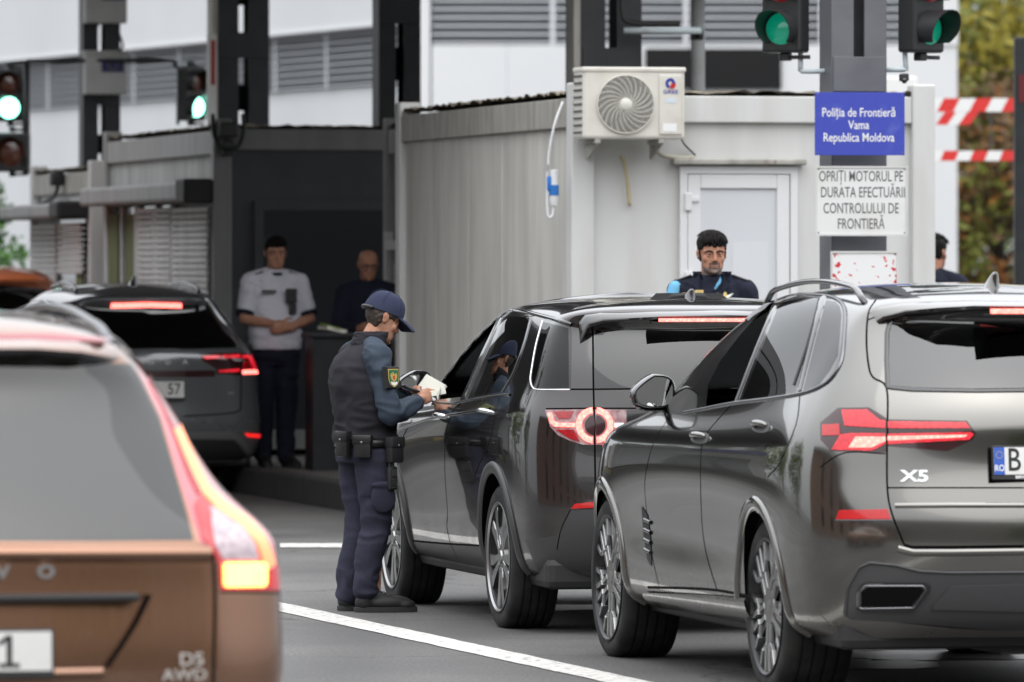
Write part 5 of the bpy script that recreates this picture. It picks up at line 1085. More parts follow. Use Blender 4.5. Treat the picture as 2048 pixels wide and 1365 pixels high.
for x in (0, WB2): di.wheel(x, .925, .366, .245, .267, spokes_split)
di.interior(xs=(1.10, .20), zf=.08); di.under(-.75, 3.1)
def ring(c, cx, cy, r0, r1, a0, a1, aspect=1., n=14): return [(cx + r1 * math.cos(R(a)) * aspect, cy - r1 * math.sin(R(a))) for a in np.linspace(a0, a1, n)] + [(cx + r0 * math.cos(R(a)) * aspect, cy - r0 * math.sin(R(a))) for a in np.linspace(a1, a0, n)]
di.patch('light_ring', ring(di, 1188, 851, 24, 36, 95, 265), .006, M['hot_glow'], skirt=.006); di.patch('light_ring', ring(di, 1191, 851, 24, 36, -85, 85), .006, M['hot_glow'], skirt=.006)
di.patch('light_bar', [(1096, 827), (1104, 826), (1108, 841), (1115, 846), (1151, 847), (1151, 855), (1110, 854), (1101, 847)], .006, M['hot_glow'], skirt=.006)
di.patch('light_lens', [(1108, 824), (1148, 823), (1140, 838), (1118, 838)], .004, M['red_lens'], skirt=.004); di.patch('light_lens', [(1112, 860), (1148, 860), (1160, 884), (1140, 878)], .004, M['red_lens'], skirt=.004)
di.patch('light_lens', ring(di, 1190, 851, 0.5, 20, 95, 265), .007, M['dark_lens'], skirt=.004); di.patch('light_lens', ring(di, 1191, 851, 0.5, 20, -85, 85), .007, M['dark_lens'], skirt=.004)
di.patch('light_lens', [(1228, 846), (1248, 846), (1248, 856), (1228, 856)], .004, M['white'], skirt=.004)
di.patch('reflector', [(1150, 1008), (1190, 1004), (1190, 1016), (1142, 1018)], .006, M['reflector'])
bx = spoiler(di, [(1158, 640), (1170, 632), (1200, 628), (1314, 625), ('r', 0, 1.586)], (.02, .06, .085, .095, .10), (.105, .045, .028, .020, .018), di.paint)
MB().box(bx[0] - .108, bx[0] - .094, -.34, .34, bx[2] - .050, bx[2] - .034, bev=.003).build('brake_light', M['hot_glow'], di.root); MB().box(bx[0] - .110, bx[0] - .03, -.37, .37, bx[2] - .056, bx[2] - .051).build('brake_light_baffle', M['black_plastic'], di.root)  # black shelf below is added, blocks the lamp's reflection in the rear window
fin(di, -.22, M['dark_chrome'], .17, .058); 
for px, py, d in ((883, 833, d1), (972, 824, d2)):
    di.patch('handle_recess', [(px - 16, py + 2), (px, py - 6), (px + 17, py - 5), (px + 15, py + 7), (px, py + 11), (px - 12, py + 9)], .0015, M['black_gloss'], 3, skirt=0); handle(di, px, py, .2, -.02, M['chrome'], D[d])
q_ = mirror_at(di, 826, 762, 1.98); mirror(di, (q_.x, q_.y, q_.z), (.15, .19, .12), M['black_gloss'], .06, .1)
ex = di.loc(1194, 1122)[0]; MB().tube([(ex.x + .25, ex.y - .02, .40), (ex.x + .05, ex.y - .02, .385), (ex.x - .015, ex.y - .02, .375)], .04, 16, caps=False).tube([(ex.x + .25, ex.y - .02, .40), (ex.x + .05, ex.y - .02, .385), (ex.x - .0, ex.y - .02, .375)], .034, 16, 1).build('exhaust_pipe', [M['chrome'], M['seam']], di.root, True)
plate(di, -.985, .80, .52, .112, 'B', .1, -.2, tilt=2)
# ------------------------------------------------------------------ bronze SUV in the left foreground (out of focus)
M['paint_brown'] = paint('bronze brown metallic paint', (.27, .14, .086), .22)
rows = [((-.80, .28, .5, .78), (-.42, 2.85), (.28, .28, .28), (.84, .84, .84)),
        ((-.90, .36, .9, .88), (-.42, 2.85), (.32, .32, .32), (.92, .91, .92)),
        ((-.95, .48, 1, .93), (-.42, 2.85), (.46, .45, .45), (.945, .93, .94)),
        ((-.965, .62, 1, .945), (-.42, 2.85), (.62, .62, .62), (.95, .94, .95)),
        ((-.95, .76, 1, .94), (-.42, 2.85), (.78, .78, .78), (.95, .945, .95)),
        ((-.935, .90, 1, .935), (-.42, 2.85), (.92, .92, .92), (.95, .95, .945)),
        ((-.93, .985, 1, .925), (-.40, 2.85), (1.02, 1.0, 1.0), (.945, .945, .92)),
        ((-.915, 1.02, 1, .89), (-.36, 2.25), (1.09, 1.08, 1.08), (.91, .91, .87)),
        ((-.86, 1.13, 1, .755), (-.32, 2.10), (1.17, 1.17, 1.17), (.835, .87, .82)),
        ((-.76, 1.28, 1, .70), (-.28, 1.80), (1.30, 1.32, 1.32), (.76, .82, .74)),
        ((-.64, 1.45, .9, .60), (-.22, 1.45), (1.47, 1.50, 1.49), (.66, .74, .66)),
        ((-.66, 1.585, .9, .50), (-.15, 1.25), (1.60, 1.635, 1.61), (.56, .64, .56)),
        ((-.45, 1.645, .7, .30), (-.05, 1.15), (1.65, 1.67, 1.65), (.32, .36, .30)),
        ((-.25, 1.66, .5, 0), (0, 1.05), (1.665, 1.68, 1.66), (0, 0, 0))]
rows = [((a, b, c, d + (.045 if k < 7 else .02)), e, f, tuple(y + (.03 if k < 7 else .01) for y in g) if g[0] else g) for k, ((a, b, c, d), e, f, g) in enumerate(rows)]
_r = at(-80, HOR, 20.7); ax = Vector((-math.sin(TH), math.cos(TH), 0)); _c = _r + .96 * ax
vo = Car('bronze brown SUV in the blurred left foreground with tall S-shaped red tail light', _c.x, _c.y, rows, F2, M['paint_brown'], vis=-1, bow=(.02, .09, .34), ny=1.0)
WB3, RA3 = 2.774, .41
for x in (0, WB3): vo.arch(x, .36, RA3)
ht = vo.region('tailgate', [('r', 0, 1.56), (60, 700), (200, 704), (262, 712), (278, 745), (322, 833), (352, 940), (375, 1012), (399, 1084), (424, 1104), (429, 1193), (427, 1300), (425, 1380), ('r', .72, .60), ('r', 0, .58)], vo.paint, centre=True)
lamp = [(276, 712), (292, 730), (352, 806), (419, 940), (440, 980), (500, 1014), (541, 1045), (560, 1076), (566, 1120), (568, 1181), (440, 1180), (440, 1132), (424, 1104), (399, 1084), (375, 1012), (352, 940), (322, 833), (281, 751), (268, 722)]
rw = vo.region('rear_window', [('r', 0, 1.012), (0, 1084), (200, 1084), (388, 1082), (372, 1020), (346, 930), (318, 835), (278, 752), (262, 728), (100, 722), ('r', 0, 1.53)], glass('smoked rear glass', (.05, .05, .052), ior=1.75), of=ht, centre=True)
tl = vo.region('tail_light', lamp, mat('pale red lens', (.52, .13, .15), .12, coat=1, emit=(1, .05, .08), es=.08))
vo.region('windscreen', [('uv', 10.2, 7.15), ('uv', 13, 7.15), ('uv', 13, 9.9), ('uv', 10.3, 9.9)], M['clear'])
w_ = vo.region('window', [('s', -.1, 1.12), ('s', 2.2, 1.12), ('s', 1.5, 1.5), ('s', .0, 1.46)], M['tint'])
dg = vo.region('tailgate_recess', [('r', 0, .86), (0, 1192), (300, 1190), (270, 1250), (215, 1335), (0, 1345), ('r', 0, .64)], vo.paint, of=ht, centre=True, lift=-.02)
vo.seam([(426, 1108), (430, 1193), (428, 1300), (426, 1375)], .010); vo.seam([(440, 1184), (566, 1186)], .006, 0)
vo.build(); D = vo.parts
strip = lambda pts, w0, w1: [(x + (w0 + (w1 - w0) * i / (len(pts) - 1)) * .5, y - (w0 + (w1 - w0) * i / (len(pts) - 1)) * .45) for i, (x, y) in enumerate(pts)] + [(x - (w0 + (w1 - w0) * i / (len(pts) - 1)) * .5, y + (w0 + (w1 - w0) * i / (len(pts) - 1)) * .45) for i, (x, y) in list(enumerate(pts))[::-1]]
cl_ = [(352, 856), (371, 900), (392, 945), (410, 980), (443, 1014), (490, 1046), (520, 1080), (534, 1115), (539, 1136)]
vo.patch('light_strip', strip(cl_, 13, 17), .006, M['orange_glow'], skirt=.006)
vo.patch('light_edge', strip([(300, 752), (332, 812), (356, 870), (380, 940), (400, 985)], 12, 12), .005, M['red_lens'], skirt=.005)
vo.patch('light_edge', [(424, 1100), (436, 1124), (441, 1180), (566, 1181), (566, 1176), (446, 1176), (441, 1120), (425, 1090), (416, 1010), (400, 985), (388, 1010), (404, 1078)], .005, mat('lens red', (.45, .012, .02), .15, coat=1, emit=(1, .02, .03), es=.16), skirt=.004)
vo.patch('light_lens', [(420, 1012), (440, 1026), (485, 1056), (508, 1088), (516, 1120), (446, 1120), (430, 1090), (424, 1060)], .005, mat('clear lamp lens', (.62, .50, .52), .2, coat=1, noise=(40, .35, .65, (.35, .28, .32))), skirt=.005)
vo.patch('light_bulb', [(446, 1130), (452, 1126), (524, 1126), (530, 1132), (530, 1168), (524, 1174), (452, 1175), (446, 1170)], .009, M['yellow_glow'], skirt=.008)
vo.patch('light_lens', [(538, 1140), (562, 1130), (564, 1176), (536, 1176)], .006, bpy.data.materials['lens red'], skirt=.005)
spoiler(vo, [(262, 706), (230, 694), (150, 684), (60, 680), ('r', 0, 1.585)], (.03, .07, .12, .15, .16), (.05, .035, .028, .024, .022), vo.paint, .10, .07)
vo.patch('brake_light', [('r', 0, 1.590), (100, 675), (214, 685), (205, 691), (100, 688), ('r', 0, 1.572)], .014, mat('brake light lens', (.30, .05, .06), .2, coat=1), both=True, skirt=.012)
rail(vo, -.42, 1.5, .52, .032, M['dark_chrome'], .016)
MB().box(-.972, -.9, -.52, .52, .838, .862, bev=.008).build('ledge_shadow_bar', M['black_plastic'], vo.root)  # dark bar standing in for the shadow line under the tailgate ledge
vo.trim('recess_edge', [(300, 1190), (270, 1250), (215, 1335)], .012, .001, M['seam']); vo.trim('tailgate_ledge', [('r', 0, .985), (0, 1108), (200, 1108), (420, 1108)], .05, .018, vo.paint, 0)
vo.trim('recess_edge', [('r', 0, .63), (0, 1350), (205, 1346)], .035, .010, vo.paint, 0)
for k, ch in enumerate('VOLVO'):
    z = 1.79 - (1147 - HOR) / 700; y = -.126 * (k - 2)
    uv = vo.hit(('r', abs(y), z)); p, n = vo.ev(uv[None]); p = p[0]
    text_on('lettering', ch, M['chrome'], vo.root, Matrix.Translation((p[0] - .008, y, z)) @ Matrix(((0, 0, -1, 0), (-1, 0, 0, 0), (0, 1, 0, 0), (0, 0, 0, 1))), .052, bold=.002, extrude=.003, xs=1.2)
M['badge'] = mat('dull silver badge', (.5, .47, .44), .5, metal=.3)
vo.decal('badge', 'D5', M['badge'], 382, 1320, .052, bold=.0004, extrude=.003, off=.005, xs=1.2); vo.decal('badge', 'AWD', M['badge'], 368, 1351, .046, bold=.0004, extrude=.003, off=.005, xs=1.2)
pl_ = plate(vo, -.985, .70, .52, .112, ' ', .135, .135, tilt=2, frame=True, xs=.9)
_m = Matrix.Translation((-.985, 0, .70)) @ Matrix.Rotation(R(2), 4, 'Y') @ Matrix(((0, 0, -1, 0), (-1, 0, 0, 0), (0, 1, 0, 0), (0, 0, 0, 1)))
MB().box(.130, .146, -.034, .046, .0035, .0048, mtx=_m).box(.108, .168, -.046, -.034, .0035, .0048, mtx=_m).add([_m @ Vector(v) for v in ((.130, .046, .0046), (.105, .026, .0046), (.112, .016, .0046), (.130, .030, .0046))], [[0, 1, 2, 3]]).build('plate_text', M['ink'], pl_)
for x in (0, WB3): vo.liner(x, .36, RA3, .92); vo.wheel(x, .93, .366, .235, .25, spokes_split)
vo.interior(xs=(1.05, .15)); vo.under(-.7, 3.1)

# ------------------------------------------------------------------ dark SUV ahead, at the booth
M['paint_slate'] = paint('slate grey metallic paint', (.135, .142, .155), .2, metal=.35)
rows = [((-.82, .25, .5, .78), (-.42, 2.9), (.26, .26, .26), (.82, .82, .82)),
        ((-.92, .32, .9, .87), (-.42, 2.9), (.30, .30, .30), (.90, .89, .90)),
        ((-.96, .44, 1, .905), (-.42, 2.9), (.42, .42, .42), (.93, .92, .93)),
        ((-.98, .58, 1, .915), (-.42, 2.9), (.60, .60, .60), (.935, .925, .935)),
        ((-.955, .72, 1, .905), (-.42, 2.9), (.76, .76, .76), (.93, .925, .93)),
        ((-.945, .90, 1, .895), (-.42, 2.9), (.94, .93, .93), (.925, .925, .92)),
        ((-.95, 1.06, 1, .865), (-.42, 2.9), (1.06, 1.04, 1.02), (.91, .915, .90)),
        ((-.92, 1.15, 1, .81), (-.40, 2.25), (1.15, 1.10, 1.08), (.86, .88, .85)),
        ((-.84, 1.27, .95, .72), (-.38, 1.95), (1.28, 1.28, 1.27), (.79, .82, .76)),
        ((-.74, 1.40, .9, .635), (-.36, 1.62), (1.42, 1.44, 1.43), (.70, .75, .68)),
        ((-.70, 1.515, .8, .57), (-.33, 1.30), (1.53, 1.56, 1.54), (.62, .69, .62)),
        ((-.82, 1.57, .85, .50), (-.28, 1.12), (1.60, 1.635, 1.60), (.54, .60, .54)),
        ((-.45, 1.645, .7, .30), (-.15, 1.02), (1.66, 1.675, 1.65), (.30, .34, .30)),
        ((-.25, 1.67, .5, 0), (-.05, .95), (1.675, 1.69, 1.67), (0, 0, 0))]
rows = [((a, b, c, d + .025 * (k < 9)), e, f, tuple(y + .02 * (k < 9) for y in g) if g[0] else g) for k, ((a, b, c, d), e, f, g) in enumerate(rows)]
_r = at(303, HOR, 57.5); _c = _r + .97 * ax
ko = Car('slate grey SUV stopped ahead by the shuttered booth, brake lights glowing red', _c.x, _c.y, rows, F2, M['paint_slate'], vis=-1, bow=(.03, .12, .40))
for x in (0, 2.791): ko.arch(x, .355, .405)
ht = ko.region('tailgate', [('r', 0, 1.55), (362, 605), (415, 604), (424, 612), (450, 650), (478, 692), (483, 711), (481, 760), (480, 804), (469, 824), (366, 831), ('r', 0, .64)], ko.paint, centre=True)
rw = ko.region('rear_window', [('r', 0, 1.165), (366, 699), (470, 696), (474, 690), (448, 652), (420, 614), (412, 609), (362, 611), ('r', 0, 1.53)], M['rear_tint'], of=ht, centre=True)
lp = ko.region('tail_light', [(400, 708), (482, 706), (506, 708), (519, 748), (482, 752), (432, 748), (432, 738), (404, 722)], M['dark_lens'])
ko.region('lamp_strip', [('r', 0, .99), (366, 742), (430, 741), (430, 754), (366, 755), ('r', 0, .935)], M['dark_lens'], of=ht, centre=True)
ins = ko.region('bumper_insert', [('r', 0, .51), (392, 864), (460, 863), (478, 870), (495, 890), (513, 919), (502, 921), (484, 890), (470, 878), (392, 877), ('r', 0, .455)], mat('silver bumper trim', (.20, .20, .205), .4, metal=.4), centre=True, lift=.006)
ko.region('valance', [('r', 0, .45), (392, 880), (468, 881), (480, 892), (500, 924), (525, 926), ('r', .8, .27), ('r', 0, .26)], M['black_plastic'], centre=True)
w_ = ko.region('window_frame', [('s', -.36, 1.15), ('s', 2.2, 1.12), ('s', 1.95, 1.30), ('s', 1.5, 1.52), ('s', .2, 1.53), ('s', -.12, 1.48)], M['black_gloss'])
for a_ in ([('s', -.28, 1.18), ('s', .14, 1.18), ('s', .22, 1.50), ('s', -.05, 1.46)], [('s', .22, 1.18), ('s', 1.05, 1.17), ('s', 1.0, 1.51), ('s', .3, 1.51)], [('s', 1.12, 1.17), ('s', 2.02, 1.15), ('s', 1.5, 1.50), ('s', 1.08, 1.51)]): ko.region('window', a_, M['tint'], of=w_)
ko.region('windscreen', [('uv', 10.2, 7.15), ('uv', 13, 7.15), ('uv', 13, 9.9), ('uv', 10.3, 9.9)], M['clear'])
ko.seam([(484, 712), (482, 760), (481, 804), (470, 825), (366, 833)], .010)
ko.build()
ko.trim('window_trim', [('s', -.34, 1.16), ('s', -.10, 1.49), ('s', .2, 1.54), ('s', 1.5, 1.53), ('s', 2.0, 1.28)], .018, .007, M['chrome'], 0)
for p, m_ in (([(405, 713), (440, 711), (440, 717), (410, 719)], 'red_glow'), ([(444, 711), (480, 710), (480, 716), (444, 717)], 'red_glow'), ([(484, 711), (503, 711), (513, 738), (506, 739), (498, 718), (484, 717)], 'red_glow'),
              ([(486, 724), (496, 722), (506, 739), (484, 740)], 'red_lens'), ([(485, 741), (513, 740), (515, 748), (485, 749)], 'hot_glow'), ([(437, 741), (479, 738), (479, 744), (438, 745)], 'red_glow')): ko.patch('light_blade', p, .006, M[m_], skirt=.006)
ko.patch('brake_light', [('r', 0, 1.535), (362, 606), (362, 617), ('r', 0, 1.495)], .02, M['hot_glow'], skirt=.01)
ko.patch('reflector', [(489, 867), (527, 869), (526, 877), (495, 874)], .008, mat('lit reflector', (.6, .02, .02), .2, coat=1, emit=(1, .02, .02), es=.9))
rail(ko, -.35, 1.5, .50, .04, M['dark_chrome'], .017); fin(ko, -.05, M['black_gloss'], .2, .08)
for k, ch in enumerate('\u0160KODA'):
    y = -.139 * (k - 2); z = 1.79 - (725 - HOR) / 252; p = ko.ev(ko.hit(('r', abs(y), z))[None])[0][0]
    text_on('lettering', ch, M['chrome'], ko.root, Matrix.Translation((p[0] - .008, y, z)) @ Matrix(((0, 0, -1, 0), (-1, 0, 0, 0), (0, 1, 0, 0), (0, 0, 0, 1))), .052, bold=.001, extrude=.003, xs=1.15)
ko.decal('badge', '4x4', M['chrome'], 461, 787, .035, off=.005, extrude=.002)
plate(ko, -.985, .84, .52, .13, '57', .125, .125, tilt=2, xs=.85)
for x in (0, 2.791): ko.liner(x, .355, .405, .90); ko.wheel(x, .915, .365, .235, .25, spokes_split)
ko.interior(xs=(1.1, .2)); ko.under(-.75, 3.1)
# ------------------------------------------------------------------ orange vehicle, almost hidden at the left edge
r2 = [((a, b * 1.09, c, d), e, tuple(z * 1.09 for z in f), g) for (a, b, c, d), e, f, g in rows]
_c = rd(65.3, 9.2); orc = Car('orange car almost hidden at the left edge behind the slate grey SUV', _c.x, _c.y, r2, [(x, z * 1.09, y) for x, z, y in F2], mat('orange paint', (.42, .10, .025), .4, coat=1), vis=-1)
orc.root['group'] = 'cars waiting at the border booths'
orc.region('rear_window', [('r', 0, 1.27), ('r', .6, 1.27), ('r', .5, 1.62), ('r', 0, 1.66)], M['rear_tint'], centre=True)
for x in (0, 2.791): orc.arch(x, .355, .405)
orc.region('tail_light', [('r', .58, 1.02), ('r', .90, 1.02), ('r', .90, 1.22), ('r', .66, 1.20)], M['red_lens'])
orc.region('window', [('s', -.1, 1.3), ('s', 2.1, 1.26), ('s', 1.5, 1.62), ('s', .1, 1.6)], M['tint'])
orc.build(60, 50); orc.interior(); orc.under(-.7, 3.1)
for x in (0, 2.791): orc.liner(x, .355, .405, .9); orc.wheel(x, .915, .365, .235, .25, spokes_split)
# ------------------------------------------------------------------ people
from mathutils import noise as mnoise
def _sphere(c, r, sx=1, sy=1, sz=1, rot=None, seg=14):
    bm = bmesh.new(); bmesh.ops.create_uvsphere(bm, u_segments=seg, v_segments=seg // 2 + 2, radius=1)
    m = Matrix.Translation(c) @ (rot.to_4x4() if rot else Matrix.Identity(4)) @ Matrix.Diagonal((r * sx, r * sy, r * sz, 1))
    for v in bm.verts: v.co = m @ v.co
    return bm
def blob(name, shapes, vox, mats, parent=None, smooth=5, wrinkle=None, assign=None):
    q = MB()
    for s_ in shapes:
        if s_[0] == 'c':                         # chain of spheres and cones
            pts = s_[1]
            for p, r in pts: q.bm(_sphere(Vector(p), r))
            for (a, ra), (b, rb) in zip(pts, pts[1:]): q.tube([Vector(a), Vector(a).lerp(Vector(b), .5), Vector(b)], [ra, (ra + rb) / 2, rb], 16)
        elif s_[0] == 'e': q.bm(_sphere(Vector(s_[1]), 1, *s_[2], rot=s_[3] if len(s_) > 3 else None, seg=20))
        elif s_[0] == 'l':                       # horizontal elliptical slices: (x, y, z, rx, ry)
            n = 28; vs = []; e = s_[2] if len(s_) > 2 else 2.3
            for x, y, z, rx, ry in s_[1]:
                for k in range(n):
                    a = 2 * math.pi * k / n; ca, sa = math.cos(a), math.sin(a); rr = (abs(ca) ** e + abs(sa) ** e) ** (-1 / e); vs.append((x + rx * rr * ca, y + ry * rr * sa, z))
            L = len(s_[1]); fs = [[i * n + k, i * n + (k + 1) % n, (i + 1) * n + (k + 1) % n, (i + 1) * n + k] for i in range(L - 1) for k in range(n)] + [list(range(n))[::-1], [(L - 1) * n + k for k in range(n)]]
            if s_[1][0][2] > s_[1][-1][2]: fs = [f[::-1] for f in fs]
            q.add(vs, fs)
        elif s_[0] == 'm': q.add(s_[1], s_[2])
    o = q.build(name, None); md = o.modifiers.new('r', 'REMESH'); md.mode = 'VOXEL'; md.voxel_size = vox; md.use_smooth_shade = True
    if smooth: sm = o.modifiers.new('s', 'SMOOTH'); sm.iterations = smooth; sm.factor = .5
    me = bpy.data.meshes.new_from_object(o.evaluated_get(bpy.context.evaluated_depsgraph_get())); old = o.data; o.modifiers.clear(); o.data = me; bpy.data.meshes.remove(old)
    if wrinkle:
        amp, fr = wrinkle[:2]; zf = wrinkle[2] if len(wrinkle) > 2 else 1.6; co = [v.co.copy() for v in me.vertices]; no = [v.normal.copy() for v in me.vertices]
        for i, v in enumerate(me.vertices):
            p = Vector((co[i].x * fr, co[i].y * fr, co[i].z * fr * zf)); w = wrinkle[3](co[i]) if len(wrinkle) > 3 else 1.
            d = 1 - abs(mnoise.noise(p + Vector((mnoise.noise(p * .7) * 1.5, 0, 0)))) * 2; v.co = co[i] + no[i] * amp * w * (d - .55 + .5 * mnoise.noise(p * .45))
    me.materials.clear()
    for m in mats if isinstance(mats, (list, tuple)) else [mats]: me.materials.append(m)
    me.polygons.foreach_set('use_smooth', [True] * len(me.polygons))
    if assign: me.polygons.foreach_set('material_index', [assign(p.center, p.normal) for p in me.polygons])
    if parent: o.parent = parent
    return o
def skin(name, c): 
    m = mat(name, c, .62, spec=.2, noise=(40, .35, .7, (c[0] * .82, c[1] * .72, c[2] * .70))); p = m.node_tree.nodes['Principled BSDF']; p.inputs['Subsurface Weight'].default_value = .12; p.inputs['Subsurface Radius'].default_value = (.01, .004, .002); return m
M['skin'] = skin('skin', (.46, .25, .17)); M['skin2'] = skin('tanned skin', (.42, .22, .15)); M['lip'] = mat('lips', (.26, .11, .09), .5); M['hair'] = mat('dark hair', (.009, .0075, .007), .65, spec=.15, bump=(150, .6, .004)); M['hair_b'] = mat('brown hair', (.035, .024, .017), .55)
M['stubble'] = mat('greying stubble', (.15, .105, .085), .7, noise=(160, .4, .6, (.24, .18, .155))); M['tache'] = mat('dark moustache', (.045, .030, .025), .7, noise=(200, .4, .6, (.09, .06, .05))); M['brow'] = mat('eyebrows', (.02, .015, .012), .7); M['eye_white'] = mat('eye white', (.40, .37, .34), .3); M['iris'] = mat('iris', (.02, .012, .008), .2)
HEAD_Z = [(-.117, .072, .022, .026), (-.108, .086, .004, .040), (-.09, .092, -.014, .053), (-.07, .092, -.032, .059), (-.045, .089, -.055, .064), (-.015, .085, -.082, .069), (.01, .082, -.093, .072), (.03, .087, -.098, .0745), (.06, .083, -.099, .076), (.085, .066, -.088, .068), (.105, .040, -.066, .052), (.118, .0, -.030, .030)]
def head_shapes(T, nose=1., jaw=1.):
    sl = [((f + b) / 2, 0, z, (f - b) / 2, w_ * (jaw if z < -.03 else 1)) for z, f, b, w_ in HEAD_Z]; n = 28; e = 2.25; vs = []
    for x, y, z, rx, ry in sl:
        for k in range(n):
            a = 2 * math.pi * k / n; ca, sa = math.cos(a), math.sin(a); rr = (abs(ca) ** e + abs(sa) ** e) ** (-1 / e); vs.append(T @ Vector((x + rx * rr * ca, ry * rr * sa, z)))
    L = len(sl); fs = [[i * n + k, i * n + (k + 1) % n, (i + 1) * n + (k + 1) % n, (i + 1) * n + k] for i in range(L - 1) for k in range(n)] + [list(range(n))[::-1], [(L - 1) * n + k for k in range(n)]]
    r3 = T.to_3x3(); S_ = [('m', vs, fs)]; t = lambda *p: T @ Vector(p)
    S_ += [('c', [(t(.084, 0, .020), .0075), (t(.096, 0, -.006), .009 * nose), (t(.106, 0, -.028), .0115 * nose)]), ('e', t(.098, .012, -.034), (.010, .008, .007), r3), ('e', t(.098, -.012, -.034), (.010, .008, .007), r3)]
    for s_ in (1, -1):
        S_ += [('c', [(t(.081, s_ * .014, .022), .0068), (t(.078, s_ * .034, .027), .0072), (t(.062, s_ * .056, .020), .007)]), ('e', t(.058, s_ * .042, -.026), (.022, .022, .026), r3),
               ('e', t(-.010, s_ * .077, -.004), (.017, .008, .031), r3), ('e', t(-.018, s_ * .081, .006), (.015, .007, .022), r3)]
    S_ += [('c', [(t(.088, .020, -.064), .005), (t(.096, .0, -.060), .007), (t(.088, -.020, -.064), .005)]), ('c', [(t(.088, .018, -.072), .005), (t(.095, .0, -.074), .0075), (t(.088, -.018, -.072), .005)]), ('e', t(.086, 0, -.102), (.013, .019, .012), r3)]
    return S_
def face_bits(T, root, brows=True, lids=True):
    r3 = T.to_3x3()
    for s_ in (1, -1):
        MB().bm(_sphere(T @ Vector((.0740, s_ * .0305, -.0045)), 1, .0126, .0155, .0070, r3)).build('eyelid', M['skin2'], root, True)
        q = MB().bm(_sphere(T @ Vector((.0745, s_ * .0305, .003)), .0118)); e = q.build('eye', M['eye_white'], root, True)
        q = MB().bm(_sphere(T @ Vector((.0815, s_ * .0300, .0025)), 1, .0062, .0072, .0068, r3)); q.build('iris', M['iris'], e, True)
        q = MB().bm(_sphere(T @ Vector((.0742, s_ * .0305, .0085)), 1, .0128, .0165, .0090, r3)); q.build('eyelid', M['skin2'], root, True)
        if brows: q = MB().tube([T @ Vector(p) for p in ((.0925, s_ * .012, .0195), (.0915, s_ * .028, .0265), (.080, s_ * .050, .0235))], [.0046, .0056, .0032], 8); q.build('eyebrow', M['brow'], root, True)
def hair_shapes(T, front=.062, side=-.005, thick=.016, top=.02, seed=2, nape=-.05, sideburn=True, mid=.03, zmax=.076):
    rnd = random.Random(seed); out = []
    hz = np.array(HEAD_Z)
    for z in np.arange(-.085, .118, .011):
        f, b, w_ = (np.interp(z, hz[:, 0], hz[:, i]) for i in (1, 2, 3))
        for zi in (z,):
            if zi > zmax: continue
            for k in range(36):
                a = 2 * math.pi * k / 36; ca, sa = math.cos(a), math.sin(a); x = (f + b) / 2 + (f - b) / 2 * ca; y = w_ * sa
                lim = front if x > .045 else (side + .028 if x > .018 else (side - .035 if (sideburn and .004 < x <= .018) else (mid if x > -.028 else nape)))
                if zi < lim: continue
                th = thick * (1 if zi < .07 else 1 + top / thick * min(1, (zi - .07) / .04)) * rnd.uniform(.7, 1.1); out.append(('e', T @ Vector((x * .97, y * .97, min(zi, .118))), (th, th, th)))
    if front < .15: out.append(('e', T @ Vector((-.020, 0, .062)), (.104, .085, .080), T.to_3x3()))
    return out
def hand_shapes(w, d, up, side, curl=.5, L=.185, thumb=1, sp=1.):
    """wrist w, finger direction d, back-of-hand normal up; side = direction of the thumb"""
    d, up, side = Vector(d).normalized(), Vector(up).normalized(), Vector(side).normalized(); w = Vector(w); S_ = []
    p = w + d * .045; r3 = Matrix((d, side, up)).transposed(); S_.append(('c', [(w - d * .05, .026), (w, .0245), (w + d * .02, .025)])); S_.append(('e', p, (.052, .040, .017), r3)); S_.append(('e', p + d * .028, (.030, .042, .015), r3))
    for k, (o, ln, r) in enumerate(((.029, .072, .0088), (.010, .080, .0092), (-.010, .075, .0088), (-.028, .060, .0078))):
        a = w + d * (.088 - abs(k - 1.2) * .004) + side * o * sp; pts = [(a - d * .02, r * 1.1), (a, r)]; dr = d.copy(); q = a
        for j, f in enumerate((.45, .32, .23)):
            ang = curl * (.75 + .35 * j) * (1 + .07 * k); dr = (Matrix.Rotation(-ang, 3, up.cross(d)) @ dr) if False else (dr * math.cos(ang) - up * math.sin(ang) if j == 0 else (dr * math.cos(ang * .9) - (up - dr * up.dot(dr)).normalized() * math.sin(ang * .9))); dr.normalize(); q = q + dr * ln * f; pts.append((q.copy(), r * (.97 - .1 * j)))
        S_.append(('c', pts))
    a = w + d * .025 + side * .030; t1 = a + (d * .55 + side * .75 - up * .25).normalized() * .036; t2 = t1 + (d * .85 + side * .25 - up * .4).normalized() * .030; t3 = t2 + (d * .9 - side * .1 - up * .4).normalized() * .024
    S_.append(('c', [(a, .014), (t1, .0115), (t2, .0098), (t3, .0082)])); return S_
def lk(eye, yaw, pitch=0., roll=0.): return Matrix.Translation(eye) @ Matrix.Rotation(yaw, 4, 'Z') @ Matrix.Rotation(pitch, 4, 'Y') @ Matrix.Rotation(roll, 4, 'X')
def place(o, loc, yaw): o.location = loc; o.rotation_euler = (0, 0, yaw)
def cloth(n, c, r=.85, sc=300, c2=None, b=.35): return mat(n, c, r, spec=.2, bump=(sc, b, .002), noise=(7, .35, .7, c2 or tuple(k * .75 for k in c)))
M['navy'] = cloth('navy cloth', (.014, .016, .030)); M['fleece'] = cloth('dark fleece', (.028, .027, .033), .95, 180); M['sleeve'] = cloth('blue-grey softshell', (.044, .060, .084), .75, 90, (.030, .041, .060), .5); M['trouser'] = cloth('dark blue trousers', (.034, .035, .056), .85, 260); M['cap'] = cloth('navy cap', (.030, .036, .070), .85, 320)
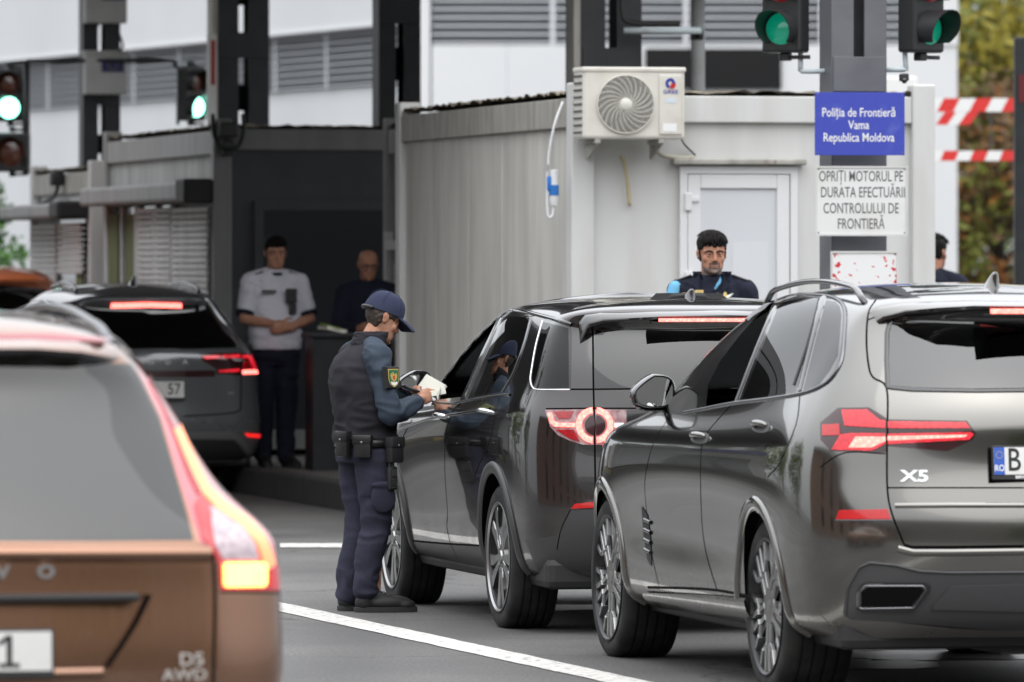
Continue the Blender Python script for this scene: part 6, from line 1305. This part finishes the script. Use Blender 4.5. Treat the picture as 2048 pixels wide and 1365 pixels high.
M['leather'] = mat('black leather', (.010, .010, .011), .38, noise=(12, .4, .7, (.02, .02, .02))); M['shoe'] = mat('black shoe', (.012, .012, .013), .6); M['sole'] = mat('shoe sole', (.022, .022, .023), .7); M['paper'] = mat('paper', (.68, .68, .60), .6); M['khaki'] = mat('nylon pouch', (.012, .012, .014), .7, bump=(120, .3, .002))

def shoe(root, p, yaw, s=1., m=None):
    t = Matrix.Translation(p) @ Matrix.Rotation(yaw, 4, 'Z'); f = lambda *v: t @ Vector(v)
    r3 = t.to_3x3()
    a = blob('shoe', [('e', f(.12 * s, 0, .045), (.125 * s, .047, .042), r3), ('e', f(.20 * s, 0, .036), (.060 * s, .046, .030), r3), ('e', f(.0, 0, .05), (.055, .042, .050), r3), ('c', [(f(.0, 0, .06), .042), (f(.005, 0, .105), .040)]), ('c', [(f(.03, 0, .09), .035), (f(.14 * s, 0, .055), .034)])], .007, m or M['shoe'], root, 4)
    poly = []
    for k in range(30):
        an = 2 * math.pi * k / 30; x = .105 * s + .162 * s * math.cos(an); w_ = .046 * (1 + .10 * math.cos(an)); poly.append((x, w_ * math.copysign(abs(math.sin(an)) ** .8, math.sin(an))))
    MB().prism(poly, 0, .026, mtx=t, bev=.004).build('sole', M['sole'], a, auto=40)
    q = MB()
    for i in range(4): q.tube([f(.09 * s + i * .024, -.03, .092 - i * .008), f(.095 * s + i * .024, 0, .104 - i * .009), f(.09 * s + i * .024, .03, .092 - i * .008)], .004, 6)
    q.build('laces', M['leather'], a)
    return a

# --- the officer reading the papers beside the black SUV
Y0 = 38.0; o0 = at(738, 1222, Y0); of_yaw = R(24)
HT = lk((.075, 0, 1.535), 0, R(26))
neck = [('c', [(HT @ Vector((-.008, 0, -.055)), .049), ((-.002, 0, 1.40), .058), ((-.035, 0, 1.30), .10)])]
LS, RS = Vector((-.02, .185, 1.325)), Vector((-.035, -.19, 1.318)); RE, RWr = Vector((.015, -.262, 1.025)), Vector((.205, -.165, 1.095)); LE, LWr = Vector((.06, .235, 1.05)), Vector((.235, .045, 1.155))
hr = hand_shapes(RWr + Vector((.02, .02, .01)), (.75, .45, .28), (.25, -.80, .50), (-.35, .35, .85), curl=.55)
hl = hand_shapes(LWr + Vector((.02, -.02, 0)), (.75, -.50, .18), (.25, .55, .75), (.35, .65, .25), curl=.55)
def sk_assign(p, n): return 0
officer = blob('person', head_shapes(HT) + neck + [('c', [(RS, .04), (RE, .035), (RWr, .026)]), ('c', [(LS, .04), (LE, .035), (LWr, .026)]), ('l', [(-.02, 0, .9, .08, .13), (-.03, 0, 1.1, .08, .13), (-.035, 0, 1.3, .08, .16)]), ('c', [((0, .09, .9), .06), ((0, .09, .5), .045), ((-.01, .09, .1), .035)]), ('c', [((0, -.09, .9), .06), ((0, -.09, .5), .045), ((-.01, -.09, .1), .035)])] + hr + hl, .0042, M['skin'], None, 3)
tag(officer, 'officer in navy cap and blue-sleeved fleece standing beside the black SUV reading papers', 'person', 'border officers'); place(officer, o0, of_yaw)
face_bits(HT, officer)
blob('hair', [s_ for s_ in hair_shapes(HT, .2, -.02, .014, .0, nape=-.07, mid=.004, sideburn=False, zmax=.034)], .0045, M['hair_b'], officer, 2)
# cap
q = MB(); n = 40; vs = []
for i, t in enumerate(np.linspace(0, 1, 9)):
    for k in range(n):
        a = 2 * math.pi * k / n; rr = math.cos(t * math.pi / 2) ** .62; z = .036 + .105 * math.sin(t * math.pi / 2) - .022 * (1 - t) * (1 - math.cos(a)) * .5; seam_ = 1 + .004 * abs(math.cos(3 * a)); vs.append(HT @ Vector((-.006 + .112 * rr * math.cos(a) * seam_, .090 * rr * math.sin(a) * seam_, z)))
q.add(vs, [[i * n + k, i * n + (k + 1) % n, (i + 1) * n + (k + 1) % n, (i + 1) * n + k] for i in range(8) for k in range(n)]); cap = q.build('cap', M['cap'], officer, True)
q = MB(); vs = []
for lay in (0, .004):
    for i in range(9):
        for j in range(13):
            a = R(-62 + 124 * j / 12); t = i / 8; r0 = Vector((-.006 + .110 * math.cos(a), .089 * math.sin(a), 0)); r1 = Vector((.115 + .080 * math.cos(a) ** .8, .082 * math.sin(a), 0)); p = r0.lerp(r1, t); vs.append(HT @ Vector((p.x, p.y, .040 - .030 * t ** 1.5 - .018 * (abs(p.y) / .08) ** 2 + lay)))
def grd(b, r): return [[b + i * 13 + j, b + i * 13 + j + 1, b + (i + 1) * 13 + j + 1, b + (i + 1) * 13 + j][::r] for i in range(8) for j in range(12)]
q.add(vs, grd(0, 1) + grd(117, -1) + [[8 * 13 + j, 8 * 13 + j + 1, 117 + 8 * 13 + j + 1, 117 + 8 * 13 + j] for j in range(12)]); q.build('brim', M['cap'], cap, True)
q = MB()
for a in (R(0), R(60), R(120)): q.tube([HT @ Vector((-.006 + .1135 * math.cos(t) ** 1 * math.cos(a) if abs(t) < 9 else 0, .0912 * math.cos(t) * math.sin(a), .036 + .1062 * abs(math.sin(t)) ** .8 if False else .030 + .1125 * math.sin(math.acos(min(1, abs(math.cos(t)) ** 1.6129)) ))) for t in np.linspace(.25, math.pi - .25, 22)], .0012, 5)
q.build('cap_seam', M['cap'], cap, True)
MB().lathe([(.001, .006), (.007, .004), (.009, .0)], 12, mtx=HT @ Matrix.Translation((-.006, 0, .1405))).build('button', M['cap'], cap, True)
q = MB(); q.tube([HT @ Vector((-.006 + .116 * math.cos(a), .093 * math.sin(a), .034 - .021 * (1 - math.cos(a)) * .5)) for a in np.linspace(R(140), R(220), 10)], .009, 8); q.build('strap', M['leather'], cap, True)
# fleece with softshell sleeves
jk = blob('fleece_jacket', [('l', [(-.01, 0, .865, .150, .190), (-.02, 0, .91, .158, .200), (-.02, 0, .98, .150, .196), (-.03, 0, 1.08, .150, .205), (-.045, 0, 1.18, .152, .215), (-.05, 0, 1.27, .140, .208), (-.045, 0, 1.33, .115, .185), (-.03, 0, 1.375, .085, .13), (-.015, 0, 1.40, .07, .085)], 2.5),
                            ('c', [((-.03, .10, 1.34), .07), (LS, .078)]), ('c', [((-.03, -.10, 1.34), .07), (RS + Vector((.01, .03, 0)), .07)])], .009, M['fleece'], officer, 5, (.010, 6, 2.2, lambda c: 1.3 if c.z < 1.1 else .7))
blob('collar', [('l', [(-.02, 0, 1.375, .088, .098), (.0, 0, 1.42, .090, .090), (.018, 0, 1.462, .093, .088)], 2.2)], .006, M['fleece'], jk, 4, (.006, 14, 4))
MB().tube([(.128, 0, .90), (.132, 0, 1.1), (.100, 0, 1.27), (.085, 0, 1.38)], .004, 6).build('zip', M['dark_plastic'], jk)
slv = lambda S_, E, W_, w: blob('sleeve', [('c', [(S_, .072), (S_.lerp(E, .35), .070), (S_.lerp(E, .75), .063), (E, .060), (E.lerp(W_, .35), .058), (E.lerp(W_, .75), .050), (E.lerp(W_, .97), .043)]), ('c', [(S_ + Vector((.01, 0, .012)), .070), (Vector((-.015, S_.y * .48, 1.385)), .052)]), ('e', S_ + Vector((0, .02 * (1 if S_.y < 0 else -1), .01)), (.070, .075, .078))], .008, M['sleeve'], jk, 4, (.011, 9, 1.5))
sr = slv(RS, RE, RWr, 0); sl_ = slv(LS, LE, LWr, 0)
for E, W_ in ((RE, RWr), (LE, LWr)): MB().tube([E.lerp(W_, .94), E.lerp(W_, 1.02)], .041, 20).build('cuff', M['navy'], jk, auto=60)
# arm badge on the near sleeve
pm = (RS + RE) / 2 + Vector((.022, -.074, .055)); nrm = Vector((.42, -.9, .10)).normalized(); xx = Vector((0, 0, 1)).cross(nrm).normalized(); yy = nrm.cross(xx); bt = Matrix((xx, yy, nrm)).transposed().to_4x4(); bt.translation = pm
sh = lambda s_: [(-.040 * s_, .045 * s_), (.040 * s_, .045 * s_), (.040 * s_, -.01 * s_), (.030 * s_, -.035 * s_), (0, -.052 * s_), (-.030 * s_, -.035 * s_), (-.040 * s_, -.01 * s_)]
bd = MB().prism([(-.05, .057), (.05, .057), (.05, -.055), (-.05, -.055)], -.03, 0, mtx=bt, bev=.004).build('arm_badge', M['leather'], jk)
M['gold'] = mat('gold thread', (.50, .36, .10), .5); M['bgreen'] = mat('badge green', (.01, .13, .06), .6); M['bred'] = mat('badge red', (.5, .03, .03), .6)
MB().prism(sh(1), 0, .0015, mtx=bt).build('badge_edge', M['gold'], bd); MB().prism(sh(.88), .001, .0025, mtx=bt).build('badge_field', M['bgreen'], bd)
MB().prism([(-.026, .012), (-.018, .024), (-.007, .012), (0, .030), (.007, .012), (.018, .024), (.026, .012), (.020, -.010), (.008, -.018), (0, -.028), (-.008, -.018), (-.020, -.010)], .002, .0032, mtx=bt).build('badge_eagle', M['gold'], bd)
MB().prism([(-.008, .008), (.008, .008), (.006, -.008), (0, -.013), (-.006, -.008)], .003, .004, mtx=bt).build('badge_shield', M['bred'], bd)
MB().prism([(-.026, -.026), (-.018, -.020), (-.010, -.026), (0, -.020), (.010, -.026), (.018, -.020), (.026, -.026), (.02, -.036), (0, -.044), (-.02, -.036)], .002, .003, mtx=bt).build('badge_wave', M['white'], bd)
# trousers, belt and kit
wz = lambda c: 1.5 if c.z < .22 else (1.2 if .35 < c.z < .6 else .6)
tr_ = blob('trousers', [('l', [(-.015, 0, .90, .140, .178), (-.02, 0, .84, .150, .185), (-.02, 0, .78, .140, .18)], 2.4), ('c', [((-.02, .092, .82), .108), ((-.025, .095, .68), .098), ((-.01, .09, .52), .082), ((-.02, .085, .42), .077), ((-.055, .085, .28), .073), ((-.085, .09, .14), .067), ((-.08, .09, .095), .068)]),
                        ('c', [((-.01, -.092, .82), .108), ((-.01, -.100, .68), .098), ((.0, -.100, .52), .083), ((-.005, -.10, .42), .078), ((-.045, -.10, .28), .074), ((-.065, -.10, .14), .068), ((-.062, -.10, .095), .069)])], .008, M['trouser'], officer, 4, (.0095, 6, 1.7, wz))
blob('cargo_pocket', [('e', (-.0, -.195, .60), (.072, .018, .085)), ('e', (-.0, -.20, .665), (.074, .02, .02))], .006, M['trouser'], tr_, 3)
q = MB(); n = 40; vs = []
for z, e in ((.862, 0), (.862, .012), (.905, .012), (.905, 0)): vs += [(-.015 + (.150 + e) * math.cos(2 * math.pi * k / n), (.190 + e) * math.sin(2 * math.pi * k / n), z) for k in range(n)]
q.add(vs, [[i * n + k, i * n + (k + 1) % n, ((i + 1) % 4) * n + (k + 1) % n, ((i + 1) % 4) * n + k] for i in range(4) for k in range(n)]); belt_ = q.build('belt', M['leather'], officer, True)
def pouch(ang, w_, h, d_, z, m, name='pouch', flap=True):
    a = R(ang); c = Vector((-.015 + .162 * math.cos(a), .202 * math.sin(a), z)); t = Matrix.Translation(c) @ Matrix.Rotation(math.atan2(.162 * math.sin(a), .202 * math.cos(a)), 4, 'Z'); t = Matrix.Translation(c) @ Matrix.Rotation(math.atan2(math.sin(a) / .202, math.cos(a) / .162), 4, 'Z')
    o = MB().box(0, d_, -w_ / 2, w_ / 2, -h / 2, h / 2, bev=.012, mtx=t).build(name, m, belt_, auto=40)
    if flap: MB().box(-.002, d_ + .006, -w_ / 2 - .003, w_ / 2 + .003, h * .12, h / 2 + .006, bev=.008, mtx=t).build('flap', m, o, auto=40); MB().lathe([(.0, .004), (.006, .003), (.007, 0)], 12, mtx=t @ Matrix.Translation((d_ + .006, 0, h * .2)) @ Matrix.Rotation(R(90), 4, 'Y')).build('stud', M['dark_chrome'], o, True)
    return o, t
pouch(205, .085, .13, .045, .875, M['leather']); pouch(238, .095, .115, .045, .865, M['leather']); pouch(292, .10, .13, .05, .845, M['khaki'])
rd_, t = pouch(288, .058, .125, .036, .70, M['black_plastic'], 'radio', False)
MB().lathe([(.0, .10), (.007, .10), (.008, .0)], 10, mtx=t @ Matrix.Translation((.018, -.018, .06))).build('radio_aerial', M['black_plastic'], rd_, True); MB().box(.0365, .038, -.020, .020, .012, .045, mtx=t).build('radio_grille', M['dark_plastic'], rd_)
q = MB()
for i in range(4):
    for j in range(3): q.box(.0365, .039, -.019 + j * .0135, -.009 + j * .0135, -.05 + i * .013, -.042 + i * .013, mtx=t)
q.build('radio_keys', M['dark_plastic'], rd_); MB().tube([t @ Vector((.018, 0, .06)), t @ Vector((.02, 0, .10))], .012, 10).build('radio_clip', M['black_plastic'], rd_)
shoe(officer, (-.085, .09, 0), R(-4)); shoe(officer, (-.065, -.10, 0), R(-14), 1.04)
# what he holds
pp = officer.matrix_basis
w_o = Vector((.335, -.055, 1.175)); _n = Vector((-.42, -.80, .42)).normalized(); _u = Vector((.35, .1, .95)); _x = _u.cross(_n).normalized(); _y = _n.cross(_x); tp = Matrix((_x, _y, _n)).transposed().to_4x4(); tp.translation = w_o
q = MB().box(-.062, .062, -.044, .044, 0, .003, mtx=tp @ Matrix.Rotation(R(-16), 4, 'Z')).box(-.062, .062, -.044, .044, -.006, -.003, mtx=tp @ Matrix.Translation((.006, -.006, 0)) @ Matrix.Rotation(R(-13), 4, 'Z')); pas = q.build('passport', M['paper']); tag(pas, 'open pale passport held in the hands of the officer in the cap', 'passport'); place(pas, o0, of_yaw)
q = MB().box(-.05, .06, -.016, .016, .004, .016, mtx=tp @ Matrix.Translation((.028, -.040, 0)) @ Matrix.Rotation(R(28), 4, 'Z')); dc = q.build('document', M['paper']); tag(dc, 'folded white papers held under the open passport', 'papers'); place(dc, o0, of_yaw)
q = MB().tube([RWr + Vector((.03, .04, .05)), RWr + Vector((-.05, .07, .085))], .009, 8); pn = q.build('pen', M['black_plastic'], None, True); tag(pn, 'black pen in the fingers of the officer in the cap', 'pen'); place(pn, o0, of_yaw)

# --- the other men
def man(label, loc, yaw, H=1.80, wide=1., pose='down', sk='skin', shirt=None, trouser=None, girth=1., head_yaw=0., pitch=0., hair='dark', vox=.005, sleeves='long', group='border officers', nape=-.05):
    k = H / 1.80; hz = 1.685; T = Matrix.Diagonal((k, k, k, 1)) @ lk((.015, 0, hz), head_yaw, pitch) @ Matrix.Diagonal((1, wide, 1, 1))
    J = lambda *p: Vector(p) * k
    if pose == 'folded': arms = [[J(-.01, .20, 1.455), J(.06, .27, 1.17), J(.23, .04, 1.10)], [J(-.01, -.20, 1.455), J(.06, -.27, 1.17), J(.23, -.02, 1.12)]]
    elif pose == 'read': arms = [[J(-.01, .20, 1.455), J(.07, .26, 1.16), J(.28, .10, 1.16)], [J(-.01, -.20, 1.455), J(.07, -.26, 1.16), J(.28, -.10, 1.16)]]
    else: arms = [[J(-.01, .20, 1.455), J(-.02, .25, 1.13), J(.04, .25, .88)], [J(-.01, -.20, 1.455), J(-.02, -.25, 1.13), J(.04, -.25, .88)]]
    hs_ = []
    for i, (a, b, c) in enumerate(arms):
        s_ = 1 if i == 0 else -1
        if pose == 'folded': hs_ += hand_shapes(c, (.15, -s_ * .95, -.1), (.95, .1, .2), (.1, 0, .95), .45)
        elif pose == 'read': hs_ += hand_shapes(c, (.85, -s_ * .4, .1), (0, s_ * .7, .7), (.1, -s_ * .5, .6), .5)
        else: hs_ += hand_shapes(c, (.1, 0, -1), (0, s_, 0), (1, 0, 0), .35)
    sh_ = head_shapes(T, 1.05) + [('c', [(T @ Vector((-.02, 0, -.06)), .060 * k), (J(-.01, 0, 1.50), .062 * k), (J(-.02, 0, 1.42), .10 * k)]), ('l', [tuple(J(0, 0, .95)) + (.08, .13), tuple(J(-.01, 0, 1.2)) + (.08, .13), tuple(J(-.015, 0, 1.44)) + (.08, .16)])]
    for a, b, c in arms: sh_.append(('c', [(a, .048), (b, .042), (b.lerp(c, .3), .043), (c, .027)]))
    for s_ in (1, -1): sh_.append(('c', [(J(0, s_ * .09, .95), .07), (J(.0, s_ * .09, .5), .05), (J(-.02, s_ * .09, .09), .038)]))
    Ti = T.inverted()
    def asg(p, n):
        if sk != 'bearded': return 0
        h = Ti @ p
        if h.x > .05 and abs(h.y) < .017 and -.0715 < h.z < -.064: return 1
        if h.x > .05 and abs(h.y) < .031 and h.x < .108 and (-.0605 < h.z < -.046 or (abs(h.y) > .023 and -.085 < h.z < -.046)): return 3
        if (h.x > -.0 and h.z < -.076 and h.z > -.13) or (h.x < .03 and h.x > -.005 and -.12 < h.z < -.02 and abs(h.y) > .055): return 2
        return 0
    o = blob('person', sh_ + hs_, vox, [M['skin2'] if sk != 'skin' else M['skin'], M['lip'], M['stubble'], M['tache']], None, 4, None, asg); tag(o, label, 'person', group); place(o, loc, yaw); face_bits(T, o)
    if hair == 'dark':
        hb_ = blob('hair', hair_shapes(T, .056, .0, .0125, .006, nape=nape), .005, M['hair'], o, 2, (.004, 60, .6)); q = MB(); rn = random.Random(4)
        for i in range(420):                    # strands combed back over the crown
            a = rn.uniform(-1.0, 1.0); s0 = rn.uniform(-.15, 1.9); ln = rn.uniform(.3, .7); pts = []
            for t in np.linspace(s0, s0 + ln, 5):
                lift = 1.02 + .05 * rn.random() * (1 if t > s0 else .2) + (.05 if t < .55 else 0); x = -.020 + .104 * math.cos(t + .12) * math.cos(a) ** .4; y = .085 * math.sin(a); z = .062 + .080 * math.sin(t + .12) * math.cos(a) ** .8; pts.append(T @ Vector((-.02 + (x + .02) * lift, y * lift, .062 + (z - .062) * lift)))
            q.tube(pts, [.0028, .0030, .0028, .0022, .001], 4)
        q.build('hair_strands', M['hair'], hb_, True)
    g = girth; tor = blob('jacket' if sleeves == 'long' else 'shirt', [('l', [tuple(J(.02 * (g - 1) * 4, 0, .93)) + (.13 * g * k, .175 * g * k), tuple(J(.03 * (g - 1) * 4, 0, 1.03)) + (.145 * g * k, .185 * g * k), tuple(J(.0, 0, 1.18)) + (.135 * g * k, .185 * k * (1 + (g - 1) * .7)), tuple(J(-.01, 0, 1.33)) + (.128 * k, .20 * k), tuple(J(-.015, 0, 1.44)) + (.11 * k, .19 * k), tuple(J(-.015, 0, 1.50)) + (.097 * k, .165 * k), tuple(J(-.01, 0, 1.54)) + (.080 * k, .115 * k), tuple(J(-.008, 0, 1.56)) + (.068 * k, .075 * k)], 2.4)] +
               [('c', [(J(-.015, s_ * .06, 1.525), .05 * k), (J(-.012, s_ * .13, 1.500), .058 * k), (J(-.01, s_ * .19, 1.468), .068 * k)]) for s_ in (1, -1)] + [('c', [(a, .080 * k), (a.lerp(b, .5), .070 * k)] + ([(b, .062 * k), (b.lerp(c, .5), .056 * k), (b.lerp(c, .93), .045 * k)] if sleeves == 'long' else [(a.lerp(b, .72), .068 * k)])) for a, b, c in arms], .009, shirt or M['navy'], o, 4, (.008, 7, 1.6))
    tw = blob('trousers', [('l', [tuple(J(.0, 0, .99)) + (.125 * g * k, .165 * g * k), tuple(J(-.01, 0, .88)) + (.135 * g * k, .175 * g * k), tuple(J(-.01, 0, .80)) + (.12 * k, .165 * k)], 2.4)] + [('c', [(J(0, s_ * .09, .86), .108 * k), (J(0, s_ * .095, .52), .085 * k), (J(-.02, s_ * .095, .28), .078 * k), (J(-.02, s_ * .095, .09), .072 * k)]) for s_ in (1, -1)], .010, trouser or M['navy'], o, 4, (.010, 6, 1.8))
    for s_ in (1, -1): shoe(o, J(-.02, s_ * .095, 0), R(6) * s_, k)
    return o, tor, T, J, k
FACE = R(-90)                                    # facing the camera
# bearded officer behind the roof of the black SUV
_p = at(1424, HOR, 44.0); gz = .2
of2, tor, T, J, k = man('dark-haired officer with greying beard in navy jacket, standing behind the black SUV', (_p.x, _p.y, gz), FACE + R(-4), 1.80, 1.07, 'down', 'bearded', M['navy'], M['navy'], 1., R(14), R(4), vox=.0042)
blob('collar', [('m', *(lambda V, F: (V, F))(*(lambda n: ([tuple(J((-.01 + (.072 + .030 * t + .012 * (math.cos(2 * math.pi * q_ / n) < -.2) ) * math.cos(2 * math.pi * q_ / n) + .015 * t), (.085 + .030 * t) * math.sin(2 * math.pi * q_ / n), 1.46 + .105 * t * (1 - .35 * max(0, math.cos(2 * math.pi * q_ / n))))) for lay in (0, 1) for t in ((0, .5, 1) if lay == 0 else (1, .5, 0)) for q_ in range(n) for _ in (0,)], [[i * n + a, i * n + (a + 1) % n, (i + 1) * n + (a + 1) % n, (i + 1) * n + a] for i in range(5) for a in range(n)]))(32)))], .008, M['navy'], tor, 2) if False else None
q = MB(); n = 40; vs = []
def col(t, a, e):                                # raised collar, open at the throat
    c, s_ = math.cos(a), math.sin(a); r_ = .080 + .024 * t + e; z = 1.50 + .080 * t * (1 - .25 * max(0, c)); return J(-.012 + r_ * .92 * c + .012 * t, r_ * 1.08 * s_, z)
for e in (0, .010):
    for t in (0, .35, .7, 1): vs += [col(t, R(32) + R(296) * i / n, e * (1 if t < 1 else .6)) for i in range(n + 1)]
w_ = n + 1; fs = [[b + i * w_ + a, b + i * w_ + a + 1, b + (i + 1) * w_ + a + 1, b + (i + 1) * w_ + a][::s_] for b, s_ in ((0, -1), (4 * w_, 1)) for i in range(3) for a in range(n)] + [[3 * w_ + a, 3 * w_ + a + 1, 7 * w_ + a + 1, 7 * w_ + a] for a in range(n)]
q.add(vs, fs); q.build('collar', M['navy'], tor, True)
for s_ in (1, -1): MB().add([col(.2, R(32) * s_, .006), col(1, R(38) * s_, .008), J(.118, s_ * .118, 1.515), J(.118, s_ * .075, 1.45)], [[0, 1, 2, 3][::s_]]).add([col(.2, R(32) * s_, -.004), col(1, R(38) * s_, -.002), J(.108, s_ * .114, 1.510), J(.108, s_ * .07, 1.445)], [[0, 1, 2, 3][::-s_]]).build('lapel', M['navy'], tor)
M['skyblue'] = cloth('light blue cloth', (.16, .42, .62), .8, 300, (.13, .36, .56))
blob('shirt_collar', [('l', [tuple(J(.008, 0, 1.46)) + (.080, .07), tuple(J(.004, 0, 1.515)) + (.066, .064), tuple(J(-.006, 0, 1.545)) + (.060, .060)])], .006, M['fleece'], tor, 3)
MB().tube([J(.055, .060, 1.545), J(.072, .044, 1.51), J(.090, .020, 1.47)], [.012, .016, .010], 10, flat=.6).build('shirt_collar', M['skyblue'], tor, True)
blob('sleeve_panel', [('c', [(J(.030, -.222, 1.482), .042), (J(.040, -.238, 1.42), .046), (J(.040, -.250, 1.32), .043), (J(.03, -.256, 1.2), .040)])], .007, M['skyblue'], tor, 3)
for s_ in (1, -1): MB().box(-.03, .03, -.055, .055, 0, .012, bev=.005, mtx=Matrix.Translation(J(.0, s_ * .175, 1.533)) @ Matrix.Rotation(R(-20) * s_, 4, 'X')).build('epaulette', M['leather'], tor)
MB().tube([J(.118, .0, 1.43), J(.142, .0, 1.3), J(.140, 0, 1.15)], .005, 6).build('zip', M['dark_chrome'], tor)
bt = Matrix.Translation(J(.128, -.072, 1.440)) @ Matrix.Rotation(R(90), 4, 'Z') @ Matrix.Rotation(R(70), 4, 'X')
bgt = lambda x, y, s_: bt @ Matrix.Translation((x, y, 0)) @ Matrix.Diagonal((s_, s_, 1, 1))
MB().prism(sh(.62), -.02, .002, mtx=bgt(0, .0, 1)).build('badge', M['gold'], tor); MB().prism(sh(.42), .002, .004, mtx=bgt(0, 0, 1)).build('badge_relief', mat('dull gold', (.30, .21, .07), .5), tor)
MB().prism([(-.035, -.022), (.0, -.022), (.0, .022), (-.035, .022)], -.03, .001, mtx=bgt(-.028, -.004, 1)).build('name_tab', bpy.data.materials['dull gold'], tor); MB().prism(sh(.5), -.03, .002, mtx=bgt(-.082, -.012, 1)).build('badge', M['gold'], tor)
bt = Matrix.Translation(J(.128, .085, 1.432)) @ Matrix.Rotation(R(90), 4, 'Z') @ Matrix.Rotation(R(70), 4, 'X')
MB().prism([(-.05, .018), (-.012, .002), (0, .024), (.012, .002), (.05, .018), (.02, -.014), (0, -.026), (-.02, -.014)], -.02, .003, mtx=bt).build('wing_badge', M['paper'], tor); MB().prism([(-.010, .016), (0, .026), (.010, .016), (.008, -.016), (0, -.024), (-.008, -.016)], .003, .005, mtx=bt).build('badge_centre', M['gold'], tor)
MB().prism([(-.045, -.008), (.045, -.008), (.045, .008), (-.045, .008)], -.02, .002, mtx=bt @ Matrix.Translation((0, -.045, 0))).build('name_strip', M['paper'], tor)
# officer in the white shirt under the canopy
M['shirt_white'] = cloth('white shirt', (.62, .62, .68), .8, 300, (.55, .55, .62))
_p = at(550, HOR, 58.3)
of3, tor, T, J, k = man('heavy officer in a white short-sleeved shirt standing with joined hands in the shade', (_p.x, _p.y, .2), FACE + R(18), 1.84, 1.04, 'folded', 'skin', M['shirt_white'], M['navy'], 1.16, R(-8), R(4), vox=.006, sleeves='short')
blob('collar', [('l', [tuple(J(-.01, 0, 1.475)) + (.090, .10), tuple(J(.0, 0, 1.535)) + (.082, .085)])], .008, M['navy'], tor, 3)
for s_ in (1, -1): MB().box(-.04, .04, -.07, .07, 0, .015, bev=.006, mtx=Matrix.Translation(J(.0, s_ * .165, 1.51)) @ Matrix.Rotation(R(-22) * s_, 4, 'X')).build('epaulette', M['leather'], tor)
MB().box(.0, .035, -.045, .045, -.06, .06, bev=.01, mtx=Matrix.Translation(J(.135, .09, 1.35))).box(.0, .03, -.03, .03, -.15, -.06, bev=.01, mtx=Matrix.Translation(J(.145, .10, 1.35))).build('body_camera', M['black_plastic'], tor)
MB().box(.0, .006, -.06, .06, -.012, .012, mtx=Matrix.Translation(J(.138, -.09, 1.385))).build('name_strip', M['dark_plastic'], tor)
MB().prism(sh(.8), -.02, .004, mtx=Matrix.Translation(J(.055, -.262, 1.36)) @ Matrix.Rotation(R(45), 4, 'Z') @ Matrix.Rotation(R(90), 4, 'X')).build('arm_badge', M['dark_plastic'], tor)
for (a, b, c) in [[J(-.01, s_ * .20, 1.455), J(.06, s_ * .27, 1.17), None] for s_ in (1, -1)]: MB().tube([a.lerp(b, .80), a.lerp(b, .90)], .072 * k, 20).build('sleeve_band', M['navy'], tor, auto=60)
MB().lathe([(.175, -.02), (.18, -.02), (.18, .025), (.175, .025)], 36, mtx=Matrix.Translation(J(0, 0, .955)) @ Matrix.Diagonal((.80, 1.08, 1, 1)), close=True).build('belt', M['leather'], of3); MB().box(-.04, .06, -.26, -.19, .85, 1.0, bev=.015).build('holster', M['leather'], of3)
# bald man behind him
_p = at(736, HOR, 58.2)
of4, tor, T, J, k = man('bald man in glasses and dark jacket looking down at papers in the doorway shade', (_p.x, _p.y, .2), FACE + R(4), 1.74, 1.03, 'read', 'skin2', M['navy'], M['navy'], 1.05, R(6), R(16), hair='none', vox=.006)
q = MB()
for s_ in (1, -1): q.lathe([(.022 + .002 * math.cos(a), .002 * math.sin(a)) for a in np.linspace(0, 2 * math.pi, 6, endpoint=False)], 20, mtx=T @ Matrix.Translation((.094, s_ * .032, .004)) @ Matrix.Rotation(R(90), 4, 'Y'), close=True); q.tube([T @ Vector((.092, s_ * .054, .006)), T @ Vector((.0, s_ * .078, .006))], .002, 6)
q.build('glasses', M['black_plastic'], of4)
r = empty('counter', at(680, HOR, 57.6) * 1, TH); r.location.z = .2; tag(r, 'dark counter with papers in front of the bald man', 'counter'); MB().box(-.28, .3, -.2, .2, 1.05, 1.09, bev=.01).build('top', M['dark_steel'], r); MB().box(-.25, .27, -.17, .17, 0, 1.05).build('body', M['dark_steel'], r)
pp_ = empty('papers', at(672, HOR, 57.5) * 1, TH); pp_.location.z = 1.292; tag(pp_, 'pile of white papers with a green sheet on the dark counter', 'papers')
MB().box(-.12, .05, -.1, .1, 0, .03, mtx=Matrix.Rotation(R(12), 4, 'Z') @ Matrix.Rotation(R(12), 4, 'Y')).build('sheets', M['paper'], pp_); MB().box(-.14, .02, -.12, .05, .036, .042, mtx=Matrix.Rotation(R(-10), 4, 'Z') @ Matrix.Rotation(R(14), 4, 'Y')).build('green_sheet', mat('lime paper', (.28, .45, .05), .6), pp_)
# man half hidden by the container's right corner
_p = at(1868, HOR, 53.2)
of5, tor, T, J, k = man('man in dark jacket half hidden behind the right corner of the pale container', (_p.x - .0, _p.y, .2), FACE + R(150), 1.83, 1., 'down', 'skin2', M['navy'], M['navy'], 1., 0, 0, vox=.007)
